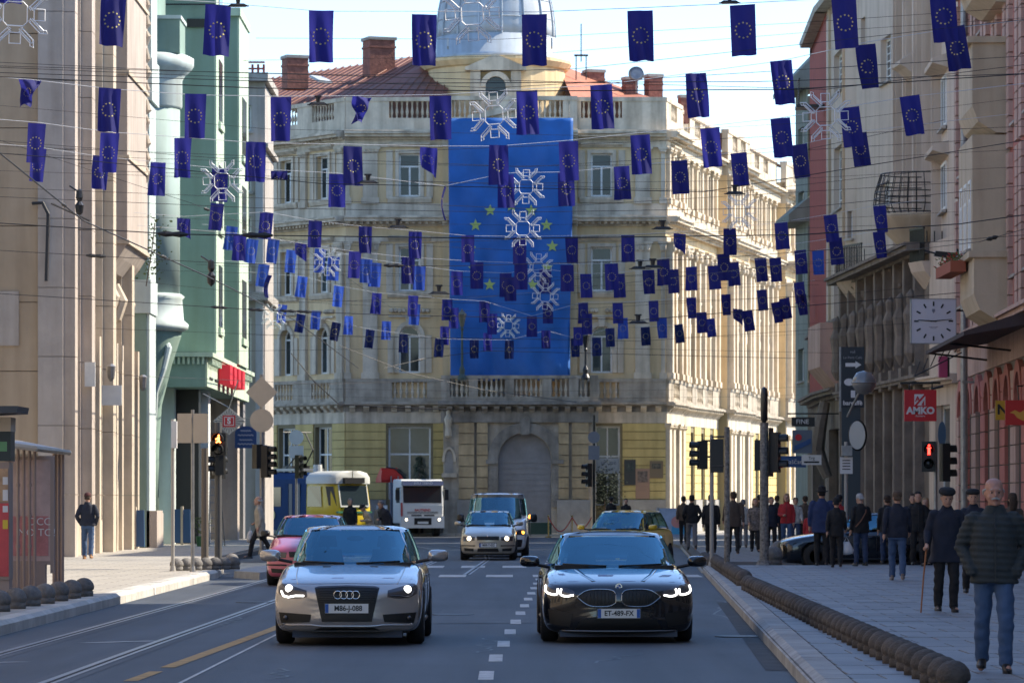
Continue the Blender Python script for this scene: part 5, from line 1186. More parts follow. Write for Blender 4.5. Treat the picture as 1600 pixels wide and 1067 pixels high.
class Car:
    def __init__(s, label, cat, M, L=4.7, W=1.83, H=1.43, paintm=None, stations=None, cabin=None, bow=.22, wheels=(.95, 3.75), wr=.33, group=None, name='car', arch=True, rimw=.56, glazed=True):
        s.root = empty(name, M, label, cat, group); s.M = M; s.W = W; s.L = L; s.paint = paintm; s.bow = bow
        hw = W/2
        st = stations or [  # y, half width, z bottom, z shoulder, z top, top half width, crown
            (.02,.88,.22,.58,.655,.72,.01),(.06,.95,.17,.64,.71,.77,.014),(.16,.98,.15,.70,.76,.80,.02),(.5,.985,.15,.775,.825,.82,.028),(.95,.985,.17,.83,.88,.83,.03),
            (1.4,.985,.17,.88,.965,.85,.03),(2.4,.985,.17,.90,.97,.80,.0),(3.4,.985,.17,.92,.98,.80,.0),(4.1,.97,.2,.92,1.0,.74,.02),(4.5,.93,.25,.88,.99,.70,.02),(4.66,.86,.35,.8,.93,.62,.01)]
        rings = []
        for (y, w, zb, zs, zt, tw, cr) in st:
            w *= hw; tw *= hw
            h = [(0,zb),(.5*w,zb),(.84*w,zb),(.96*w,zb+.05),(w,zb+(zs-zb)*.5),(w*.985,zs),(tw+.35*(w-tw),zs+(zt-zs)*.72),(tw,zt),(tw*.55,zt+cr*.7),(0,zt+cr)]
            full = [(-x, z) for x, z in h[::-1][:-1]] + h[:-1][0:0] + h      # left top->bottom, right bottom->top
            full = [(-x, z) for x, z in h[1:-1]][::-1]; ring = [h[0]] + h[1:] + full
            fade = max(0.0, 1 - y/1.1) if y < L/2 else -max(0.0, 1-(L-y)/.9)*.8
            rings.append([Vector((x, y + bow*fade*min(1.3, abs(x)/hw)**2.2, z)) for x, z in ring])
        # close nose and tail
        def cap(r, dy):
            c = sum(r, Vector())/len(r); out = []
            for k in (.72, .35): out.append([Vector((c.x+(p.x-c.x)*k, 0, c.z+(p.z-c.z)*k)) for p in r])
            for rr, k, ddy in zip(out, (.72,.35), (dy*.7, dy)):
                for p in rr: p.y = r[0].y + ddy + bow*(1 if dy < 0 else -.8)*min(1.3, abs(p.x)/hw)**2.2
            return out
        front = cap(rings[0], -.02); back = cap(rings[-1], .03)
        allr = front[::-1] + rings + back
        mb = MB(); mb.smooth = True; mb.loft(allr, cap=True)
        me = mb.mesh('body', [paintm, M_bplast]); o = bpy.data.objects.new('body', me)
        sub = o.modifiers.new('s', 'SUBSURF'); sub.levels = 2; sub.render_levels = 2
        me2 = evalmesh(o, 'body'); o.modifiers.clear(); o.data = me2
        if arch:
            for wy in wheels:
                for sx in (-1, 1):
                    c = MB(); c.mi = 0; rr = wr + .05
                    c.prism([(wy + rr*math.cos(2*math.pi*k/28), wr*.98 + rr*math.sin(2*math.pi*k/28)) for k in range(28)], sx*(hw-.27), sx*(hw+.2), 'x')
                    co = bpy.data.objects.new('cutter', c.mesh('cutter', M_bplast)); TMP.collection.objects.link(co)
                    b = o.modifiers.new('b', 'BOOLEAN'); b.operation = 'DIFFERENCE'; b.object = co; b.solver = 'EXACT'; b.material_mode = 'TRANSFER'
            me3 = evalmesh(o, 'body'); cut = [m.object for m in o.modifiers]; o.modifiers.clear(); o.data = me3
            for c in cut: bpy.data.objects.remove(c)
        link(o, s.root, M); s.body = o; bm = bmesh.new(); bm.from_mesh(me2); s.bvh = BVHTree.FromBMesh(bm); bm.free()
        # cabin
        cb = cabin or dict(z0=.93, z1=1.41, hw0=.80, hw1=.64, yf0=1.28, yf1=2.05, yr0=4.15, yr1=3.45)
        s.cb = cb; N = 40; rings = []
        def ring(w, yf, yr, z, n=4.5, bowf=.10):
            out = []
            for k in range(N):
                t = 2*math.pi*k/N; c, q = math.cos(t), math.sin(t)
                x = w*math.copysign(abs(c)**(2/n), c); y = (yf+yr)/2 + (yr-yf)/2*math.copysign(abs(q)**(2/n), q)
                if y < (yf+yr)/2: y += bowf*(abs(x)/w)**2*(((yf+yr)/2-y)/((yr-yf)/2))
                out.append(Vector((x, y, z)))
            return out
        for t in (0, .35, .7, 1.0):
            f = t; sag = .02*math.sin(math.pi*t)
            rings.append(ring((cb['hw0']*(1-f)+cb['hw1']*f)*hw/.915+sag, cb['yf0']*(1-f)+cb['yf1']*f-sag, cb['yr0']*(1-f)+cb['yr1']*f+sag, cb['z0']*(1-f)+(cb['z1']-.03)*f))
        w1, a1, b1 = cb['hw1']*hw/.915, cb['yf1'], cb['yr1']
        rings.append(ring(w1*.95, a1+.06, b1-.05, cb['z1']-.005)); rings.append(ring(w1*.7, a1+.3, b1-.3, cb['z1']+.015)); rings.append(ring(w1*.3, a1+.6, b1-.6, cb['z1']+.025))
        mb = MB(); mb.smooth = True; mb.loft(rings, cap=True); full_ = mb.mesh('roof', [paintm]); bm = bmesh.new(); bm.from_mesh(full_); s.gvh = BVHTree.FromBMesh(bm); bm.free()
        k2 = MB(); k2.smooth = True; vv = mb.v; zlim = cb['z1'] - .035; ymid = (cb['yf0']+cb['yr0'])/2 + .05; kk_ = hw/.915
        for f in mb.f:
            c = sum((Vector(vv[i]) for i in f), Vector())/len(f)
            if c.z < zlim and len(f) == 4:
                t = (c.z-cb['z0'])/(cb['z1']-cb['z0']); w_ = (cb['hw0']*(1-t)+cb['hw1']*t)*kk_; yf = cb['yf0']*(1-t)+cb['yf1']*t; yr = cb['yr0']*(1-t)+cb['yr1']*t
                front_ = c.y < yf + .2 and abs(c.x) < w_*.86; rear_ = c.y > yr - .2 and abs(c.x) < w_*.8; side_ = glazed and abs(c.x) > w_*.9 and yf + .33 < c.y < yr - .33
                if front_ or rear_ or side_: continue
            k2.add([vv[i] for i in f], [tuple(range(len(f)))])
        k2me = k2.mesh('roof', [paintm]); bm = bmesh.new(); bm.from_mesh(k2me); bmesh.ops.remove_doubles(bm, verts=bm.verts, dist=1e-4); bm.to_mesh(k2me); bm.free(); g = obj('roof', k2me, s.root, M)
        s.interior(glazed)
        s.wheels = []
        for wy in wheels:
            for sx in (-1, 1): s.wheel(sx, wy, wr, rimw)
        MB().box(-hw*.8, hw*.8, .5, L-.5, .14, .30).build('underbody', M_bplast, s.root, M)
    def interior(s, full):
        cb = s.cb; M = s.M; k = s.W/1.83; z0 = cb['z0']; z1 = cb['z1']; y0 = cb['yf0']
        MB().box(-.72*k, .72*k, y0+.10, y0+.5, z0-.04, z0+.05).build('dashboard', M_inner, s.root, M); MB().box(-.74*k, .74*k, y0+.5, cb['yr0']-.25, z0-.02, z0+.012).build('cabin_floor', M_inner, s.root, M)
        for sx in (-1, 1):
            q = MB(); q.tbox(sx*.37*k-.22, sx*.37*k+.22, y0+1.25, y0+1.38, z0-.1, z0+.20, .05, .0); q.tbox(sx*.37*k-.12, sx*.37*k+.12, y0+1.27, y0+1.36, z0+.23, z0+.37, .02, .0); q.box(sx*.37*k-.02, sx*.37*k+.02, y0+1.30, y0+1.33, z0+.18, z0+.25); q.build('seat', M_seat, s.root, M)
        q = MB(); q.tube([(.37*k+.18*math.cos(a), y0+.62+.05*math.sin(a), z0+.02+.15*math.sin(a)) for a in [2*math.pi*i/20 for i in range(21)]], .014, 6); q.build('steering_wheel', M_bplast, s.root, M)
        q = MB(); q.smooth = True; q.loft([[(.11*c_*math.cos(t), cb['yf1']+.05+d_, z1-.14+.035*c_*math.sin(t)) for t in [2*math.pi*i/12 for i in range(12)]] for c_, d_ in ((.9,-.02),(1,0),(.9,.02))]); q.build('interior_mirror', M_bplast, s.root, M)
        q = MB(); q.smooth = True                                                     # head and shoulders of the driver
        x = .37*k; q.loft([[(x+w*math.cos(t), y0+1.12+d*math.sin(t), z) for t in [2*math.pi*i/14 for i in range(14)]] for w, d, z in ((.22,.11,z0-.08),(.22,.11,z0+.02),(.16,.09,z0+.10),(.06,.06,z0+.13),(.055,.06,z0+.16),(.072,.085,z0+.20),(.078,.095,z0+.27),(.07,.085,z0+.34),(.03,.04,z0+.39))]); q.build('driver', M_driver, s.root, M)
    def wheel(s, sx, wy, wr, rimw):
        w = .21; q = MB(); q.smooth = True; pr = [(wr*rimw, -w/2), (wr*.92, -w/2), (wr, -w/2+.03), (wr, w/2-.03), (wr*.92, w/2), (wr*rimw, w/2)]
        q.lathe(pr, 0, 0, 28); Mw = s.M @ Matrix.Translation((sx*(s.W/2-w/2-.015), wy, wr)) @ Matrix.Rotation(R(90)*sx, 4, 'Y')
        wo = q.build('wheel', M_tyre, s.root, Mw)
        r = MB(); r.lathe([(wr*rimw+.005, -w*.3), (wr*rimw+.005, w/2-.01), (wr*rimw-.02, w/2)], 0, 0, 24); r.cyl(0, 0, w*.2, w/2-.02, .06, seg=10)
        for k in range(5):
            a = 2*math.pi*k/5; c, d = math.cos(a), math.sin(a); p = [(.04, -.035), (wr*rimw, -.03), (wr*rimw, .03), (.04, .035)]
            r.prism([(x*c-y*d, x*d+y*c) for x, y in p], w*.32, w*.42, 'z')
        r.build('rim', M_alloy, wo, Mw)
        MB().cyl(0, 0, -w*.2, w*.1, wr*rimw, seg=20).build('brake', M_bplast, wo, Mw)
    def hit(s, a, z, axis='front', cabin=False):
        b = s.gvh if cabin else s.bvh
        if axis == 'front': h = b.ray_cast(Vector((a, -3, z)), Vector((0, 1, 0)))
        elif axis == 'top': h = b.ray_cast(Vector((a, z, 4)), Vector((0, 0, -1)))
        elif axis == 'rear': h = b.ray_cast(Vector((a, 9, z)), Vector((0, -1, 0)))
        else: sx = 1 if axis == 'right' else -1; h = b.ray_cast(Vector((sx*3, a, z)), Vector((-sx, 0, 0)))
        if h[0] is None: h = b.find_nearest(Vector((a, 0, z)) if axis == 'front' else Vector((a, z, 1.0)) if axis == 'top' else Vector(((1 if axis=='right' else -1)*s.W/2, a, z)))
        return h[0], h[1]
    def patch(s, name, top, bot, m, off=.006, nx=16, ny=6, axis='front', cabin=False, mirror=False, parent=None, skirt=.03, both=False):
        outs = []
        for mx in ((1, -1) if both else ((-1,) if mirror else (1,))):
            T_ = resample(top, nx); B_ = resample(bot, nx); g = []
            dirv = {'front': Vector((0,-1,0)), 'rear': Vector((0,1,0)), 'right': Vector((1,0,0)), 'left': Vector((-1,0,0)), 'top': Vector((0,0,1))}[axis]
            for j in range(ny+1):
                for i in range(nx+1):
                    p = T_[i].lerp(B_[i], j/ny); h, n = s.hit(p.x*mx if axis in ('front','rear','top') else p.x, p.y, axis, cabin); g.append(h + dirv*off)
            q = MB(); q.smooth = True; F_ = [(j*(nx+1)+i, j*(nx+1)+i+1, (j+1)*(nx+1)+i+1, (j+1)*(nx+1)+i) for j in range(ny) for i in range(nx)]
            q.add(g, F_); q.smooth = False
            edge = [i for i in range(nx+1)] + [j*(nx+1)+nx for j in range(1, ny+1)] + [ny*(nx+1)+i for i in range(nx-1, -1, -1)] + [j*(nx+1) for j in range(ny-1, 0, -1)]
            k = len(edge); e1 = [g[i] for i in edge]; e2 = [g[i] - dirv*(skirt+off) for i in edge]
            q.add(e1 + e2, [(i, (i+1) % k, k+(i+1) % k, k+i) for i in range(k)])
            me = bpy.data.meshes.new(name); me.from_pydata(q.v, [], q.f); me.materials.append(m); me.polygons.foreach_set('use_smooth', q.sm)
            bm = bmesh.new(); bm.from_mesh(me)
            for f in bm.faces[:len(F_)]:
                f.normal_update()
                if f.normal.dot(dirv) < 0: f.normal_flip()
            bm.to_mesh(me); bm.free()
            outs.append(obj(name, me, parent or s.root, s.M))
        return outs
    def line(s, name, pts, r, m, off=.01, axis='front', cabin=False, both=False, parent=None, seg=6, n=24):
        for mx in ((1, -1) if both else (1,)):
            pp = resample(pts, n); dirv = {'front': Vector((0,-1,0)), 'rear': Vector((0,1,0)), 'top': Vector((0,0,1)), 'right': Vector((1,0,0)), 'left': Vector((-1,0,0))}[axis]
            P_ = [s.hit(p.x*mx if axis in ('front','rear','top') else p.x, p.y, axis, cabin)[0] + dirv*off for p in pp]
            q = MB(); q.smooth = True; q.tube(P_, r, seg); q.build(name, m, parent or s.root, s.M)
    def bar(s, name, pts, r, m, **k): s.line(name, pts, r, m, **k)
    def lamp(s, x, z, r, m, off=.015, name='lamp_bulb', both=False):
        for mx in ((1, -1) if both else (1,)):
            h, n = s.hit(x*mx, z); q = MB(); q.smooth = True; q.lathe([(r,0),(r*.95,.01),(r*.6,.022),(0,.028)], 0, 0, 16); q.build(name, m, s.root, s.M @ Matrix.Translation(h + Vector((0,-off,0))) @ Matrix.Rotation(R(90), 4, 'X'))
    def plate(s, z, text, blue2=False, w=.52, h=.112, axis='front', size=.088, dy=0):
        p, n = s.hit(0, z); y = min(s.hit(x, z)[0].y for x in (-.24, 0, .24)) - .02 - dy; Mp = s.M @ Matrix.Translation((0, y, z))
        pl = MB().box(-w/2, w/2, -.006, .006, -h/2, h/2).build('number_plate', M_plate, s.root, Mp)
        MB().box(-w/2-.012, w/2+.012, -.003, .014, -h/2-.012, h/2+.012).build('plate_frame', M_bplast, pl, Mp)
        MB().box(-w/2+.002, -w/2+.042, -.008, .0, -h/2+.003, h/2-.003).build('plate_band', M_plblue, pl, Mp)
        if blue2: MB().box(w/2-.042, w/2-.002, -.008, .0, -h/2+.003, h/2-.003).build('plate_band', M_plblue, pl, Mp)
        lettering(text, size, M_ink, pl, Mp @ Matrix.Translation((.018 if not blue2 else 0, -.0085, 0)), bold=.002, extrude=.0008, sx=.92)
        return pl
    def mirrors(s, x=1.04, z=1.06, y=1.75, w=.24, h=.16, m=None):
        for sx in (-1, 1):
            q = MB(); q.smooth = True; r = []
            for t, k in ((-.06,.55),(-.03,.9),(.02,1),(.09,1),(.11,.9)):
                r.append([Vector((sx*(x + w/2*k*math.copysign(abs(math.cos(a))**.6, math.cos(a))), y+t+.03*math.cos(a), z + h/2*k*math.copysign(abs(math.sin(a))**.7, math.sin(a)))) for a in [2*math.pi*i/16 for i in range(16)]])
            q.loft(r); mo = q.build('mirror', m or s.paint, s.root, s.M)
            q = MB(); q.tube([(sx*(x-w/2+.04), y+.03, z-h*.3), (sx*(s.W/2-.14), y+.1, z-h*.55)], .022, 6); q.build('mirror_arm', M_bplast, mo, s.M)
            MB().box(sx*(x-w/2+.02), sx*(x+w/2-.03), y+.108, y+.113, z-h/2+.02, z+h/2-.02).build('mirror_glass', M_carglass, mo, s.M)
    def glazing(s, wt=.86, wb=.93, zt=None, zb=None, side=True):
        cb = s.cb; k = s.W/2/.915; zt = zt or cb['z1']-.036; zb = zb or cb['z0']+.045
        w0 = cb['hw0']*k; w1 = cb['hw1']*k
        s.patch('windscreen', [(-w1*wt, zt-.02), (-w1*wt*.6, zt), (0, zt+.006), (w1*wt*.6, zt), (w1*wt, zt-.02)], [(-w0*wb, zb+.02), (-w0*.5, zb-.01), (0, zb-.02), (w0*.5, zb-.01), (w0*wb, zb+.02)], M_carglass, .007, 24, 10, cabin=True)
        if side:
            for ax in ('left', 'right'):
                ym = (cb['yf0']+cb['yr0'])/2+.05; q = .13
                s.patch('side_window', [(cb['yf1']+.12, zt-.03), (ym-.03, zt+.01)], [(cb['yf0']+.42, zb+.02), (ym-.03, zb+.03)], M_carglass, .006, 8, 5, ax, True)
                s.patch('side_window', [(ym+.04, zt+.01), (cb['yr1']-.15, zt-.03)], [(ym+.04, zb+.03), (cb['yr0']-.5, zb+.05)], M_carglass, .006, 8, 5, ax, True)
        s.patch('rear_window', [(-w1*.8, zt-.02), (w1*.8, zt-.02)], [(-w0*.85, zb+.06), (w0*.85, zb+.06)], M_carglass, .006, 10, 5, 'rear', True)
        s.line('wiper', [(-.62*k, zb+.02), (-.1*k, zb+.0)], .010, M_bplast, .018, cabin=True, n=8); s.line('wiper', [(.05*k, zb+.0), (.58*k, zb+.02)], .010, M_bplast, .018, cabin=True, n=8)
    def sides(s, z0=.93, ys=(1.5, 2.45, 3.35)):
        for ax in ('left', 'right'):
            for y in ys: s.line('door_seam', [(y, .32), (y, z0-.06)], .005, M_bplast, .000, ax, n=6, seg=4)
            for y in ys[1:]: s.line('door_handle', [(y-.25, z0-.12), (y-.08, z0-.12)], .014, s.paint, .012, ax, n=4)
            s.line('sill', [(1.4, .26), (s.L-1.35, .26)], .03, M_bplast, .0, ax, n=6)
def dark_interior(c): pass
# ---------------- silver saloon with the big single grille
p_silver = paint('silver_beige_paint', (.45,.43,.415), .65, .25)
A = Car('silver saloon with large trapezoid grille and lit headlights driving towards us on the left', 'car', T(-1.985, 49.2, 0, R(-.6)), paintm=p_silver, name='silver_saloon')
A.glazing(); A.mirrors(x=1.045, z=1.06, y=1.75, w=.26, h=.15); A.sides()
g = A.patch('grille', smooth2([(-.30,.705),(0,.72),(.30,.705)]), [(-.27,.29),(.27,.29)], M_grille, .012, 16, 8)[0]
A.patch('grille_edge', [(-.385,.70),(-.36,.715),(0,.728),(.36,.715),(.385,.70)], [(-.375,.685),(-.35,.695),(0,.708),(.35,.695),(.375,.685)], M_lampin, .016, 16, 2)
A.patch('grille_side', [(-.39,.70),(-.29,.70)], [(-.30,.29),(-.26,.29)], M_grille, .0125, 4, 8, both=True)
for k in range(6): A.line('grille_slat', [(-.36+.006*k, .66-.026*k), (.36-.006*k, .66-.026*k)], .0035, M_bplast, .016, n=12, seg=4)
for k in range(4):
    x = -.108+.072*k; h, n = A.hit(x, .612); q = MB(); q.smooth = True
    r = []
    for i in range(24):
        a = 2*math.pi*i/24; cx, cz = math.cos(a), math.sin(a); r.append([Vector((x+cx*(.047+.0075*math.cos(b)), h.y-.02+.0075*math.sin(b), .612+cz*(.047+.0075*math.cos(b)))) for b in [2*math.pi*j/6 for j in range(6)]])
    q.loft(r+[r[0]], cap=False); q.build('ring_emblem', M_chrome, A.root, A.M)
A.plate(.45, 'M86-J-088')
A.patch('headlamp', smooth2([(-.845,.70),(-.80,.755),(-.66,.715),(-.49,.665)],1), smooth2([(-.835,.62),(-.74,.575),(-.6,.565),(-.485,.585)],1), M_lampin, .008, 12, 6, both=True)
A.line('daylight_strip', [(-.80,.655),(-.775,.60),(-.71,.583),(-.63,.60),(-.52,.60)], .011, M_led, .016)
A.line('daylight_strip', [(.80,.655),(.775,.60),(.71,.583),(.63,.60),(.52,.60)], .008, M_lampin, .016)
A.lamp(-.705,.688,.046,M_led); A.lamp(.725,.678,.046,M_led)
A.patch('air_intake', [(-.83,.40),(-.43,.375)], [(-.80,.27),(-.45,.285)], M_grille, .008, 10, 4, both=True); A.lamp(.745,.335,.03,M_lampin,both=True,name='fog_lamp')
A.patch('lower_grille', [(-.33,.215),(.33,.215)], [(-.40,.185),(.40,.185)], M_grille, .010, 12, 2); A.line('bumper_crease', [(-.86,.245),(-.42,.25),(-.33,.235),(.33,.235),(.42,.25),(.86,.245)], .012, p_silver, .004)
MB().prism([(.1,.10),(.16,.19),(.6,.19),(.6,.12)], -.66, .66).build('front_skirt', M_bplast, A.root, A.M)
A.line('bonnet_line', [(-.60,.20),(-.64,.6),(-.66,1.2)], .008, p_silver, -.002, 'top', both=True); A.line('bonnet_gap', [(-.80,.742),(-.4,.742),(0,.748),(.4,.742),(.80,.742)], .003, M_bplast, .001)
for x in (-.3, .28): q = MB().box(-.05, .05, -.012, .012, 0, .006).build('washer_jet', M_bplast, A.root, A.M @ Matrix.Translation(A.hit(x, 1.12, 'top')[0]))
h, n = A.hit(.62, .80) ; 
# ---------------- black coupe with double kidney grille
p_black = paint('black_metallic_paint', (.010,.011,.014), .3, .18)
bst = [(.02,.88,.20,.56,.63,.70,.01),(.06,.95,.14,.62,.69,.75,.012),(.16,.98,.12,.67,.735,.78,.015),(.5,.99,.12,.73,.79,.80,.02),(.95,.99,.14,.79,.85,.81,.015),
       (1.45,.985,.14,.82,.905,.76,.02),(2.5,.97,.14,.86,.92,.80,0),(3.5,.985,.14,.88,.94,.78,0),(4.2,.995,.18,.88,.95,.70,.02),(4.65,.95,.25,.84,.93,.66,.02),(4.82,.86,.35,.78,.88,.6,.01)]
B = Car('black coupe with double kidney grille and bright headlights in the right lane', 'car', T(1.305, 50.0, 0, R(.6)), L=4.85, W=1.90, H=1.33, paintm=p_black, stations=bst,
        cabin=dict(z0=.88, z1=1.325, hw0=.80, hw1=.615, yf0=1.40, yf1=2.30, yr0=4.5, yr1=3.4), wheels=(.98, 3.8), wr=.345, bow=.20, name='black_coupe')
B.glazing(wt=.90, wb=.95); B.mirrors(x=1.06, z=.975, y=1.85, w=.25, h=.14, m=p_black); B.sides(z0=.88, ys=(1.6, 3.0))
for sx in (-1, 1):
    top = smooth2([(sx*.035,.60),(sx*.07,.655),(sx*.25,.665),(sx*.40,.652),(sx*.505,.575)], 2); bot = smooth2([(sx*.035,.50),(sx*.10,.455),(sx*.25,.448),(sx*.38,.46),(sx*.505,.562)], 2)
    B.patch('kidney_grille', top, bot, M_grille, .020, 16, 6)
    B.line('grille_frame', top + bot[::-1] + [top[0]], .009, mat('dark_chrome', (.35,.36,.38), .2, metal=1.0), .024, n=60)
    for k in range(9): x = sx*(.08+.045*k); B.line('grille_bar', [(x,.64 if k<7 else .60),(x,.47 if k<7 else .52)], .003, M_bplast, .026, n=4, seg=4)
    B.patch('headlamp', smooth2([(sx*.90,.735),(sx*.72,.705),(sx*.545,.64)],1), smooth2([(sx*.905,.63),(sx*.78,.575),(sx*.62,.555),(sx*.53,.585)],1), M_lampin, .008, 12, 6)
    B.line('daylight_strip', smooth2([(sx*.885,.70),(sx*.895,.625),(sx*.80,.592),(sx*.745,.60),(sx*.745,.665)],1), .012, M_led, .018)
    B.line('daylight_strip', smooth2([(sx*.70,.665),(sx*.725,.60),(sx*.65,.572),(sx*.555,.59)],1), .0115, M_led, .018)
    B.patch('air_intake', [(sx*.86,.42),(sx*.56,.36)], [(sx*.84,.24),(sx*.60,.20)], M_grille, .006, 8, 4)
B.patch('lower_grille', [(-.46,.30),(.46,.30)], [(-.54,.16),(.54,.16)], M_grille, .008, 14, 4); B.line('splitter', [(-.70,.155),(-.3,.15),(.3,.15),(.70,.155)], .012, mat('satin_grey', (.16,.16,.17), .3, metal=.7), .03)
B.plate(.368, 'ET-489-FX', True)
h, n = B.hit(0, .692); Mr = B.M @ Matrix.Translation(h + Vector((0, -.012, 0)))
em = MB().disc((0,0,0), .042, 'y', 20, .01).build('roundel_emblem', M_chrome, B.root, Mr)
for a0, m_ in ((0, M_plblue), (math.pi/2, M_plate), (math.pi, M_plblue), (1.5*math.pi, M_plate)):
    MB().prism([(0,0)] + [(.03*math.cos(a0+math.pi/2*k/6), .03*math.sin(a0+math.pi/2*k/6)) for k in range(7)], -.003, 0, 'y').build('emblem_quarter', m_, em, Mr)
for sx in (-1, 1):
    B.line('bonnet_crease', [(sx*.30,.25),(sx*.42,.7),(sx*.50,1.25)], .05, p_black, -.042, 'top')
B.lamp(0, 1.20, .001, M_bplast)
MB().prism([(.1,.08),(.14,.16),(.6,.17),(.6,.1)], -.72, .72).build('front_skirt', M_bplast, B.root, B.M)
# ---------------- smaller cars behind
def hatch(label, cat, M, pm, name, W=1.66, L=3.9, H=1.45, halo=True, text='', group=None, lampm=None, trim=None):
    k = W/1.66
    st = [(.02,.86,.22,.60,.69,.70,.01),(.06,.94,.18,.66,.74,.76,.012),(.16,.97,.17,.71,.79,.79,.02),(.45,.975,.17,.75,.86,.72,.03),(.8,.97,.17,.82,.93,.76,.03),
          (1.1,.98,.17,.88,1.0,.80,.02),(2.0,.985,.17,.92,1.02,.82,0),(3.0,.985,.17,.93,1.03,.82,0),(L-.35,.96,.2,.92,1.03,.78,.0),(L-.12,.92,.26,.88,1.0,.74,.0),(L-.03,.84,.36,.8,.94,.66,0)]
    c = Car(label, cat, M, L=L, W=W, paintm=pm, stations=st, cabin=dict(z0=.97, z1=H-.03, hw0=.83, hw1=.66, yf0=1.0, yf1=1.75, yr0=L-.05, yr1=L-.55), wheels=(.78, L-.72), wr=.30, bow=.16, name=name, group=group)
    c.glazing(); c.mirrors(x=W/2+.08, z=1.06, y=1.3, w=.2, h=.14, m=trim or M_bplast); c.sides(z0=.95, ys=(1.15, 2.1, 2.9))
    hw = W/2
    for sx in (-1, 1):
        c.patch('headlamp', [(sx*hw*.88,.70),(sx*hw*.45,.685)], [(sx*hw*.86,.56),(sx*hw*.47,.575)], M_lampin, .008, 8, 4)
        c.patch('fog_intake', [(sx*hw*.84,.36),(sx*hw*.5,.34)], [(sx*hw*.82,.27),(sx*hw*.5,.26)], M_grille, .006, 6, 3)
        c.line('bumper_strip', [(sx*hw*.95,.43),(sx*hw*.45,.425)], .018, M_bplast, .004, n=8)
        if lampm: c.lamp(sx*hw*.66, .635, .062, lampm)
    c.patch('grille', [(-hw*.40,.70),(hw*.40,.70)], [(-hw*.38,.585),(hw*.38,.585)], M_grille, .010, 10, 4)
    for q in range(3): c.line('grille_slat', [(-hw*.36,.675-.03*q),(hw*.36,.675-.03*q)], .004, M_bplast, .016, n=8, seg=4)
    c.patch('lower_grille', [(-hw*.36,.35),(hw*.36,.35)], [(-hw*.38,.25),(hw*.38,.25)], M_grille, .008, 10, 4)
    c.lamp(0, .70, .035, M_chrome, name='badge')
    if text: c.plate(.44, text, w=.5, h=.11, size=.085)
    return c
hatch('small silver hatchback with lit headlights in front of the white van', 'car', T(-.70, 119, 0, R(-.8)), paint('champagne_silver_paint', (.48,.44,.36), .6), 'silver_hatchback', W=1.66, text='M09-T-022', lampm=M_ledw, trim=paint('champagne_silver_paint', (.48,.44,.36)))
hatch('pinkish red hatchback half hidden behind the silver saloon', 'car', T(-4.22, 83.5, 0, R(-1.2)), paint('faded_red_paint', (.46,.09,.14), .2), 'red_hatchback', W=1.68, text='A12-K-345' if False else '', trim=None)
tx = hatch('mustard yellow taxi car behind the black coupe, turned slightly', 'car', T(2.28, 103, 0, R(-17)), paint('mustard_yellow_paint', (.70,.46,.02), .0), 'yellow_car', W=1.74, L=4.2, H=1.50, trim=paint('mustard_yellow_paint', (.70,.46,.02)))
p_dk = paint('dark_blue_paint', (.012,.016,.026), .4, .2)
D = Car('dark blue saloon standing side on across the side street behind pedestrians', 'car', T(6.75, 104.2, 0, R(-90)), L=4.6, W=1.78, paintm=p_dk, name='dark_saloon', bow=.2, wheels=(.92, 3.6))
D.glazing(); D.mirrors(x=.98, z=1.02, y=1.75, w=.2, h=.14); D.sides()
D.patch('headlamp', [(-.80,.74),(-.50,.70)], [(-.78,.60),(-.50,.60)], M_lampin, .01, 8, 4, both=True); D.patch('grille', [(-.35,.68),(.35,.68)], [(-.33,.55),(.33,.55)], M_grille, .01, 8, 3); D.patch('lower_grille', [(-.6,.40),(.6,.40)], [(-.55,.24),(.55,.24)], M_grille, .01, 8, 3)
D.patch('side_headlamp', [(.12,.72),(.75,.78)], [(.16,.60),(.62,.66)], M_lampin, .006, 8, 4, 'left'); D.line('chrome_strip', [(.5,.30),(4.2,.30)], .012, M_chrome, .01, 'left')
# ---------------- white van
p_white = paint('white_van_paint', (.70,.72,.72), .0, .35)
vst = [(.02,.72,.34,.62,.76,.60,.01),(.06,.86,.26,.72,.86,.66,.012),(.16,.92,.22,.84,.95,.72,.02),(.4,.95,.22,.95,1.06,.78,.02),(.7,.97,.22,1.05,1.16,.84,.02),(1.2,.985,.22,1.15,1.22,.90,0),(2.5,.985,.22,1.2,1.24,.92,0),
       (4.4,.985,.22,1.2,1.24,.92,0),(4.75,.96,.3,1.15,1.2,.9,0),(4.85,.9,.4,1.05,1.12,.85,0)]
V = Car('white delivery van directly behind the silver hatchback', 'van', T(-.47, 124.8, 0, R(-.8)), L=4.9, W=1.92, paintm=p_white, stations=vst, cabin=dict(z0=1.10, z1=1.95, hw0=.88, hw1=.78, yf0=.62, yf1=1.35, yr0=4.85, yr1=4.72), wheels=(.95, 3.9), wr=.33, bow=.14, name='white_van', glazed=False)
V.glazing(wt=.93, wb=.95, side=False, zt=1.83, zb=1.17); V.mirrors(x=1.12, z=1.20, y=1.0, w=.22, h=.26, m=M_bplast)
for ax in ('left', 'right'): V.patch('side_window', [(1.45,1.78),(2.3,1.8)], [(1.15,1.28),(2.3,1.28)], M_carglass, .006, 8, 5, ax, True)
V.patch('headlamp', [(-.86,.86),(-.52,.84)], [(-.84,.68),(-.52,.70)], M_lampin, .008, 8, 4, both=True); V.patch('grille', [(-.5,.84),(.5,.84)], [(-.5,.70),(.5,.70)], M_grille, .008, 10, 3); V.patch('bumper', [(-.92,.55),(.92,.55)], [(-.88,.32),(.88,.32)], M_bplast, .01, 14, 4)
V.lamp(.80,.76,.05,mat('amber_lamp', (1,.35,.02), .3, emit=(1,.4,.05), estr=2.5), name='indicator')
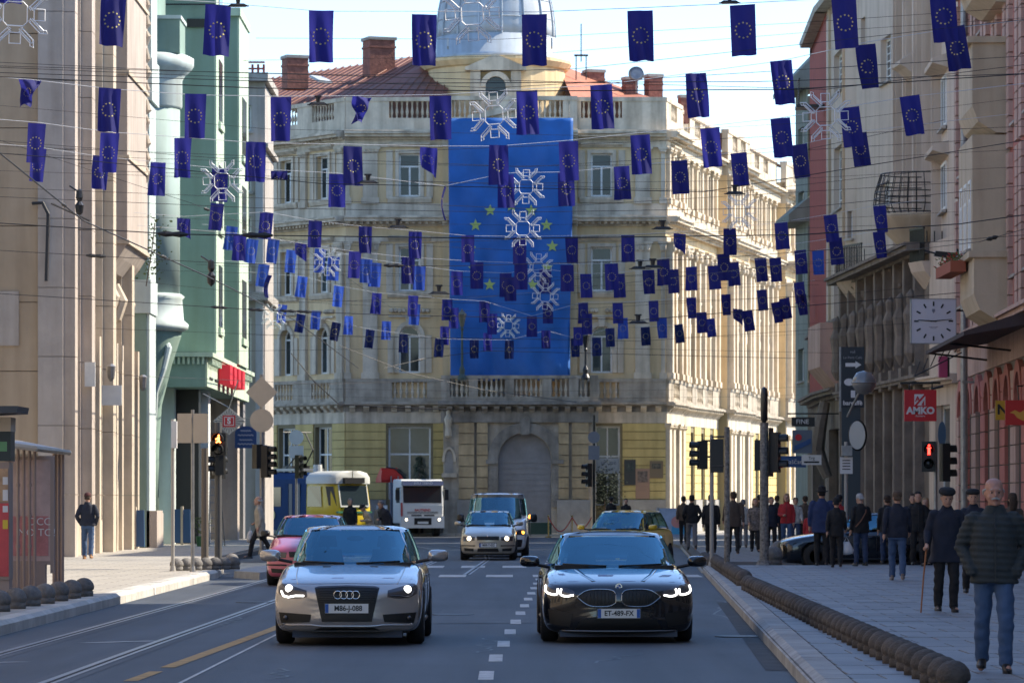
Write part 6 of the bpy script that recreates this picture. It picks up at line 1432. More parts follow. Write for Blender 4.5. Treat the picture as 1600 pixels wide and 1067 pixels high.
# ---------------- white flatbed lorry with red crane
tr_M = T((660-800)*195/F, 195, 0, R(14)); tk = empty('lorry', tr_M, 'white flatbed lorry with folded red loading crane and red lettering in front of the palace', 'lorry')
p_wt = mat('white_lorry_paint', (.62,.62,.60), .45, var=.06, scale=2); hw = 1.03
def tb(name, m, *a, par=None): return MB().box(*a).build(name, m, par or tk, tr_M)
cab = MB(); cab.prism([(.03,.62),(-.02,1.5),(.10,2.62),(.3,2.74),(1.9,2.74),(1.9,.62)], -hw, hw); co = cab.build('cab', p_wt, tk, tr_M)
b_ = co.modifiers.new('b', 'BEVEL'); b_.width = .07; b_.segments = 3
q = MB(); q.prism([(-.03,1.62),(.075,2.42),(.10,2.42),(.0,1.62)], -hw+.1, hw-.1); q.build('windscreen', M_truckglass, tk, tr_M)
q = MB(); q.prism([(-.22,2.44),(-.10,2.66),(.10,2.66),(.08,2.44)], -hw+.04, hw-.04); vs_ = q.build('sun_visor', mat('visor_navy', (.03,.04,.09), .4), tk, tr_M)
lettering('BAU TREND', .17, M_white, vs_, tr_M @ Matrix.Translation((0,-.235,2.55)), extrude=.003)
for sx in (-1, 1):
    q = MB(); q.box(sx*hw-.01*sx, sx*(hw+.012), .35, 1.1, 1.62, 2.35); q.build('side_window', M_truckglass, tk, tr_M)
    q = MB(); q.box(sx*(hw+.06), sx*(hw+.26), .05, .15, 1.75, 2.25); q.tube([(sx*hw,.15,2.35),(sx*(hw+.16),.1,2.3)], .02); q.build('mirror', M_bplast, tk, tr_M)
    tb('headlamp', M_lampin, sx*.62, sx*.94, -.08, .0, .72, .92); q = MB(); q.smooth=True; q.lathe([(.075,0),(.05,.03),(0,.035)], 0, 0, 14); q.build('lamp_bulb', M_ledw, tk, tr_M @ Matrix.Translation((sx*.8,-.082,.82)) @ Matrix.Rotation(R(90),4,'X'))
    tb('vent', M_bplast, sx*.25, sx*.52, -.03, .0, 1.42, 1.46); tb('step', M_bplast, sx*(hw-.35), sx*hw, -.02, .4, .42, .55)
    for wy in (.95, 4.6):
        q = MB(); q.smooth = True; q.lathe([(.22,-.14),(.42,-.14),(.45,-.1),(.45,.1),(.42,.14),(.22,.14)], 0, 0, 24); Mw = tr_M @ Matrix.Translation((sx*(hw-.16), wy, .45)) @ Matrix.Rotation(R(90)*sx,4,'Y'); w_ = q.build('wheel', M_tyre, tk, Mw); MB().cyl(0,0,-.05,.10,.23,.18,16).build('rim', p_wt, w_, Mw)
pn = tb('front_panel', p_wt, -hw+.08, hw-.08, -.045, -.0, 1.0, 1.5); lettering('BAUTREND', .15, mat('red_ink', (.45,.02,.02), .5), pn, tr_M @ Matrix.Translation((0,-.052,1.27)), bold=.004, extrude=.003)
for z in (1.10, 1.17): tb('grille_slot', M_bplast, -.75, .75, -.055, -.03, z, z+.025)
for x in (-.3, .32): tb('grille_slot', M_bplast, x-.25, x+.25, -.056, -.03, .985, 1.05)
bp = tb('bumper', p_wt, -hw-.02, hw+.02, -.10, .2, .42, .98); tb('bumper_grille', M_grille, -.42, .42, -.115, -.10, .58, .9); tb('number_plate', M_plate, -.26, .26, -.13, -.116, .62, .73)
q = MB(); q.box(-hw, -hw+.05, -.06, .3, .45, 1.62); q.build('red_stripe', MATS['red_ink'], tk, tr_M)
tb('load_bed', M_steel, -1.1, 1.1, 2.8, 6.4, .95, 1.1); tb('headboard', mat('blue_grey_paint', (.08,.11,.17), .5), -1.12, 1.12, 2.0, 2.1, .9, 2.6); tb('chassis', M_bplast, -.4, .4, .8, 6.2, .5, .95)
for sx in (-1, 1): tb('drop_side', p_wt, sx*1.08, sx*1.12, 2.8, 6.4, 1.1, 1.5)
for x in (-1.1, -.75): tb('cage_post', M_steel, x, x+.05, 2.05, 2.1, 1.1, 2.9)
M_crane = mat('crane_red', (.50,.02,.015), .4)
q = MB(); q.tube([(-.9,2.4,1.1),(-.9,2.4,2.6)], .16, 8); q.prism([(2.3,2.6),(2.3,3.25),(2.5,3.3),(3.6,2.75),(3.6,2.6)], -1.5, -.7); q.build('crane', M_crane, tk, tr_M)
q = MB(); q.prism([(-1.55,2.7),(-1.5,3.15),(-1.3,3.28),(-.9,3.2),(-.55,2.95),(-.4,2.72)], 2.2, 2.34, 'y'); q.build('crane_arm', M_crane, tk, tr_M)
q = MB(); q.tube([(-1.3,2.18,3.33),(-.85,2.18,3.26),(-.45,2.18,2.95)], .04, 6); q.build('crane_hose', M_cable, tk, tr_M)
# ---------------- tram
tm_M = T((553-800)*188/F, 188.6, 0, R(37)); tm = empty('tram', tm_M, 'blue tram with yellow and silver rounded front crossing before the palace', 'tram')
M_tblue = mat('tram_blue', (.006,.035,.12), .65, spec=.15, var=.15, scale=.8); M_tyel = mat('tram_yellow', (.62,.44,.02), .4, coat=.2); M_tsil = mat('tram_silver', (.52,.52,.47), .45)
secs = [(-.02,.80,.5,2.75),(.03,.9,.42,2.85),(.25,1.05,.38,2.95),(.7,1.18,.36,3.03),(1.6,1.25,.36,3.05),(14,1.25,.36,3.05)]
def tsec(y, hw, z0, z1, lean=.0):
    return [Vector((x, y + lean*max(0, z-1.4)*.0, z)) for x, z in ((-hw,z0),(hw,z0),(hw,1.5),(hw*.985,2.3),(hw*.95,z1-.35),(hw*.8,z1-.12),(hw*.5,z1-.02),(0,z1),(-hw*.5,z1-.02),(-hw*.8,z1-.12),(-hw*.95,z1-.35),(-hw*.985,2.3),(-hw,1.5))]
def lean(r, k): 
    for v in r: v.y += k*max(0, v.z-1.45)*.22
    return r
q = MB(); q.smooth = True; q.loft([lean(tsec(*s_), 1 if s_[0] < .5 else .5 if s_[0] < 1 else 0) for s_ in secs[:5]] + [tsec(2.1,1.25,.36,3.05)]); hd = q.build('front_section', [M_tyel], tm, tm_M)
q = MB(); q.loft([tsec(2.1,1.255,.355,3.055), tsec(14,1.255,.355,3.055)]); q.build('body', M_tblue, tm, tm_M)
q = MB(); q.smooth = True; q.loft([[Vector((x*k, y_, z)) for x, z in ((-1.235,2.5),(-1.225,2.78),(-1.03,2.99),(-.6,3.08),(0,3.10),(.6,3.08),(1.03,2.99),(1.225,2.78),(1.235,2.5))] for k, y_ in ((.02,.15),(.70,.15),(.84,.24),(.95,.5),(1,1.2),(1.015,2.12))], closed=False, cap=False); q.build('front_roof', M_tsil, tm, tm_M)
q = MB(); q.prism([(-.02+.0,1.5),(.17,2.42),(.22,2.42),(.05,1.5)], -.76, .76); q.build('windscreen', M_truckglass, tm, tm_M)
q = MB()
for x in (-.80, .76): q.prism([(-.05,1.46),(.16,2.47),(.2,2.47),(0,1.46)], x, x+.05)
q.prism([(-.05,1.43),(-.04,1.5),(.05,1.5),(.05,1.43)], -.8, .81); q.build('windscreen_frame', M_tsil, tm, tm_M)
for sx in (-1, 1):
    q = MB(); q.add([(sx*.93,.08,1.5),(sx*1.13,.45,1.5),(sx*1.15,.68,2.38),(sx*.97,.3,2.38)], [(0,1,2,3)]); q.add([(sx*1.24,.85,1.45),(sx*1.27,2.0,1.45),(sx*1.26,2.0,2.4),(sx*1.24,.95,2.4)], [(0,1,2,3)]); q.build('side_window', M_truckglass, tm, tm_M)
MB().box(-.95,.95,-.065,.1,1.15,1.24).build('green_band', mat('tram_green', (.03,.15,.08), .5), tm, tm_M); MB().box(-.55,.55,-.05,.3,2.52,2.78).build('destination_box', M_bplast, tm, tm_M)
q = MB(); q.cyl(0,0,0,.06,.14,.12,14); q.build('headlamp', M_lampin, tm, tm_M @ Matrix.Translation((0,-.02,.85)) @ Matrix.Rotation(R(90),4,'X')); MB().box(-.8,.8,-.12,.1,.42,.58).build('bumper', M_bplast, tm, tm_M)
for y in (2.6, 6.2, 9.8):      # folding doors and windows on the visible side
    for k in range(4): MB().box(-1.275,-1.25, y+.32*k, y+.32*k+.28, .5, 2.5).build('door_leaf', M_tblue if k % 2 else mat('tram_dark_blue', (.004,.02,.06), .35), tm, tm_M)
for y in (4.2, 5.1, 7.8, 8.7, 11.4, 12.4): MB().box(-1.268,-1.25,y,y+.82,1.45,2.35).build('side_window', M_truckglass, tm, tm_M)
for y, r in ((4.9,.24),(8.2,.22)): q = MB(); q.disc((-1.285,y,1.05), r, 'x', 18, .012); q.build('round_emblem', mat('emblem_cream', (.5,.45,.2), .5), tm, tm_M)
q = MB(); q.box(-.7,.7,3.5,5.6,3.1,3.22); q.build('roof_equipment', M_steel, tm, tm_M)
q = MB(); q.tube([(-.5,4.9,3.2),(-.35,3.9,4.1),(-.45,4.7,4.9)], .035, 5); q.tube([(.5,4.9,3.2),(.35,3.9,4.1),(.45,4.7,4.9)], .035, 5); q.tube([(-.8,4.7,4.92),(.8,4.7,4.92)], .03, 5); q.box(-.5,.5,4.4,5.2,3.2,3.35); q.build('pantograph', M_black, tm, tm_M)
q = MB(); q.cyl(0,3.0,3.05,3.4,.22,.2,12); q.build('roof_lamp_housing', M_tsil, tm, tm_M)
for y in (2.5, 10.5): q = MB(); q.box(-1.1,1.1,y-.9,y+.9,.12,.5); q.build('bogie', M_bplast, tm, tm_M)
# ================================================================ people
from mathutils import noise
M_skin = mat('skin', (.42,.24,.17), .55, var=.08, scale=30, object_space=True)
M_shoe = mat('black_leather', (.015,.014,.014), .45)
def cloth(name, c): return mat('cloth_' + name, c, .85, var=.15, scale=9, bump=.15, bscale=70, object_space=True)
C_navy = cloth('navy', (.013,.017,.032)); C_black = cloth('black', (.010,.010,.012)); C_jean = cloth('denim', (.045,.085,.17)); C_jeand = cloth('dark_denim', (.025,.045,.10))
C_puff = cloth('olive_grey', (.028,.034,.036)); C_beige = cloth('beige', (.38,.33,.26)); C_grey = cloth('grey', (.14,.14,.15)); C_red = cloth('red', (.35,.02,.025)); C_brown = cloth('brown', (.07,.05,.038))
C_pale = cloth('pale', (.42,.40,.38)); C_blue = cloth('blue', (.02,.035,.10)); C_pur = cloth('purple', (.10,.03,.09))
def remesh(mb, vox, name, m, it=6):
    o = bpy.data.objects.new(name, mb.mesh(name, m))
    r = o.modifiers.new('r', 'REMESH'); r.mode = 'VOXEL'; r.voxel_size = vox; r.use_smooth_shade = True
    s = o.modifiers.new('s', 'SMOOTH'); s.factor = .5; s.iterations = it
    me = evalmesh(o, name); bpy.data.objects.remove(o)
    me.materials.clear(); me.materials.append(m); return me
def rings(mb, rs, seg=20, n=2.3, close=True):       # rs: (x, yc, z, hw, hd)
    out = []
    for (x, y, z, hw, hd) in rs:
        out.append([(x + hw*math.copysign(abs(math.cos(t))**(2/n), math.cos(t)), y + hd*math.copysign(abs(math.sin(t))**(2/n), math.sin(t)), z) for t in [2*math.pi*k/seg for k in range(seg)]])
    mb.loft(out, cap=close)
def limb(mb, pts, rad, seg=12):
    P_ = [Vector(p) for p in pts]; pp = []; rr = []
    for i in range(len(P_)-1):
        for k in range(4): t = k/4; pp.append(P_[i].lerp(P_[i+1], t)); rr.append(rad[i]*(1-t)+rad[i+1]*t)
    pp.append(P_[-1]); rr.append(rad[-1])
    a = pp[0] - (pp[1]-pp[0]).normalized()*rr[0]*.5; b = pp[-1] + (pp[-1]-pp[-2]).normalized()*rr[-1]*.5
    mb.tube([a] + pp + [b], [rr[0]*.6] + rr + [rr[-1]*.6], seg)
def ball(mb, c, rx_, ry_, rz_, seg=12):
    mb.loft([[ (c[0]+rx_*math.sin(f)*math.cos(t), c[1]+ry_*math.sin(f)*math.sin(t), c[2]-rz_*math.cos(f)) for t in [2*math.pi*k/seg for k in range(seg)]] for f in [math.pi*(.04+.92*j/8) for j in range(9)]])
def displace(me, fn):
    n = len(me.vertices); co = [0.0]*(3*n); no = [0.0]*(3*n); me.vertices.foreach_get('co', co); me.vertex_normals.foreach_get('vector', no)
    for i in range(n):
        p = Vector(co[3*i:3*i+3]); k = fn(p); co[3*i] += no[3*i]*k; co[3*i+1] += no[3*i+1]*k; co[3*i+2] += no[3*i+2]*k
    me.vertices.foreach_set('co', co); me.update()
def person(label, M, H=1.75, top=C_navy, legs=C_black, hair=(.03,.025,.02), hairstyle='short', arms=('down','down'), stride=.35, coat=0.0, hat=None, build=1.0, lean=0.0, head_turn=0.0,
           head_tilt=0.0, group='pedestrians', shoes=M_shoe, vox=.014, hem=.86, puffer=False, open_coat=False, flip=False, skin=None, face=True):
    sc = H/1.75; M = M @ Matrix.Scale(sc, 4); root = empty('person', M, label, 'person', group)
    if arms == ('down','down') and stride >= .2: arms = ('swing','swingf') if H*100 % 4 < 2 else ('swingf','swing')
    b = build; sgn = -1 if flip else 1; fy = -stride/2; by = stride/2; skin = skin or M_skin
    hipz = .93 - .03*min(1, stride/.6)
    lg = {}
    for sx in (-1, 1):
        fwd = (sx*sgn > 0); ay = fy if fwd else by; az = .085 if fwd else .085 + .06*min(1, stride/.5)
        kn = (sx*.10, ay*.55 - (.05 if stride > .1 else .015), .50 + (.0 if fwd else .01)); lg[sx] = [(sx*.085, 0, hipz), kn, (sx*.10, ay, az)]
    def lz(p, k=1.0):                                # forward lean above the hips
        x, y, z = p; return (x, y - lean*max(0, z-.9), z - abs(lean)*.25*max(0, z-.9))
    AP = {'down': [(.168*b,.0,1.385),(.215*b,.03,1.12),(.215*b,-.05,.88)], 'pocket': [(.168*b,.0,1.385),(.262*b,.08,1.13),(.185*b,-.09,.93)], 'cane': [(.168*b,0,1.385),(.235*b,.02,1.14),(.27*b,-.14,.96)],
          'carry': [(.168*b,.0,1.385),(.21*b,.02,1.12),(.205*b,-.16,1.0)], 'bent': [(.168*b,0,1.385),(.22*b,.0,1.13),(.08,-.24,1.10)], 'swing': [(.168*b,0,1.385),(.215*b,.10,1.14),(.225*b,.10,.91)], 'swingf': [(.168*b,0,1.385),(.21*b,-.04,1.13),(.21*b,-.22,.95)], 'back': [(.168*b,0,1.385),(.24*b,.12,1.15),(.10,.17,1.0)]}
    arm = {sx: [lz((sx*p[0], p[1], p[2])) for p in AP[arms[0] if sx < 0 else arms[1]]] for sx in (-1, 1)}
    # one continuous body: legs, trunk, arms, hands, neck, head
    mb = MB()
    rings(mb, [lz(q[:3]) + q[3:] for q in ((0,0,.86,.13*b,.10),(0,0,.95,.155*b,.115),(0,0,1.05,.14*b,.10),(0,0,1.25,.15*b,.11),(0,0,1.35,.155*b,.10),(0,.01,1.42,.11,.08),(0,.01,1.49,.055,.055))])
    for sx in (-1, 1):
        limb(mb, lg[sx], [.085, .055, .04]); a = arm[sx]; limb(mb, a, [.05, .04, .028])
        ax, ay, az = lg[sx][2]; limb(mb, [(ax, ay+.05, .05), (ax+sx*.015, ay-.13, .04)], [.035, .03])
        d = (Vector(a[2]) - Vector(a[1])).normalized(); side = Vector((0, -1, 0)) if abs(d.y) < .8 else Vector((1, 0, 0)); w = Vector(a[2]); nrm = d.cross(side).normalized()
        if not (arms[0] if sx < 0 else arms[1]) == 'pocket':
            side = nrm.cross(d).normalized(); limb(mb, [w, w + d*.05, w + d*.085], [.026, .036, .032])
            grip = (arms[0] if sx < 0 else arms[1]) in ('cane', 'carry', 'bent')
            for k in range(4):
                o_ = side*(.030 - .020*k); L_ = (.07, .078, .073, .058)[k]; p0 = w + d*.085 + o_
                if grip: limb(mb, [p0, p0 + d*.02 + nrm*sx*-.02, p0 + nrm*sx*-.05 - d*.012], [.010, .0095, .008], 6)
                else: limb(mb, [p0, p0 + d*L_*.55 - nrm*.006, p0 + d*L_ - nrm*.018], [.0105, .009, .0075], 6)
            limb(mb, [w + d*.03 + side*.028, w + d*.065 + side*.05, w + d*.10 + side*.045], [.013, .011, .009], 6)
    limb(mb, [lz((0, .015, 1.44)), lz((0, .0, 1.56))], [.058, .054])
    hz = Vector(lz((0, -.005, 1.505))); HM = Matrix.Translation(hz) @ Euler((head_tilt, 0, head_turn)).to_matrix().to_4x4() @ Matrix.Scale(1.10, 4)
    def hp(p): return tuple(HM @ Vector(p))
    prof = [(0,.028,-.078,-.02),(.018,.046,-.092,.0),(.05,.060,-.094,.045),(.085,.069,-.094,.078),(.12,.074,-.092,.094),(.155,.076,-.089,.100),(.19,.070,-.075,.092),(.215,.052,-.045,.068),(.23,.02,-.0,.03)]
    def skull(mb, grow=0.0, zmin=-1, front=1.0, seg=20, prof_=None):
        rr = []
        for z, hw, yf, yb in (prof_ or prof):
            if z < zmin: continue
            yc = (yf*front + yb)/2; hd = (yb - yf*front)/2
            rr.append([hp(((hw+grow)*math.cos(t), yc + (hd+grow)*math.sin(t), z + (grow if z > .2 else 0))) for t in [2*math.pi*k/seg for k in range(seg)]])
        mb.loft(rr)
    skull(mb)
    if face:
        mb.tube([hp((0,-.088,.135)), hp((0,-.104,.105)), hp((0,-.118,.085)), hp((0,-.092,.076))], [.008,.011,.015,.010], 8)
        mb.tube([hp((-.046,-.082,.132)), hp((-.02,-.097,.138)), hp((.02,-.097,.138)), hp((.046,-.082,.132))], .0115, 6); [ball(mb, hp((sx_*.042,-.070,.075)), .022,.022,.022, 8) for sx_ in (-1,1)]; ball(mb, hp((0,-.088,.014)), .018,.014,.014, 8); mb.tube([hp((-.022,-.092,.052)), hp((0,-.100,.052)), hp((.022,-.092,.052))], .007, 6)
        for sx in (-1, 1): ball(mb, hp((sx*.078, .005, .10)), .010, .020, .030, 8)
    obj('body', remesh(mb, min(vox, .011), 'body', skin, 3), root, M)
    if face and vox < .013:
        e = MB(); [ball(e, hp((sx*.030, -.087, .112)), .0115, .008, .007, 10) for sx in (-1, 1)]; e.build('eyes', mat('eye_white', (.35,.32,.30), .3), root, M)
        e = MB(); [ball(e, hp((sx*.030, -.0935, .112)), .0085, .004, .0068, 8) for sx in (-1, 1)]; e.build('pupils', mat('eye_dark', (.02,.015,.01), .2), root, M)
        e = MB(); e.tube([hp((-.022,-.0965,.047)), hp((0,-.104,.047)), hp((.022,-.0965,.047))], .0035, 6); e.build('lips', mat('lips', (.20,.07,.06), .6), root, M)
    # hair, hats
    hm = mat('hair_%d_%d' % (int(hair[0]*1000), int(hair[1]*1000)), hair, .8, var=.3, scale=60, bump=.4, bscale=160, object_space=True)
    if hairstyle != 'none':
        h = MB()
        if hairstyle == 'bald':
            for sx in (-1, 1): limb(h, [hp((sx*.070,-.03,.14)), hp((sx*.077,.03,.125)), hp((sx*.062,.075,.11))], [.010,.022,.030])
            limb(h, [hp((-.05,.085,.12)), hp((0,.10,.125)), hp((.05,.085,.12))], [.03,.03,.03])
            for sx in (-1,1): limb(h, [hp((sx*.05,-.05,.185)), hp((sx*.055,.0,.205)), hp((sx*.04,.06,.20))], [.006,.008,.012])
        else:
            skull(h, .010, .10, .72 if hairstyle != 'grey_front' else .86); limb(h, [hp((-.05,.085,.09)), hp((.05,.085,.09))], [.035,.035])
            limb(h, [hp((-.045,-.055,.195)), hp((.045,-.055,.195))], [.02,.02])
            if hairstyle == 'long':
                limb(h, [hp((0,.07,.15)), hp((0,.09,.05)), hp((0,.095,-.08))], [.07,.075,.06]); [limb(h, [hp((sx*.07,.0,.15)), hp((sx*.078,.0,.05)), hp((sx*.07,.02,-.06))], [.02,.025,.02]) for sx in (-1,1)]
            if hairstyle == 'bun': ball(h, hp((0,.13,.16)), .04,.04,.04)
        obj('hair', remesh(h, .009, 'hair', hm, 3), root, M)
    if hairstyle in ('bald',) and vox < .013:
        mm = MB(); mm.tube([hp((-.032,-.094,.056)), hp((-.012,-.106,.066)), hp((.012,-.106,.066)), hp((.032,-.094,.056))], [.006,.010,.010,.006], 8); mm.build('moustache', hm, root, M)
        mm = MB(); [mm.tube([hp((sx*.048,-.083,.131)), hp((sx*.030,-.096,.138)), hp((sx*.014,-.098,.134))], [.003,.005,.004], 6) for sx in (-1,1)]; mm.build('eyebrows', hm, root, M)
    if hat:
        kind, hmt = hat; h = MB()
        if kind == 'beret': rings(h, [(0,0,0,.001,.001)]) if False else None; pr = [(.150,.082,-.10,.105),(.17,.104,-.125,.118),(.195,.106,-.12,.12),(.225,.085,-.09,.10),(.24,.03,-.03,.04)]; skull(h, .004, -1, 1.0, 20, pr)
        if kind == 'cap': pr = [(.140,.080,-.10,.105),(.17,.086,-.105,.112),(.21,.07,-.08,.09),(.24,.03,-.03,.04)]; skull(h, .004, -1, 1.0, 20, pr); limb(h, [hp((-.04,-.12,.148)), hp((.04,-.12,.148))], [.022,.022])
        if kind == 'brim': pr = [(.15,.125,-.15,.15),(.165,.125,-.15,.15),(.166,.082,-.10,.105),(.25,.075,-.09,.095),(.265,.05,-.06,.06)]; skull(h, .003, -1, 1.0, 20, pr)
        obj('hat', remesh(h, .009, 'hat', hmt, 2), root, M)
    # trousers
    t = MB(); rings(t, [(0,0,.80,.135*b,.11),(0,0,.88,.165*b,.125),(0,0,.97,.165*b,.125),(0,0,1.02,.155*b,.115)])
    for sx in (-1, 1): q = lg[sx]; limb(t, [q[0], q[1], (q[2][0], q[2][1]+.01, q[2][2]-.012)], [.098*b**.5, .074, .062])
    me = remesh(t, vox, 'trousers', legs, 4)
    displace(me, lambda p: noise.noise(Vector((p.x*9, p.y*9, p.z*14)) + Vector((H*7, 0, 0)))*.013)
    obj('trousers', me, root, M)
    # jacket or coat
    j = MB(); hemz = hem if not coat else coat
    tor = [(0,0,hemz,.19*b if not coat else .22*b,.145),(0,0,.95,.185*b,.145),(0,0,1.05,.175*b,.14),(0,0,1.25,.180*b,.138),(0,0,1.34,.175*b,.125),(0,.01,1.41,.135*b,.10),(0,.01,1.455,.095,.08),(0,.0,1.52,.070,.070)]
    if coat: tor.insert(1, (0,0,(hemz+.95)/2,.20*b,.15))
    if puffer: tor = [(x,y,z,hw+.012,hd+.02) for x,y,z,hw,hd in tor]
    rings(j, [lz(q[:3]) + q[3:] for q in tor], 24)
    for sx in (-1, 1):
        a = [Vector(p) for p in arm[sx]]; limb(j, [a[0] - Vector((sx*.05,0,-.02)), a[0], a[1], a[2] + (a[1]-a[2])*(.06 if (arms[0] if sx < 0 else arms[1]) != 'pocket' else -.14)], [.055*b, (.064 if not puffer else .074)*b, .056 if not puffer else .066, .044 if not puffer else .052])
    me = remesh(j, vox, 'coat' if coat else 'jacket', top, 4)
    displace(me, lambda p: noise.noise(p*9 + Vector((0, H*5, 0)))*.016 + ((.0045*math.sin(p.z*2*math.pi/.058 + .8*math.sin(p.x*6)) - .001) if puffer and p.z < 1.45 else 0))
    jo = obj('coat' if coat else 'jacket', me, root, M)
    if puffer or not coat:
        z = MB(); z.tube([lz((0,-.155-(.03 if puffer else 0),hemz+.03)), lz((0,-.15-(.03 if puffer else 0),1.1)), lz((0,-.155-(.03 if puffer else 0),1.3)), lz((0,-.10-(.01 if puffer else 0),1.45))], .006, 5); z.build('zip', M_black, jo, M)
    # shoes
    for sx in (-1, 1):
        s = MB(); ax, ay, az = lg[sx][2]; dz = az - .085
        rings(s, [(ax+sx*.008, ay-.04, dz, .042, .135), (ax+sx*.008, ay-.04, dz+.03, .044, .14), (ax, ay-.02, dz+.06, .04, .10), (ax, ay+.03, dz+.10, .036, .055)], 16); s.build('shoe', shoes, root, M)
    return root
PV = 0.18
def at(px, feet, rz=0.0, z=PV, d=None): d = d or gd(feet, z); return T((px-800)*d/F, d, z, rz)
HR = mat('wood_cane', (.30,.11,.04), .5)
WHT = (.38,.37,.36); GRY = (.16,.15,.15); BRN = (.04,.022,.012); BLD = (.30,.19,.09); BLK = (.010,.009,.009)
SK2 = mat('ruddy_skin', (.42,.21,.15), .55, var=.12, scale=30, object_space=True)
person('grey haired man with moustache in dark green quilted jacket and blue jeans walking towards us', at(1553,1050,R(-3)), 1.76, C_puff, C_jean, WHT, 'bald', ('pocket','pocket'), .30, build=1.12, vox=.0105, hem=.80, puffer=True, head_turn=R(4), skin=SK2)
cn = person('elderly man in navy overcoat and black beret leaning on a wooden cane', at(1478,956,R(6)), 1.74, C_navy, C_black, GRY, 'short', ('cane','down'), .12, coat=.70, hat=('beret', C_black), build=1.12, vox=.011, head_tilt=R(12), lean=.06)
Mc = WM[cn.name]; ca = empty('walking_cane', Mc @ T(-.36,-.22,0), 'reddish wooden walking cane held by the man in the beret', 'cane')
q = MB(); q.tube([(-.40,-.20,.0),(-.36,-.19,.5),(-.325,-.20,.86)], [.011,.012,.013], 8); q.build('shaft', HR, ca, Mc)
q = MB(); q.smooth = True; q.tube([(-.325,-.20,.86),(-.325,-.215,.90),(-.32,-.19,.935),(-.315,-.14,.94),(-.31,-.10,.90)], .014, 8); q.build('handle', HR, ca, Mc)
person('man in black beret and dark coat just behind the quilted jacket man', at(1520,928,R(0)), 1.74, C_navy, C_black, GRY, 'short', ('down','down'), .2, coat=.75, hat=('beret', C_black), vox=.0125)
person('dark haired woman partly hidden behind the quilted jacket man at the right edge', at(1582,905,R(180)), 1.70, C_brown, C_black, BRN, 'long', ('down','down'), .2, coat=.7)
person('man seen from behind in dark jacket and blue jeans with white soled shoes', at(1402,906,R(176)), 1.74, C_navy, C_jean, (.10,.06,.035), 'short', ('down','down'), .28, build=1.15, hem=.84, vox=.0125, shoes=mat('white_sole_shoe', (.20,.16,.14), .6))
person('person in dark coat and jeans left of the man with white soled shoes', at(1386,880,R(185)), 1.68, C_black, C_jeand, BRN, 'short', ('down','down'), .1, hem=.80)
wh = person('white haired man in black jacket with brown shoulder strap beside the dark car', at(1345,884,R(200)), 1.72, C_black, C_jeand, WHT, 'short', ('bent','down'), .1, build=1.1, hem=.80, head_tilt=R(25))
q = MB(); q.tube([(-.13,.02,1.46),(-.06,.16,1.3),(.08,.19,1.1),(.2,.14,.95)], .016, 5); q.build('shoulder_strap', mat('brown_strap', (.16,.07,.04), .6), wh, WM[wh.name])
person('man in dark blue blazer and black brimmed hat seen from behind', at(1284,883,R(178)), 1.86, C_blue, C_black, BLK, 'short', ('down','down'), .12, build=1.25, hem=.74, hat=('brim', C_black))
pb = person('dark clothed person carrying a white plastic bag beside the man in the hat', at(1307,886,R(172)), 1.62, C_black, C_black, BLK, 'short', ('down','down'), .25, hem=.78)
person('person in red jacket and dark cap behind the man in the hat', at(1311,872,R(170)), 1.70, C_red, C_black, BLK, 'short', ('down','down'), .1, hat=('cap', C_black))
person('dark haired man with bearded face in black behind the blonde woman', at(1434,884,R(0)), 1.76, C_black, C_black, BLK, 'short', ('down','down'), .2, hem=.8)
person('blonde woman in black coat left of the man with the cane', at(1446,882,R(-10)), 1.62, C_black, C_black, BLD, 'long', ('down','down'), .2, coat=.65)
person('person in black hooded jacket and grey trousers walking away by the posts', at(1081,859,R(183)), 1.72, C_black, C_grey, BLK, 'short', ('pocket','pocket'), .45, build=1.1, hem=.86, hat=None)
person('person in black with printed jacket back right of the grey trousers', at(1111,864,R(180)), 1.72, C_black, C_black, BLK, 'short', ('down','down'), .15, build=1.1)
person('big person in dark brown coat striding between the two posts', at(1146,866,R(184)), 1.80, C_brown, C_black, BRN, 'short', ('swing','swingf'), .35, build=1.2, hem=.78)
person('small person in pale grey jacket behind the brown coat', at(1161,856,R(180)), 1.58, C_pale, C_grey, GRY, 'short', ('down','down'), .2)
person('woman in patterned brown coat with fur hood and black boots', at(1180,862,R(0)), 1.62, mat('patterned_fabric', (.16,.13,.11), .85, var=.8, scale=16, object_space=True), C_black, BLD, 'long', ('down','down'), .2, coat=.70)
person('person with black knitted hat behind the fur hood woman', at(1187,853,R(180)), 1.74, C_black, C_black, BLK, 'short', ('down','down'), .2, hat=('cap', C_black))
person('grey haired woman in dark open jacket right of the thick post', at(1205,861,R(5)), 1.66, C_navy, C_black, GRY, 'short', ('down','down'), .2, coat=.78)
person('blonde woman in dark jacket over red top and blue jeans', at(1229,862,R(-8)), 1.76, C_red, C_jean, BLD, 'long', ('bent','down'), .3)
person('person in light grey top behind the blonde woman in red', at(1243,856,R(0)), 1.64, C_pale, C_jeand, BRN, 'short', ('down','down'), .2)
person('dark figure farther off left of the blazer man', at(1258,855,R(180)), 1.70, C_brown, C_black, BRN, 'short', ('down','down'), .2)
person('child sized figure in red with white hood near the blazer man', at(1266,872,R(180)), 1.30, C_red, C_black, WHT, 'short', ('down','down'), .1)
person('distant person in dark clothes near the shop under the signs', at(1214,850,R(180)), 1.72, C_black, C_black, BRN, 'short', ('down','down'), .2)
for px, ft, hh, tp, lb in ((1068,850,1.7,C_brown,'distant walker in brown left of the black hooded person'),
    (1426,878,1.72,C_black,'walker in black just right of the jeans man')):
    person(lb, at(px, ft, R(rv.choice((0,180,170)))), hh, tp, C_black, rv.choice((BRN,GRY,BLK)), 'short', ('down','down'), .25, vox=.018)
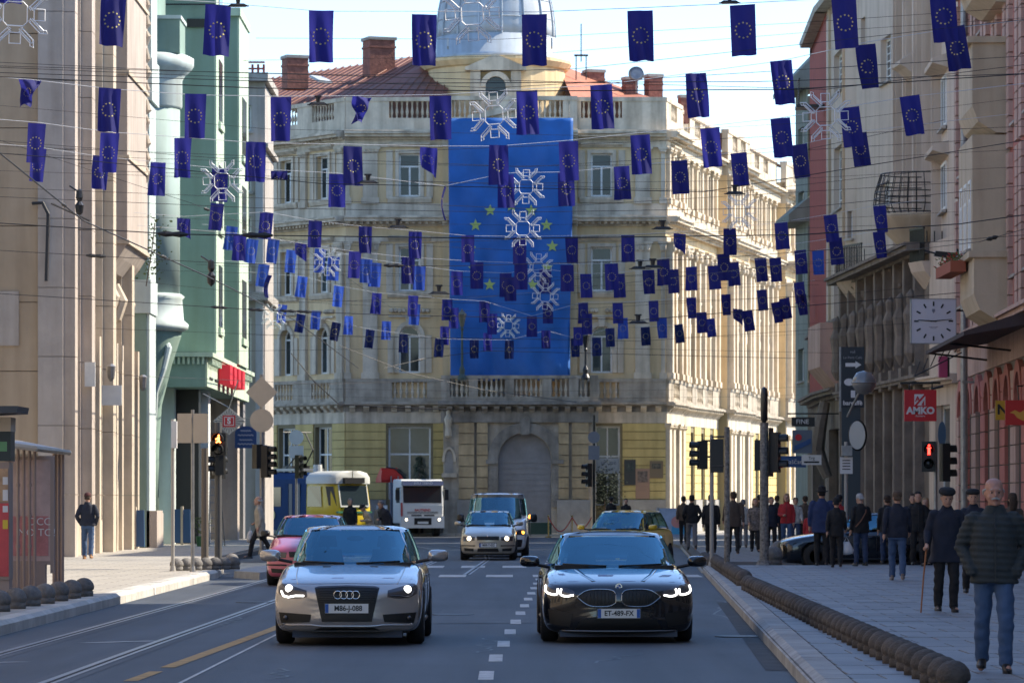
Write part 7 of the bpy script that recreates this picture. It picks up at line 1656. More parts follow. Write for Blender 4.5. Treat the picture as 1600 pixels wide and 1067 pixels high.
# left side
person('man in navy quilted jacket and blue jeans walking away along the left facades', at(137,873,R(178)), 1.76, C_navy, C_jean, BRN, 'short', ('pocket','pocket'), .25, build=1.08, hem=.88, vox=.0125, shoes=mat('tan_boots', (.28,.14,.06), .6), hat=('cap', mat('cloth_maroon', (.07,.02,.02), .9)))
pp_ = person('person in purple top behind the shelter posts with a blue bag', at(107,869,R(160)), 1.62, C_pur, C_black, BRN, 'short', ('down','down'), .1, hem=.8)
ob = person('balding old man in beige coat walking left across the kerb', at(407,872,R(-88),.1), 1.76, C_beige, C_black, WHT, 'bald', ('carry','down'), .62, coat=.62, build=1.05, vox=.0125, lean=.10)
person('man in long black coat standing in front of the tram', at(547,856,R(10),0.02), 1.78, C_black, C_black, GRY, 'short', ('down','down'), .1, coat=.6)
person('stooping man in beige jacket and dark flat cap between the cars', at(580,860,R(-60),.02), 1.66, C_beige, C_black, GRY, 'short', ('bent','bent'), .2, hem=.8, lean=.45, head_tilt=R(30), hat=('cap', C_black))
person('man in dark coat bending forward beside the lorry', at(605,861,R(-50),.02), 1.76, C_navy, C_black, GRY, 'short', ('bent','down'), .2, coat=.7, lean=.35, head_tilt=R(20), build=1.15)
person('person in grey checked scarf half hidden by the bending man', at(594,856,R(-20),.02), 1.70, C_grey, C_black, BRN, 'short', ('down','down'), .1)
person('dark hooded person by the palace window left of the yellow car', at(955,838,R(180),.14), 1.72, C_black, C_black, BLK, 'short', ('down','down'), .1, hat=('beret', C_black))
person('dark haired person by the palace window right of the hooded one', at(978,839,R(0),.14), 1.66, C_black, C_black, BLK, 'short', ('down','down'), .1)
# bags
def bag(name, M, m, label, w=.16, h=.22, hl=.25):
    e = empty(name, M, label, 'bag'); q = MB(); q.smooth = True
    rings(q, [(0,0,-h,w*.5,.05),(0,0,-h+.03,w*.9,.09),(0,0,-h*.5,w,.10),(0,0,0,w*.75,.07),(0,0,h*.35,w*.4,.04)], 16)
    me = q.mesh('bag', m)
    for v in me.vertices: v.co += Vector(v.co).normalized()*noise.noise(v.co*14)*.03
    obj('bag', me, e, M); r = MB(); r.tube([(-.06,0,h*.3),(0,0,h*.3+hl*.5),(.06,0,h*.3)], .008, 5); r.build('handle', m, e, M)
M_bag = mat('white_plastic_film', (.55,.55,.56), .35, var=.12, scale=14, object_space=True)
def hand(p, sx, off=(0,0,0)):     # world point just below a hanging hand
    v = WM[p.name] @ Vector((sx*.25+off[0], -.07+off[1], .80+off[2])); return v
v = hand(pb, -1); bag('plastic_bag', T(v.x, v.y, v.z-.22), M_bag, 'white plastic carrier bag hanging from a hand beside the hat man')
vo = WM[ob.name] @ Vector((-.245,-.30,.95)); bag('plastic_bag', T(vo.x, vo.y, vo.z-.26, R(90)), M_bag, 'pale plastic carrier bag in the old man in beige coat hand', .16, .24)
vo = WM[ob.name] @ Vector((-.20,-.05,.80)); bag('dark_bag', T(vo.x+.1, vo.y+.1, vo.z-.12, R(90)), C_navy, 'dark navy bag hanging beside the old man in the beige coat', .20, .18)
v = hand(pp_, 1); bag('blue_bag', T(v.x, v.y, v.z-.2), mat('blue_bag', (.02,.07,.20), .5), 'blue bag carried by the person in the purple top', .15, .25)
# ================================================================ street furniture
M_conc = mat('bollard_concrete', (.16,.15,.14), .85, var=.3, scale=12, bump=.4, bscale=40, randv=.18)
M_concd = mat('bollard_dark_iron', (.07,.058,.05), .75, var=.35, scale=12, bump=.4, bscale=40, randv=.25)
bq = MB(); bq.smooth = True; bq.lathe([(.14,0),(.14,.08),(.125,.09),(.15,.11),(.155,.15),(.14,.20),(.10,.25),(.055,.275),(0,.285)], 0, 0, 18); bme = bq.mesh('bollard', M_concd); bml = bq.mesh('bollard', M_conc)
def bollard(me, x, y, z, lab, grp, s=1.0): o = obj('bollard', me, None, T(x, y, z, rv.uniform(0,6), 0, 0, s)); props(o, lab, 'bollard', grp)
y = 33.5; k = 0; ys = []
while y < 71.5: ys.append(y); y += .84
for i, y in enumerate(ys):
    bollard(bme, 3.63 + (y-35)*.0135, y, PV, 'dark round topped bollard, ' + ordn(i) + ' from the near end of the long right row', 'long row of bollards beside the right pavement', .93)
ys = []; y = 75.0
while y < 110: ys.append(y); y += 1.05
for i, y in enumerate(ys):
    bollard(bme, 4.25 + (y-75)*.026, y, PV if y < 99 else .08, 'brown round topped bollard, ' + ordn(i) + ' beyond the gap in the right row', 'far row of bollards beyond the posts', 1.0 if y > 77 else 1.05)
for i in range(8):
    t = i/7; bollard(bml, -6.98 - (i==0)*.0 - .28*(1-t), 56.2 + 10.6*t, PV, 'grey domed bollard at the left shelter, ' + ordn(i) + ' from the left', 'grey domed bollards by the shelter', 1.08)
for i in range(7):
    t = i/6; bollard(bml, -7.45 + 1.12*t + .0, 91 + 2.2*t, PV, 'sunlit domed bollard below the traffic light, ' + ordn(i) + ' from the left', 'sunlit domed bollards by the left traffic light', 1.0)
bollard(bml, (362-800)*97/F, 97, PV, 'single domed bollard right of the seven sunlit ones', 'sunlit domed bollards by the left traffic light', 1.1)
for px, d in ((1193, 99.6), (1204, 113)): bollard(bml, (px+14-800)*d/F, d, .15, 'grey rounded bollard at the foot of the thick post' if d < 100 else 'grey rounded bollard farther behind the thick post', 'bollards by the thick post', 1.7)
M_signback = mat('sign_back_beige', (.50,.40,.28), .5, var=.06, scale=3); M_signw = mat('sign_white', (.62,.62,.62), .5); M_signblue = mat('sign_blue', (.02,.07,.22), .45)
def post(parent, M, h, r=.04, m=M_steel, base=True):
    q = MB(); q.cyl(0,0,0,h,r,r*.92,12); o = q.build('post', m, parent, M)
    if base: MB().cyl(0,0,0,.12,r*1.8,r*1.3,12).build('post_base', m, o, M)
    return o
def thing_at(name, px, d, z, label, cat, rz=0.0, group=None): M = T((px-800)*d/F, d, z, rz); return empty(name, M, label, cat, group), M
def zat(py, d): return CAMZ + (HZ-py)*d/F
# two-panel sign seen from behind, thin post
for (px, d, py0, py1, lab) in ((301, 90, 646, 692, 'pair of square sign backs on a thin post by the sunlit bollards'),):
    e, M = thing_at('road_sign', px, d, PV, lab, 'sign'); post(e, M, zat(py0-6, d)-PV, .04)
    for sx in (-1, 1):
        q = MB(); x0, x1 = (.02, .33) if sx > 0 else (-.33, -.02); q.box(x0, x1, -.07, -.05, zat(py1,d)-PV, zat(py0,d)-PV); q.build('sign_plate', M_signback, e, M)
    q = MB(); q.box(-.34,.34,-.05,-.02,zat(650,d)-PV,zat(652,d)-PV); q.box(-.34,.34,-.05,-.02,zat(686,d)-PV,zat(688,d)-PV); q.build('bracket', M_steel, e, M)
e, M = thing_at('road_sign', 270, 90.6, PV, 'edge-on sign on a pale thin post left of the beige sign pair', 'sign'); post(e, M, zat(655, 90.6)-PV, .04, mat('pale_post', (.33,.31,.28), .6)); MB().box(-.02, .10, -.2, .02, zat(700,90.6)-PV, zat(658,90.6)-PV).build('sign_plate', M_signw, e, M)
# traffic lights
M_tl = mat('traffic_light_black', (.010,.011,.011), .45)
def signal_head(parent, M, n=3, w=.30, face=0.0, lit=None, litm=None, board=False, pitch=.27):
    Mh = M @ Matrix.Rotation(face, 4, 'Z'); q = MB(); q.box(-w/2, w/2, -.10, .10, 0, n*pitch+.04); h = q.build('signal_head', M_tl, parent, Mh)
    for k in range(n):
        zc = .02+pitch*(k+.5); r = w*.38
        q = MB(); pts = []
        rings_ = [[(rr*math.cos(a), y, zc+rr*math.sin(a)) for a in [math.radians(-20+220*j/12) for j in range(13)]] for y, rr in ((-.10, r), (-.30, r*1.02))]
        q.loft(rings_, cap=False, closed=False); q.build('visor', M_tl, h, Mh)
        q = MB(); q.smooth = True; q.lathe([(r*.95,0),(r*.7,.02),(0,.03)], 0, 0, 14); q.build('lens', litm if lit == k else mat('dark_lens', (.02,.022,.022), .2), h, Mh @ Matrix.Translation((0,-.102,zc)) @ Matrix.Rotation(R(90),4,'X'))
    if board: MB().box(-w*.8, w*.8, .10, .115, -.1, n*pitch+.15).build('backboard', M_tl, h, Mh)
    return h
M_ored = mat('orange_lit_lens', (1,.25,.05), .4, emit=(1,.22,.05), estr=5); M_redl = mat('red_lit_lens', (1,.03,.02), .4, emit=(1,.03,.02), estr=5)
d = 93.5; e, M = thing_at('traffic_light', 341, d, PV, 'dark traffic light with glowing orange figure among the left bollards', 'traffic light')
post(e, M, zat(660,d)-PV, .085, mat('dark_grey_post', (.07,.07,.07), .6)); hh_ = signal_head(e, M @ Matrix.Translation((.03,-.14,zat(712,d)-PV)), 2, .34, R(-6), None, None, pitch=.24); q = MB(); q.tube([(0,0,-.07),(0,0,.03)], .025, 6); ball(q, (0,0,.06), .02,.015,.02, 8); q.tube([(-.07,0,-.03),(.0,0,.01)], .018, 6); q.tube([(0,0,-.07),(-.06,0,-.10)], .018, 6); q.tube([(0,0,-.07),(.05,0,-.10)], .018, 6); q.build('orange_figure', M_ored, hh_, M @ Matrix.Translation((.03,-.30,zat(712,d)-PV+.40)))
signal_head(e, M @ Matrix.Translation((-.02,.16,zat(748,d)-PV)), 3, .30, R(160)); signal_head(e, M @ Matrix.Translation((.0,-.16,zat(742,d)-PV)), 2, .28, R(-70), pitch=.2)
e, M = thing_at('utility_post', 320, 92.3, PV, 'plain brownish post left of the orange traffic light', 'post'); post(e, M, zat(700,92.3)-PV, .085, mat('brown_post', (.12,.10,.08), .7))
# pole with diamond and round sign backs and a signal
d = 119; e, M = thing_at('traffic_light', 409, d, .18, 'traffic light pole with beige diamond and round sign backs', 'traffic light'); post(e, M, zat(585,d)-.18, .06)
q = MB(); zc = zat(613,d)-.18; q.prism([(0,zc-.46),(.46,zc),(0,zc+.46),(-.46,zc)], -.08, -.06, 'y'); q.build('diamond_plate', M_signback, e, M)
q = MB(); q.disc((0,-.07,zat(657,d)-.18), .34, 'y', 24, .02); q.build('round_plate', M_signback, e, M)
signal_head(e, M @ Matrix.Translation((-.12,-.1,zat(732,d)-.18)), 3, .30, R(120), pitch=.22); signal_head(e, M @ Matrix.Translation((.13,-.1,zat(746,d)-.18)), 4, .30, R(70), pitch=.22)
# white round sign on post before the tram
d = 165; e, M = thing_at('road_sign', 463, d, .02, 'round white sign over a square white plate on a thin post by the tram', 'sign'); post(e, M, zat(672,d), .05)
q = MB(); q.disc((0,-.07,zat(684,d)), .30, 'y', 22, .02); q.build('round_plate', mat('sign_pale_blue', (.42,.52,.62), .4), e, M); MB().box(-.29,.29,-.07,-.05,zat(716,d),zat(697,d)).build('square_plate', MATS['sign_pale_blue'], e, M)
signal_head(e, M @ Matrix.Translation((.12,-.1,zat(748,d))), 3, .34, R(60), pitch=.3)
# diamond shop sign with S
d = 141; e, M = thing_at('shop_sign', 358, d, zat(658,d), 'white diamond shop sign with radiating rays and a red S square', 'sign'); q = MB(); q.prism([(0,-.47),(.56,0),(0,.47),(-.56,0)], -.05, .05, 'y'); b_ = q.build('board', mat('sign_pale_grey', (.48,.45,.40), .5), e, M)
q = MB()
for k in range(24):
    a = 2*math.pi*k/24; r1 = .9/(abs(math.cos(a))/.56+abs(math.sin(a))/.47); q.prism([(.24*math.cos(a-.05),.24*math.sin(a-.05)),(r1*math.cos(a-.045),r1*math.sin(a-.045)),(r1*math.cos(a+.045),r1*math.sin(a+.045)),(.24*math.cos(a+.05),.24*math.sin(a+.05))], -.058, -.05, 'y')
q.build('rays', mat('ray_grey', (.20,.18,.17), .6), b_, M)
MR = mat('sign_red', (.50,.012,.02), .45); MB().box(-.22,.22,-.065,-.05,-.20,.20).build('red_square', MR, b_, M); MB().box(-.17,.17,-.07,-.064,-.15,.15).build('white_square', M_signw, b_, M); MB().box(-.145,.145,-.074,-.069,-.125,.125).build('red_square', MR, b_, M)
lettering('S', .27, M_signw, b_, M @ Matrix.Translation((0,-.078,0)), bold=.012); q = MB(); q.tube([(-.9,0,.95),(-.0,0,.47)], .02); q.tube([(0,0,.46),(.3,.1,1.4)], .02); q.build('bracket', M_steel, e, M)
# blue oval sign
d = 158; e, M = thing_at('shop_sign', 384, d, zat(683,d), 'dark blue hanging sign with white script under the diamond sign', 'sign'); q = MB(); q.prism([(-.42,-.42),(.42,-.42),(.42,.15)] + [(.42*math.cos(math.pi*k/12), .15+.28*math.sin(math.pi*k/12)) for k in range(13)], -.03, .03, 'y'); b_ = q.build('board', M_signblue, e, M)
for z, w in ((.25,.4),(.08,.6),(-.1,.5),(-.26,.62)): q = MB(); pts = [(-w/2+w*k/14, -.036, z+.03*math.sin(k*2.2)) for k in range(15)]; q.tube(pts, .016, 4); q.build('script_line', M_signw, b_, M)
q = MB(); q.tube([(-.3,0,.7),(-.3,0,.4)], .02); q.tube([(-.9,.2,.72),(.4,0,.72)], .02); q.build('bracket', M_steel, e, M)
# ladder
d = 140; e, M = thing_at('ladder', 336, d, PV, 'pale aluminium ladder standing in the shop entrance', 'ladder', .1)
for sx in (-.22, .22): MB().tube([(sx,-.3,0),(sx*.7,.1,2.6)], .03, 6).build('rail', M_steel, e, M)
for k in range(9): t = (k+.7)/10; MB().tube([(-.22*(1-.3*t),-.3+.4*t,2.6*t),(.22*(1-.3*t),-.3+.4*t,2.6*t)], .018, 6).build('rung', M_steel, e, M)
MB().tube([(.35,.5,0),(.12,.1,2.6)], .025, 6).build('support', M_steel, e, M)
e, M = thing_at('potted_plant', 315, 139, PV, 'green pot plant at the foot of the shop entrance', 'plant'); MB().cyl(0,0,0,.35,.16,.2,12).build('pot', mat('green_pot', (.03,.12,.05), .5), e, M)
g = MB()
for k in range(120): a = rv.uniform(0,6.3); r = abs(rv.gauss(0,.14)); z = rv.uniform(.35,.95); s = .06; x, y = r*math.cos(a), r*math.sin(a); g.add([(x,y,z),(x+s*math.cos(a),y+s*math.sin(a),z+s*.6),(x+s*.6*math.cos(a+1),y+s*.6*math.sin(a+1),z+s)], [(0,1,2)])
g.build('foliage', M_leaf, e, M)
# ---- tram shelter on the left
d0 = 66; e, M = thing_at('tram_shelter', 44, 66, PV, 'brown framed tram shelter with glass advertising wall at the left edge', 'shelter'); M_brn = mat('shelter_brown_metal', (.30,.23,.20), .5, metal=.1); M_shg = mat('shelter_poster_glass', (.46,.34,.32), .25, var=.25, scale=2, object_space=True)
def sx_(px, d=66): return (px-44)*d/F
def sz(py, d=66): return zat(py,d)-PV
panel_ = MB().box(sx_(12), sx_(82), -.03, .03, sz(880)+.0, sz(715)).build('glass_panel', M_shg, e, M)
M_pink3 = mat('poster_red', (.50,.05,.06), .4, var=.2, scale=3, object_space=True); MB().box(sx_(14), sx_(76), -.04, -.031, sz(868), sz(806)).build('poster', mat('poster_pink', (.42,.16,.16), .4, var=.3, scale=4, object_space=True), panel_, M)
lettering('OCC', .17, M_signw, panel_, M @ Matrix.Translation((sx_(62),-.045,sz(815)))); lettering('MO TO!', .17, M_signw, panel_, M @ Matrix.Translation((sx_(58),-.045,sz(832))))
q = MB(); q.box(sx_(12)-.03, sx_(12)+.03, -.06,.06, sz(895), sz(712)); q.box(sx_(82)-.03, sx_(82)+.03, -.06,.06, sz(895), sz(712)); q.box(sx_(12), sx_(82), -.055,.055, sz(718), sz(712)); q.box(sx_(12), sx_(82), -.055,.055, sz(882), sz(876)); q.build('panel_frame', M_brn, e, M)
MB().box(sx_(12), sx_(72), -.12, .12, 0, sz(880)).build('panel_base', M_brn, e, M)
for px in (34, 43, 52, 60): MB().tube([(sx_(px),-.5,0),(sx_(px),-.5,sz(702))], .024, 8).build('post', M_brn, e, M)
for py in (720, 760, 808, 855):
    for px in (34, 52): MB().cyl(0,0,0,.05,.035,.035,8).build('clamp', M_brn, e, M @ Matrix.Translation((sx_(px),-.5,sz(py))))
def sd_x(px, dy): return (px-800)*(66+dy)/F - (44-800)*66/F
for px in (85, 91, 97): MB().tube([(sd_x(px, 2.6), 2.6, 0),(sd_x(px, 2.6), 2.6, sz(702))], .035, 8).build('post', M_brn, e, M)
q = MB(); q.add([(sx_(-10),-1.3,sz(688)),(sx_(66),-1.0,sz(698)),(sd_x(108,2.8),2.8,sz(700)),(sd_x(30,2.8),2.8,sz(684))], [(0,1,2,3)]); r_o = q.build('roof_sheet', mat('shelter_roof', (.35,.33,.31), .4), e, M); r_o.modifiers.new('t', 'SOLIDIFY').thickness = .06
q = MB(); q.tube([(sx_(-10),-1.32,sz(692)),(sx_(66),-1.02,sz(702)),(sd_x(108,2.8),2.8,sz(704))], .05, 6); q.build('roof_beam', M_blight, e, M)
# advertising pillar at the very left edge
d = 60; e, M = thing_at('advertising_pillar', 2, d, PV, 'tall advertising pillar with red posters and dark roof at the far left edge', 'pillar'); f_ = lambda px: (px-2)*d/F; g_ = lambda py: zat(py,d)-PV
MB().box(f_(-40), f_(15), -.03, .4, g_(905), g_(722)).build('cabinet', M_brn, e, M); MB().box(f_(-40), f_(14), -.05, -.031, g_(900), g_(786)).build('red_poster', M_pink3, e, M); MB().box(f_(-40), f_(13), -.052, -.031, g_(784), g_(732)).build('tan_poster', mat('poster_tan', (.40,.25,.14), .4, var=.4, scale=6, object_space=True), e, M)
for py0, py1 in ((745,757),(765,782),(790,800),(812,826)): MB().box(f_(5), f_(13), -.058, -.053, g_(py1), g_(py0)).build('notice', M_signw if py0 < 800 else MATS['tram_yellow'], e, M)
MB().box(f_(-40), f_(18), -.08, .4, g_(720), g_(674)).build('dark_fascia', mat('dark_teal', (.015,.03,.032), .5), e, M); MB().box(f_(-40), f_(18), -.1, .5, g_(674), g_(652)).build('light_fascia', M_blight, e, M)
q = MB(); q.prism([(f_(-40),g_(650)),(f_(36),g_(646)),(f_(38),g_(636)),(f_(-40),g_(636))], -.8, .6, 'y'); q.build('canopy', mat('dark_slate_paint', (.035,.045,.055), .5), e, M); MB().box(f_(-40), f_(14), 0, .4, -.0, g_(900)).build('base', M_brn, e, M)
MB().box(f_(-40), f_(12), -.086, -.081, g_(705), g_(690)).build('route_display', mat('route_green', (.10,.28,.12), .4), e, M)
# ---- right side: posts, lights, signs
d = 97; e, M = thing_at('traffic_light', 1112, d, PV, 'pale slim traffic light pole with black heads on both sides', 'traffic light'); post(e, M, zat(680,d)-PV, .05, mat('pale_post', (.33,.31,.28), .6))
signal_head(e, M @ Matrix.Translation((-.22,-.0,zat(733,d)-PV)), 3, .28, R(-80), pitch=.21); signal_head(e, M @ Matrix.Translation((.13,.0,zat(738,d)-PV)), 3, .30, R(175), pitch=.25)
q = MB(); q.box(-.25,.15,-.02,.02,zat(715,d)-PV,zat(712,d)-PV); q.box(-.25,.15,-.02,.02,zat(690,d)-PV,zat(687,d)-PV); q.build('bracket', M_tl, e, M)
d = 86; e, M = thing_at('lamp_post', 1136, d, PV, 'grey sticker covered post right of the slim traffic light', 'post'); post(e, M, zat(667,d)-PV, .062, mat('speckled_post', (.16,.15,.14), .6, var=.8, scale=14)); q = MB(); q.tube([(0,0,zat(682,d)-PV),(-.3,.3,zat(682,d)-PV)], .02); q.tube([(0,0,zat(728,d)-PV),(-.3,.3,zat(728,d)-PV)], .02); q.build('arm', M_tl, e, M)
d = 99; e, M = thing_at('traffic_light', 1194, d, PV, 'thick speckled traffic light post with edge on round sign on top', 'traffic light'); post(e, M, zat(660,d)-PV, .11, MATS['speckled_post'])
q = MB(); q.smooth = True; q.lathe([(.04,0),(.14,.1),(.15,.7),(.12,.85),(0,.9)], 0, 0, 14, sx=.6, sy=1.6); q.build('sign_edge', M_black, e, M @ Matrix.Translation((0,0,zat(662,d)-PV)))
signal_head(e, M @ Matrix.Translation((.27,-.02,zat(738,d)-PV)), 3, .34, R(75), pitch=.31, board=True); signal_head(e, M @ Matrix.Translation((-.05,.2,zat(735,d)-PV)), 2, .34, R(180), pitch=.35)
MB().box(-.12,.12,-.13,-.11,-.06,.06).build('sticker', MR, e, M @ Matrix.Translation((.33,0,zat(727,d)-PV)))
d = 108; e, M = thing_at('pedestrian_signal', 1462, d, PV, 'pedestrian signal showing a red figure below the red shop sign', 'traffic light'); post(e, M, zat(690,d)-PV, .05)
hh_ = signal_head(e, M @ Matrix.Translation((-.2,-.1,zat(737,d)-PV)), 2, .36, R(-4), None, pitch=.38)
q = MB(); q.tube([(0,0,-.10),(0,0,.04)], .035, 6); ball(q, (0,0,.09), .028,.02,.028, 8); q.tube([(-.05,0,.03),(.05,0,.03)], .018, 6); q.tube([(-.02,0,-.1),(-.02,0,-.15)], .018, 6); q.tube([(.02,0,-.1),(.02,0,-.15)], .018, 6)
q.build('red_figure', M_redl, hh_, M @ Matrix.Translation((-.2,-.24,zat(737,d)-PV+.60)))
signal_head(e, M @ Matrix.Translation((.24,-.02,zat(752,d)-PV)), 3, .36, R(100), pitch=.32)
# palace traffic light and sign
d = 176; e, M = thing_at('traffic_light', 928, d, .05, 'traffic light with round sign before the palace window', 'traffic light'); post(e, M, zat(650,d), .06, M_tl); q = MB(); q.disc((0,-.1,zat(685,d)), .26, 'y', 20, .02); q.build('round_plate', mat('sign_grey', (.16,.18,.22), .5), e, M); MB().box(-.24,.24,-.1,-.08,zat(720,d),zat(698,d)).build('square_plate', MATS['sign_grey'], e, M)
signal_head(e, M @ Matrix.Translation((-.22,-.05,zat(762,d))), 3, .36, R(-75), pitch=.32)
# mirror, clinic sign, cafe sign
d = 104; e, M = thing_at('traffic_mirror', 1322, d, PV, 'oval traffic mirror with dark rim on a post with a small white notice', 'mirror'); post(e, M, zat(690,d)-PV, .05, mat('pale_post', (.33,.31,.28), .6))
q = MB(); q.smooth = True; q.disc((.29,-.1,zat(680,d)-PV), .235, 'y', 28, .05, .40); q.build('mirror_rim', M_black, e, M); q = MB(); q.disc((.27,-.13,zat(680,d)-PV), .205, 'y', 28, .03, .36); q.build('mirror_glass', mat('mirror_glass', (.62,.68,.70), .08, metal=.6), e, M)
MB().box(-.16,.16,-.08,-.06,zat(740,d)-PV,zat(714,d)-PV).build('notice_plate', M_signw, e, M); MB().box(-.12,.14,-.2,.0,zat(712,d)-PV,zat(696,d)-PV).build('control_box', M_steel, e, M)
for k in range(4): MB().box(-.10,.10,-.086,-.081,zat(720+4.5*k,d)-PV,zat(718.5+4.5*k,d)-PV).build('notice_line', M_ink, e, M)
d = 114; e, M = thing_at('cafe_sign', 1332, d, zat(637,d), 'tall dark vertical cafe sign with white arrow and cup', 'sign'); w, h = 36*d/F/2, 95*d/F
MB().box(-w,w,-.06,.06,0,h).build('board', mat('sign_dark_navy', (.012,.018,.028), .4), e, M); b_ = e
lettering('barcaffè', .17, M_signw, b_, M @ Matrix.Translation((0,-.07,.13)), bold=.004); lettering('vaš', .12, mat('sign_letter_grey', (.25,.26,.28), .5), b_, M @ Matrix.Translation((0,-.07,h-.14))); lettering('Le Petit Café', .10, MATS['sign_letter_grey'], b_, M @ Matrix.Translation((0,-.07,h-.30)))
q = MB(); za_ = zat(570,d)-zat(637,d); q.prism([(-.2,za_-.05),(.08,za_-.05),(.08,za_-.1),(.24,za_),(.08,za_+.1),(.08,za_+.05),(-.2,za_+.05)], -.075, -.061, 'y'); q.build('arrow', M_signw, b_, M)
q = MB(); q.disc((-.1,-.07,zat(597,d)-zat(637,d)), .14, 'y', 18, .01, .1); q.build('cup', M_signw, b_, M); MB().box(-.05,.07,-.07,-.061,.28,.48).build('jug', M_signw, b_, M); MB().box(-w-.05,-w,-.05,.05,-.1,h).build('frame_edge', M_steel, b_, M)
q = MB(); q.box(-w+.02,w-.1,-.03,.03,-3.5,0); q.build('sign_mast', mat('dark_mast', (.03,.045,.055), .5), b_, M)
d = 110; e, M = thing_at('globe_lamp', 1350, d, zat(598,d), 'round glass globe of a street mirror overlapping the dark cafe sign', 'lamp'); q = MB(); q.smooth = True; q.lathe([(0,-.33),(.2,-.27),(.31,-.1),(.33,0),(.31,.1),(.2,.27),(0,.33)], 0, 0, 22); q.build('globe', mat('globe_glass', (.16,.16,.16), .12, spec=.9), e, M); q = MB(); q.lathe([(.335,-.02),(.35,0),(.335,.02)], 0, 0, 22); q.build('rim', M_steel, e, M); q = MB(); q.tube([(0,.1,0),(-.4,.6,-.9)], .03); q.build('arm', M_steel, e, M)
# red AMKO sign
d = 112; e, M = thing_at('shop_sign', 1438, d, zat(658,d), 'square red shop sign reading AMKO hanging from a black bar', 'sign'); w = 25*d/F; h = 49*d/F
b_ = MB().box(-w,w,-.06,.06,0,h).build('board', MR, e, M); lettering('AMKO', .26, M_signw, b_, M @ Matrix.Translation((0,-.066,h*.33)), bold=.012); lettering('komerc', .085, M_signw, b_, M @ Matrix.Translation((0,-.066,h*.17)))
MB().box(-.17,.13,-.066,-.06,h*.50,h*.86).build('logo_square', M_signw, b_, M); lettering('A', .20, MR, b_, M @ Matrix.Translation((-.08,-.069,h*.70)), bold=.006); q = MB(); q.prism([(-.17,h*.5),(-.10,h*.5),(.13,h*.80),(.13,h*.86),(.10,h*.86)], -.07, -.066, 'y'); q.prism([(.02,h*.52),(.10,h*.50),(.10,h*.68)], -.07, -.066, 'y'); q.build('logo_slash', MR, b_, M)
q = MB(); q.box(-.55,.55,-.03,.03,h+.16,h+.22); q.box(-.32,-.28,-.02,.02,h,h+.16); q.box(.30,.34,-.02,.02,h,h+.16); q.build('bracket', M_black, e, M); q = MB(); q.tube([(.3,0,h+.02),(.62,-.1,h+.1)], .035); q.build('spot_lamp', M_black, e, M)
# clock
d = 112; e, M = thing_at('clock', 1458, d, zat(536,d), 'large square white street clock with black hour marks, at a quarter to three', 'clock'); w = 34.5*d/F; h = 68*d/F; cz = h/2
cs = MB().box(-w,w,-.12,.12,0,h).build('case', mat('clock_white', (.50,.49,.54), .5), e, M); q = MB()
for z0_, z1_, x0_, x1_ in ((-.02,.0,-w-.02,w+.02),(h,h+.02,-w-.02,w+.02)): q.box(x0_,x1_,-.13,.13,z0_,z1_)
q.box(-w-.02,-w,-.13,.13,-.02,h+.02); q.box(w,w+.02,-.13,.13,-.02,h+.02); q.build('case_edge', M_steel, e, M)
for k in range(12):
    a = 2*math.pi*k/12; r = .50; Mk = M @ Matrix.Translation((0,-.122,cz)) @ Matrix.Rotation(a, 4, 'Y'); MB().box(-.022,.022,-.008,0,r-.09,r+.035).build('hour_mark', M_ink, cs, Mk)
def clock_hand(deg, L_, w_): MB().prism([(-w_,-.08),(w_,-.08),(w_*.5,L_),(-w_*.5,L_)], -.02, -.008, 'y').build('clock_hand', M_ink, cs, M @ Matrix.Translation((0,-.122,cz)) @ Matrix.Rotation(math.radians(deg), 4, 'Y'))
clock_hand(84, .50, .014); clock_hand(-86, .42, .018)
q = MB(); q.box(-.04,.04,-.008,0,.26,.33); q.prism([(-.035,.26),(.035,.26),(0,.21)], -.008, 0, 'y'); q.build('crest', mat('grey_print', (.18,.18,.22), .5), cs, M @ Matrix.Translation((0,-.122,cz))); MB().box(-.12,.12,-.004,0,-.17,-.155).build('printed_line', MATS['grey_print'], cs, M @ Matrix.Translation((0,-.122,cz))); MB().box(-.09,.09,-.004,0,-.20,-.19).build('printed_line', MATS['grey_print'], cs, M @ Matrix.Translation((0,-.122,cz)))
q = MB(); q.tube([(w,0,.25),(w+.7,.3,.25)], .03); q.tube([(w,0,h-.3),(w+.7,.3,h-.3)], .03); q.tube([(-.5,.1,-.9),(w+.2,.2,-.25)], .02); 
for k in range(6): q.tube([(-.5+.22*k,.1,-.9+.13*k),(-.35+.22*k,.1,-.5+.10*k)], .015, 4)
q.build('bracket', M_black, e, M)
# small pink lantern sign, blue oval sign
d = 113; e, M = thing_at('pink_sign', 1473, d, zat(590,d), 'small magenta light box on the cream facade under the clock', 'sign'); q = MB(); q.tbox(-.13,.10,-.3,.0,0,.58); q.build('box', mat('magenta_panel', (.42,.06,.16), .4), e, M); MB().box(.10,.16,-.28,-.02,.02,.56).build('frame', M_black, e, M)
d = 111; e, M = thing_at('blue_sign', 1472, d, zat(678,d), 'narrow blue oval sign right of the red shop sign', 'sign'); q = MB(); q.disc((0,0,0), .11, 'y', 20, .05, .34); q.build('oval', mat('oval_blue', (.04,.09,.16), .5), e, M); q = MB(); q.tube([(0,.02,.32),(0,.02,.8)], .01); q.build('hanger', M_black, e, M)
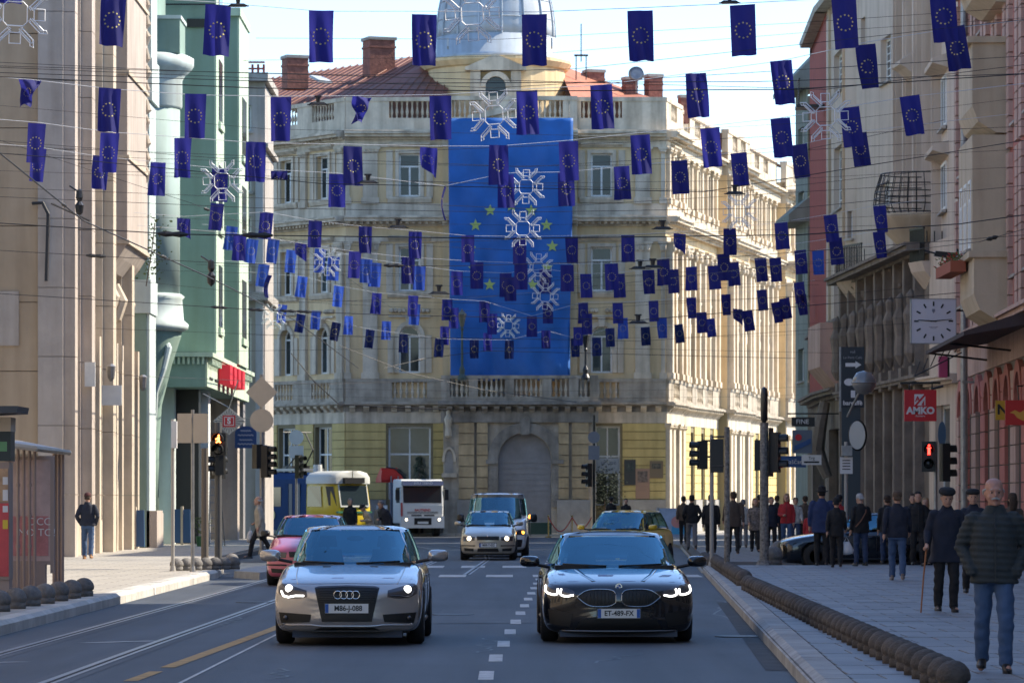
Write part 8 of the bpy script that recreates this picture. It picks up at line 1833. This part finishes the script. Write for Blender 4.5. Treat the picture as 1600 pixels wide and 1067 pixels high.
# yellow N and red flame signs
d = 102; e, M = thing_at('shop_sign', 1566, d, zat(656,d), 'yellow sign with black N behind the red flame sign', 'sign'); b_ = MB().box(-.17,.3,-.03,.03,0,.48).build('board', mat('sign_yellow', (.50,.30,.02), .5), e, M); lettering('N', .34, M_ink, b_, M @ Matrix.Translation((-.0,-.036,.25)), bold=.012)
d = 99; e, M = thing_at('shop_sign', 1592, d, zat(664,d), 'red sign with golden flame emblem at the right edge', 'sign'); b_ = MB().box(-.33,.6,-.05,.05,0,.60).build('board', mat('sign_red_deep', (.42,.015,.012), .5), e, M)
q = MB(); q.prism([(-.22,.30),(-.1,.36),(.02,.30),(.15,.38),(.30,.34),(.5,.42),(.3,.26),(.1,.18),(.28,.16),(.1,.10),(-.05,.18),(-.12,.27)], -.06, -.051, 'y'); q.build('flame', mat('flame_gold', (.55,.30,.04), .5), b_, M); q = MB(); q.tube([(.0,0,.6),(.0,.3,.95),(.9,.3,.95)], .02); q.build('bracket', M_black, e, M)
# surveillance lamp arm on the cream building
e, M = thing_at('floodlight', 1478, 118, zat(400,118), 'black floodlight on a short arm under the round balcony', 'lamp'); q = MB(); q.prism([(-.35,.0),(.25,-.10),(.30,.08),(-.30,.14)], -.12, .12, 'y'); q.build('lamp_head', M_black, e, M); q = MB(); q.tube([(-.3,0,.07),(-.6,.1,.16)], .03); q.box(.3,.42,-.1,.1,-.15,.2); q.build('arm', M_black, e, M)
# signs in the side street: bank sign, pharmacy style boards
d = 150; e, M = thing_at('hanging_sign', 1256, d, zat(708,d), 'hanging sign with a red disc and blue wave over the side street', 'sign'); MB().box(-.42,.30,-.03,.03,0,.85).build('board', mat('sign_slate', (.10,.13,.18), .5), e, M); q = MB(); q.disc((-.2,-.05,.58), .12, 'y', 16, .02); q.build('red_disc', MR, e, M); q = MB(); q.prism([(-.35,.08),(.25,.36),(.25,.55),(-.35,.27)], -.05, -.03, 'y'); q.build('wave', M_signblue, e, M)
lettering('FINE', .24, M_signw, e, M @ Matrix.Translation((-.05,-.04,1.15))); MB().box(-.45,.4,-.02,.02,.98,1.32).build('name_board', M_black, e, M); q = MB(); q.tube([(-.6,0,1.45),(1.3,.1,1.45)], .03); q.build('bracket', M_black, e, M)
e, M = thing_at('street_name_board', 1236, 151, zat(730,151), 'blue street board with white lettering left of the white one', 'sign'); MB().box(-.85,.55,-.03,.03,0,.42).build('board', M_signblue, e, M); lettering('Baščar', .22, M_signw, e, M @ Matrix.Translation((.1,-.04,.2)))
e, M = thing_at('street_name_board', 1268, 149.5, zat(726,149.5), 'white board with dark lettering right of the blue board', 'sign'); MB().box(-.36,.36,-.03,.03,0,.36).build('board', M_signw, e, M); lettering('Trg', .16, M_ink, e, M @ Matrix.Translation((0,-.04,.24))); MB().box(-.28,.28,-.036,-.03,.07,.13).build('printed_bar', M_ink, e, M)
# stanchions with red chain, planter, lantern, little fir, poster stand
for px, lab in ((857,'left brass stanchion of the red rope by the portico'),(894,'right brass stanchion of the red rope by the portico')):
    e, M = thing_at('stanchion', px, 190, .02, lab, 'stanchion'); q = MB(); q.lathe([(.16,0),(.16,.04),(.03,.06),(.03,.95),(.06,1.0),(0,1.05)], 0, 0, 10); q.build('pole', mat('brass', (.35,.24,.08), .35, metal=.8), e, M)
q = MB(); a = (857-800)*190/F; c = (894-800)*190/F; q.tube([(a+(c-a)*t, 189.95, .95-.65*math.sin(math.pi*t)) for t in [k/12 for k in range(13)]], .03, 6); q.tube([(c+(.9)*t, 189.95, .95-.5*math.sin(math.pi*t)) for t in [k/12 for k in range(13)]], .03, 6); o = q.build('rope', mat('red_rope', (.40,.06,.05), .7)); props(o, 'sagging red rope between the brass stanchions', 'rope')
e, M = thing_at('planter', 837, 193, .14, 'low dark green planter beside the portico gate', 'planter'); MB().tbox(-.75,.75,-.3,.3,0,.55).build('box', mat('dark_green_paint', (.01,.045,.03), .5), e, M)
e, M = thing_at('lantern', 828, 191, .1, 'small glowing orange warning lantern beside the van', 'lantern'); MB().cyl(0,0,0,.75,.02,.02,6).build('stem', M_black, e, M); q = MB(); q.smooth = True; q.lathe([(0,.78),(.07,.81),(.08,.88),(.05,.95),(0,.97)], 0, 0, 12); q.build('lamp', mat('orange_glow', (1,.3,.05), .4, emit=(1,.28,.05), estr=3), e, M)
e, M = thing_at('fir_tree', 655, 197, .14, 'small dark fir tree in front of the big window behind the lorry', 'tree'); MB().cyl(0,0,0,3.0,.06,.02,8).build('trunk', MATS['bark'], e, M); g = MB(); rr_ = random.Random(8)
for k in range(1500):
    z = rr_.uniform(.4, 3.75); rad = (3.85-z)*.30*(.75+.25*math.sin(z*14)); a = rr_.uniform(0, 6.283); r = rad*rr_.uniform(.4,1)**.6; x, y = r*math.cos(a), r*math.sin(a); s = rr_.uniform(.08,.16)
    g.add([(x,y,z),(x+s*math.cos(a)-.03*math.sin(a),y+s*math.sin(a)+.03*math.cos(a),z-.05),(x+s*math.cos(a)+.03*math.sin(a),y+s*math.sin(a)-.03*math.cos(a),z-.03)], [(0,1,2)])
g.build('crown', mat('fir_green', (.018,.045,.022), .8, var=.5, scale=4), e, M)
e, M = thing_at('tree', 945, 199.2, .14, 'dark leafy tree in a pot by the palace right window', 'tree'); MB().cyl(0,0,0,1.6,.05,.04,8).build('trunk', MATS['bark'], e, M); g = MB()
for k in range(1100):
    v = Vector((rr_.gauss(0,.36), rr_.gauss(0,.3), 2.1+rr_.gauss(0,.55))); s = .09; a = rr_.uniform(0,6.3); g.add([v, v+Vector((s*math.cos(a),s*math.sin(a),s*.5)), v+Vector((s*math.cos(a+1),s*math.sin(a+1),-s*.3))], [(0,1,2)])
g.build('crown', mat('dark_leaf', (.02,.032,.018), .8, var=.5, scale=4), e, M); MB().cyl(0,0,0,.5,.3,.35,12).build('pot', M_plinth, e, M)
e, M = thing_at('poster_board', 1058, 150, .1, 'pale blue poster board with pink patch standing by the palace corner', 'board'); MB().box(-.75,.65,-.03,.03,.3,1.35).build('board', mat('poster_sky', (.30,.40,.58), .4, var=.25, scale=2, object_space=True), e, M); q = MB(); q.disc((.0,-.05,.85), .22, 'y', 14, .015); q.build('pink_patch', mat('poster_rose', (.55,.25,.24), .4), e, M); MB().box(-.2,.5,-.045,-.03,.4,.7).build('blue_patch', mat('poster_cyan', (.05,.35,.65), .4), e, M)
for x in (-.7, .6): MB().box(x-.03,x+.03,-.05,.05,0,1.4).build('leg', M_steel, e, M)
e, M = thing_at('poster_board', 1028, 152, .1, 'dark blue poster board left of the pale one', 'board'); MB().box(-.45,.45,-.03,.03,.05,1.2).build('board', M_signblue, e, M)
# lamps on the balcony
for px, pyb, pyt, lab, dk in ((722,584,488,'green iron lamp post on the balcony in front of the banner',1),(915,584,520,'ornate dark lamp post on the right corner of the balcony',0)):
    d = 197.4; e, M = thing_at('balcony_lamp', px, d, zat(pyb,d)-.3, lab, 'lamp'); h = zat(pyt,d)-zat(pyb,d)+.3; mm_ = mat('lamp_green_iron', (.05,.07,.055), .6) if dk else M_black
    q = MB(); q.lathe([(.22,0),(.22,.12),(.12,.3),(.14,.5),(.06,.7),(.05,h-.9),(.09,h-.8),(.04,h-.7)], 0, 0, 12); q.build('post', mm_, e, M)
    q = MB(); q.lathe([(.08,h-.7),(.2,h-.15),(.24,h-.12),(.12,h+.02),(.03,h+.12),(0,h+.2)], 0, 0, 6); q.build('lantern', mat('lantern_glass', (.13,.12,.08), .3) if dk else M_black, e, M)
# dish, ornament on the left facades
e, M = thing_at('satellite_dish', 994, 206, zat(117,206), 'grey satellite dish on the palace roof between chimneys', 'dish'); q = MB(); q.smooth = True; q.lathe([(0,.0),(.2,.03),(.38,.1),(.40,.11),(.2,.05)], 0, 0, 18); q.build('dish', M_steel, e, M @ Matrix.Rotation(R(75),4,'X')); q = MB(); q.tube([(0,.1,0),(0,.2,-.9)], .03); q.build('mast', M_steel, e, M)
q = MB(); q.tube([(-13.2,112.8,zat(318,112.8)),(-12.9,112.6,zat(318,112.8)),(-12.75,112.6,zat(335,112.8)),(-12.8,112.6,zat(440,112.8))], .05, 6); o = q.build('cable_conduit', M_cable); props(o, 'dark bent cable conduit on the beige end wall', 'conduit')
for px, py, lab in ((124,318,'black wrought bracket lamp at the beige building corner'),(330,428,'black double insulator before the green wall')):
    e, M = thing_at('bracket_lamp', px, 111, zat(py,111), lab, 'lamp'); q = MB(); q.lathe([(0,-.35),(.1,-.25),(.12,-.05),(.05,.05),(.1,.15),(.08,.35),(0,.4)], 0, 0, 8); q.build('lamp_body', M_black, e, M); q = MB(); q.tube([(0,0,.3),(-.3,.4,.5)], .025); q.build('arm', M_black, e, M)

bpy.data.scenes.remove(TMP)
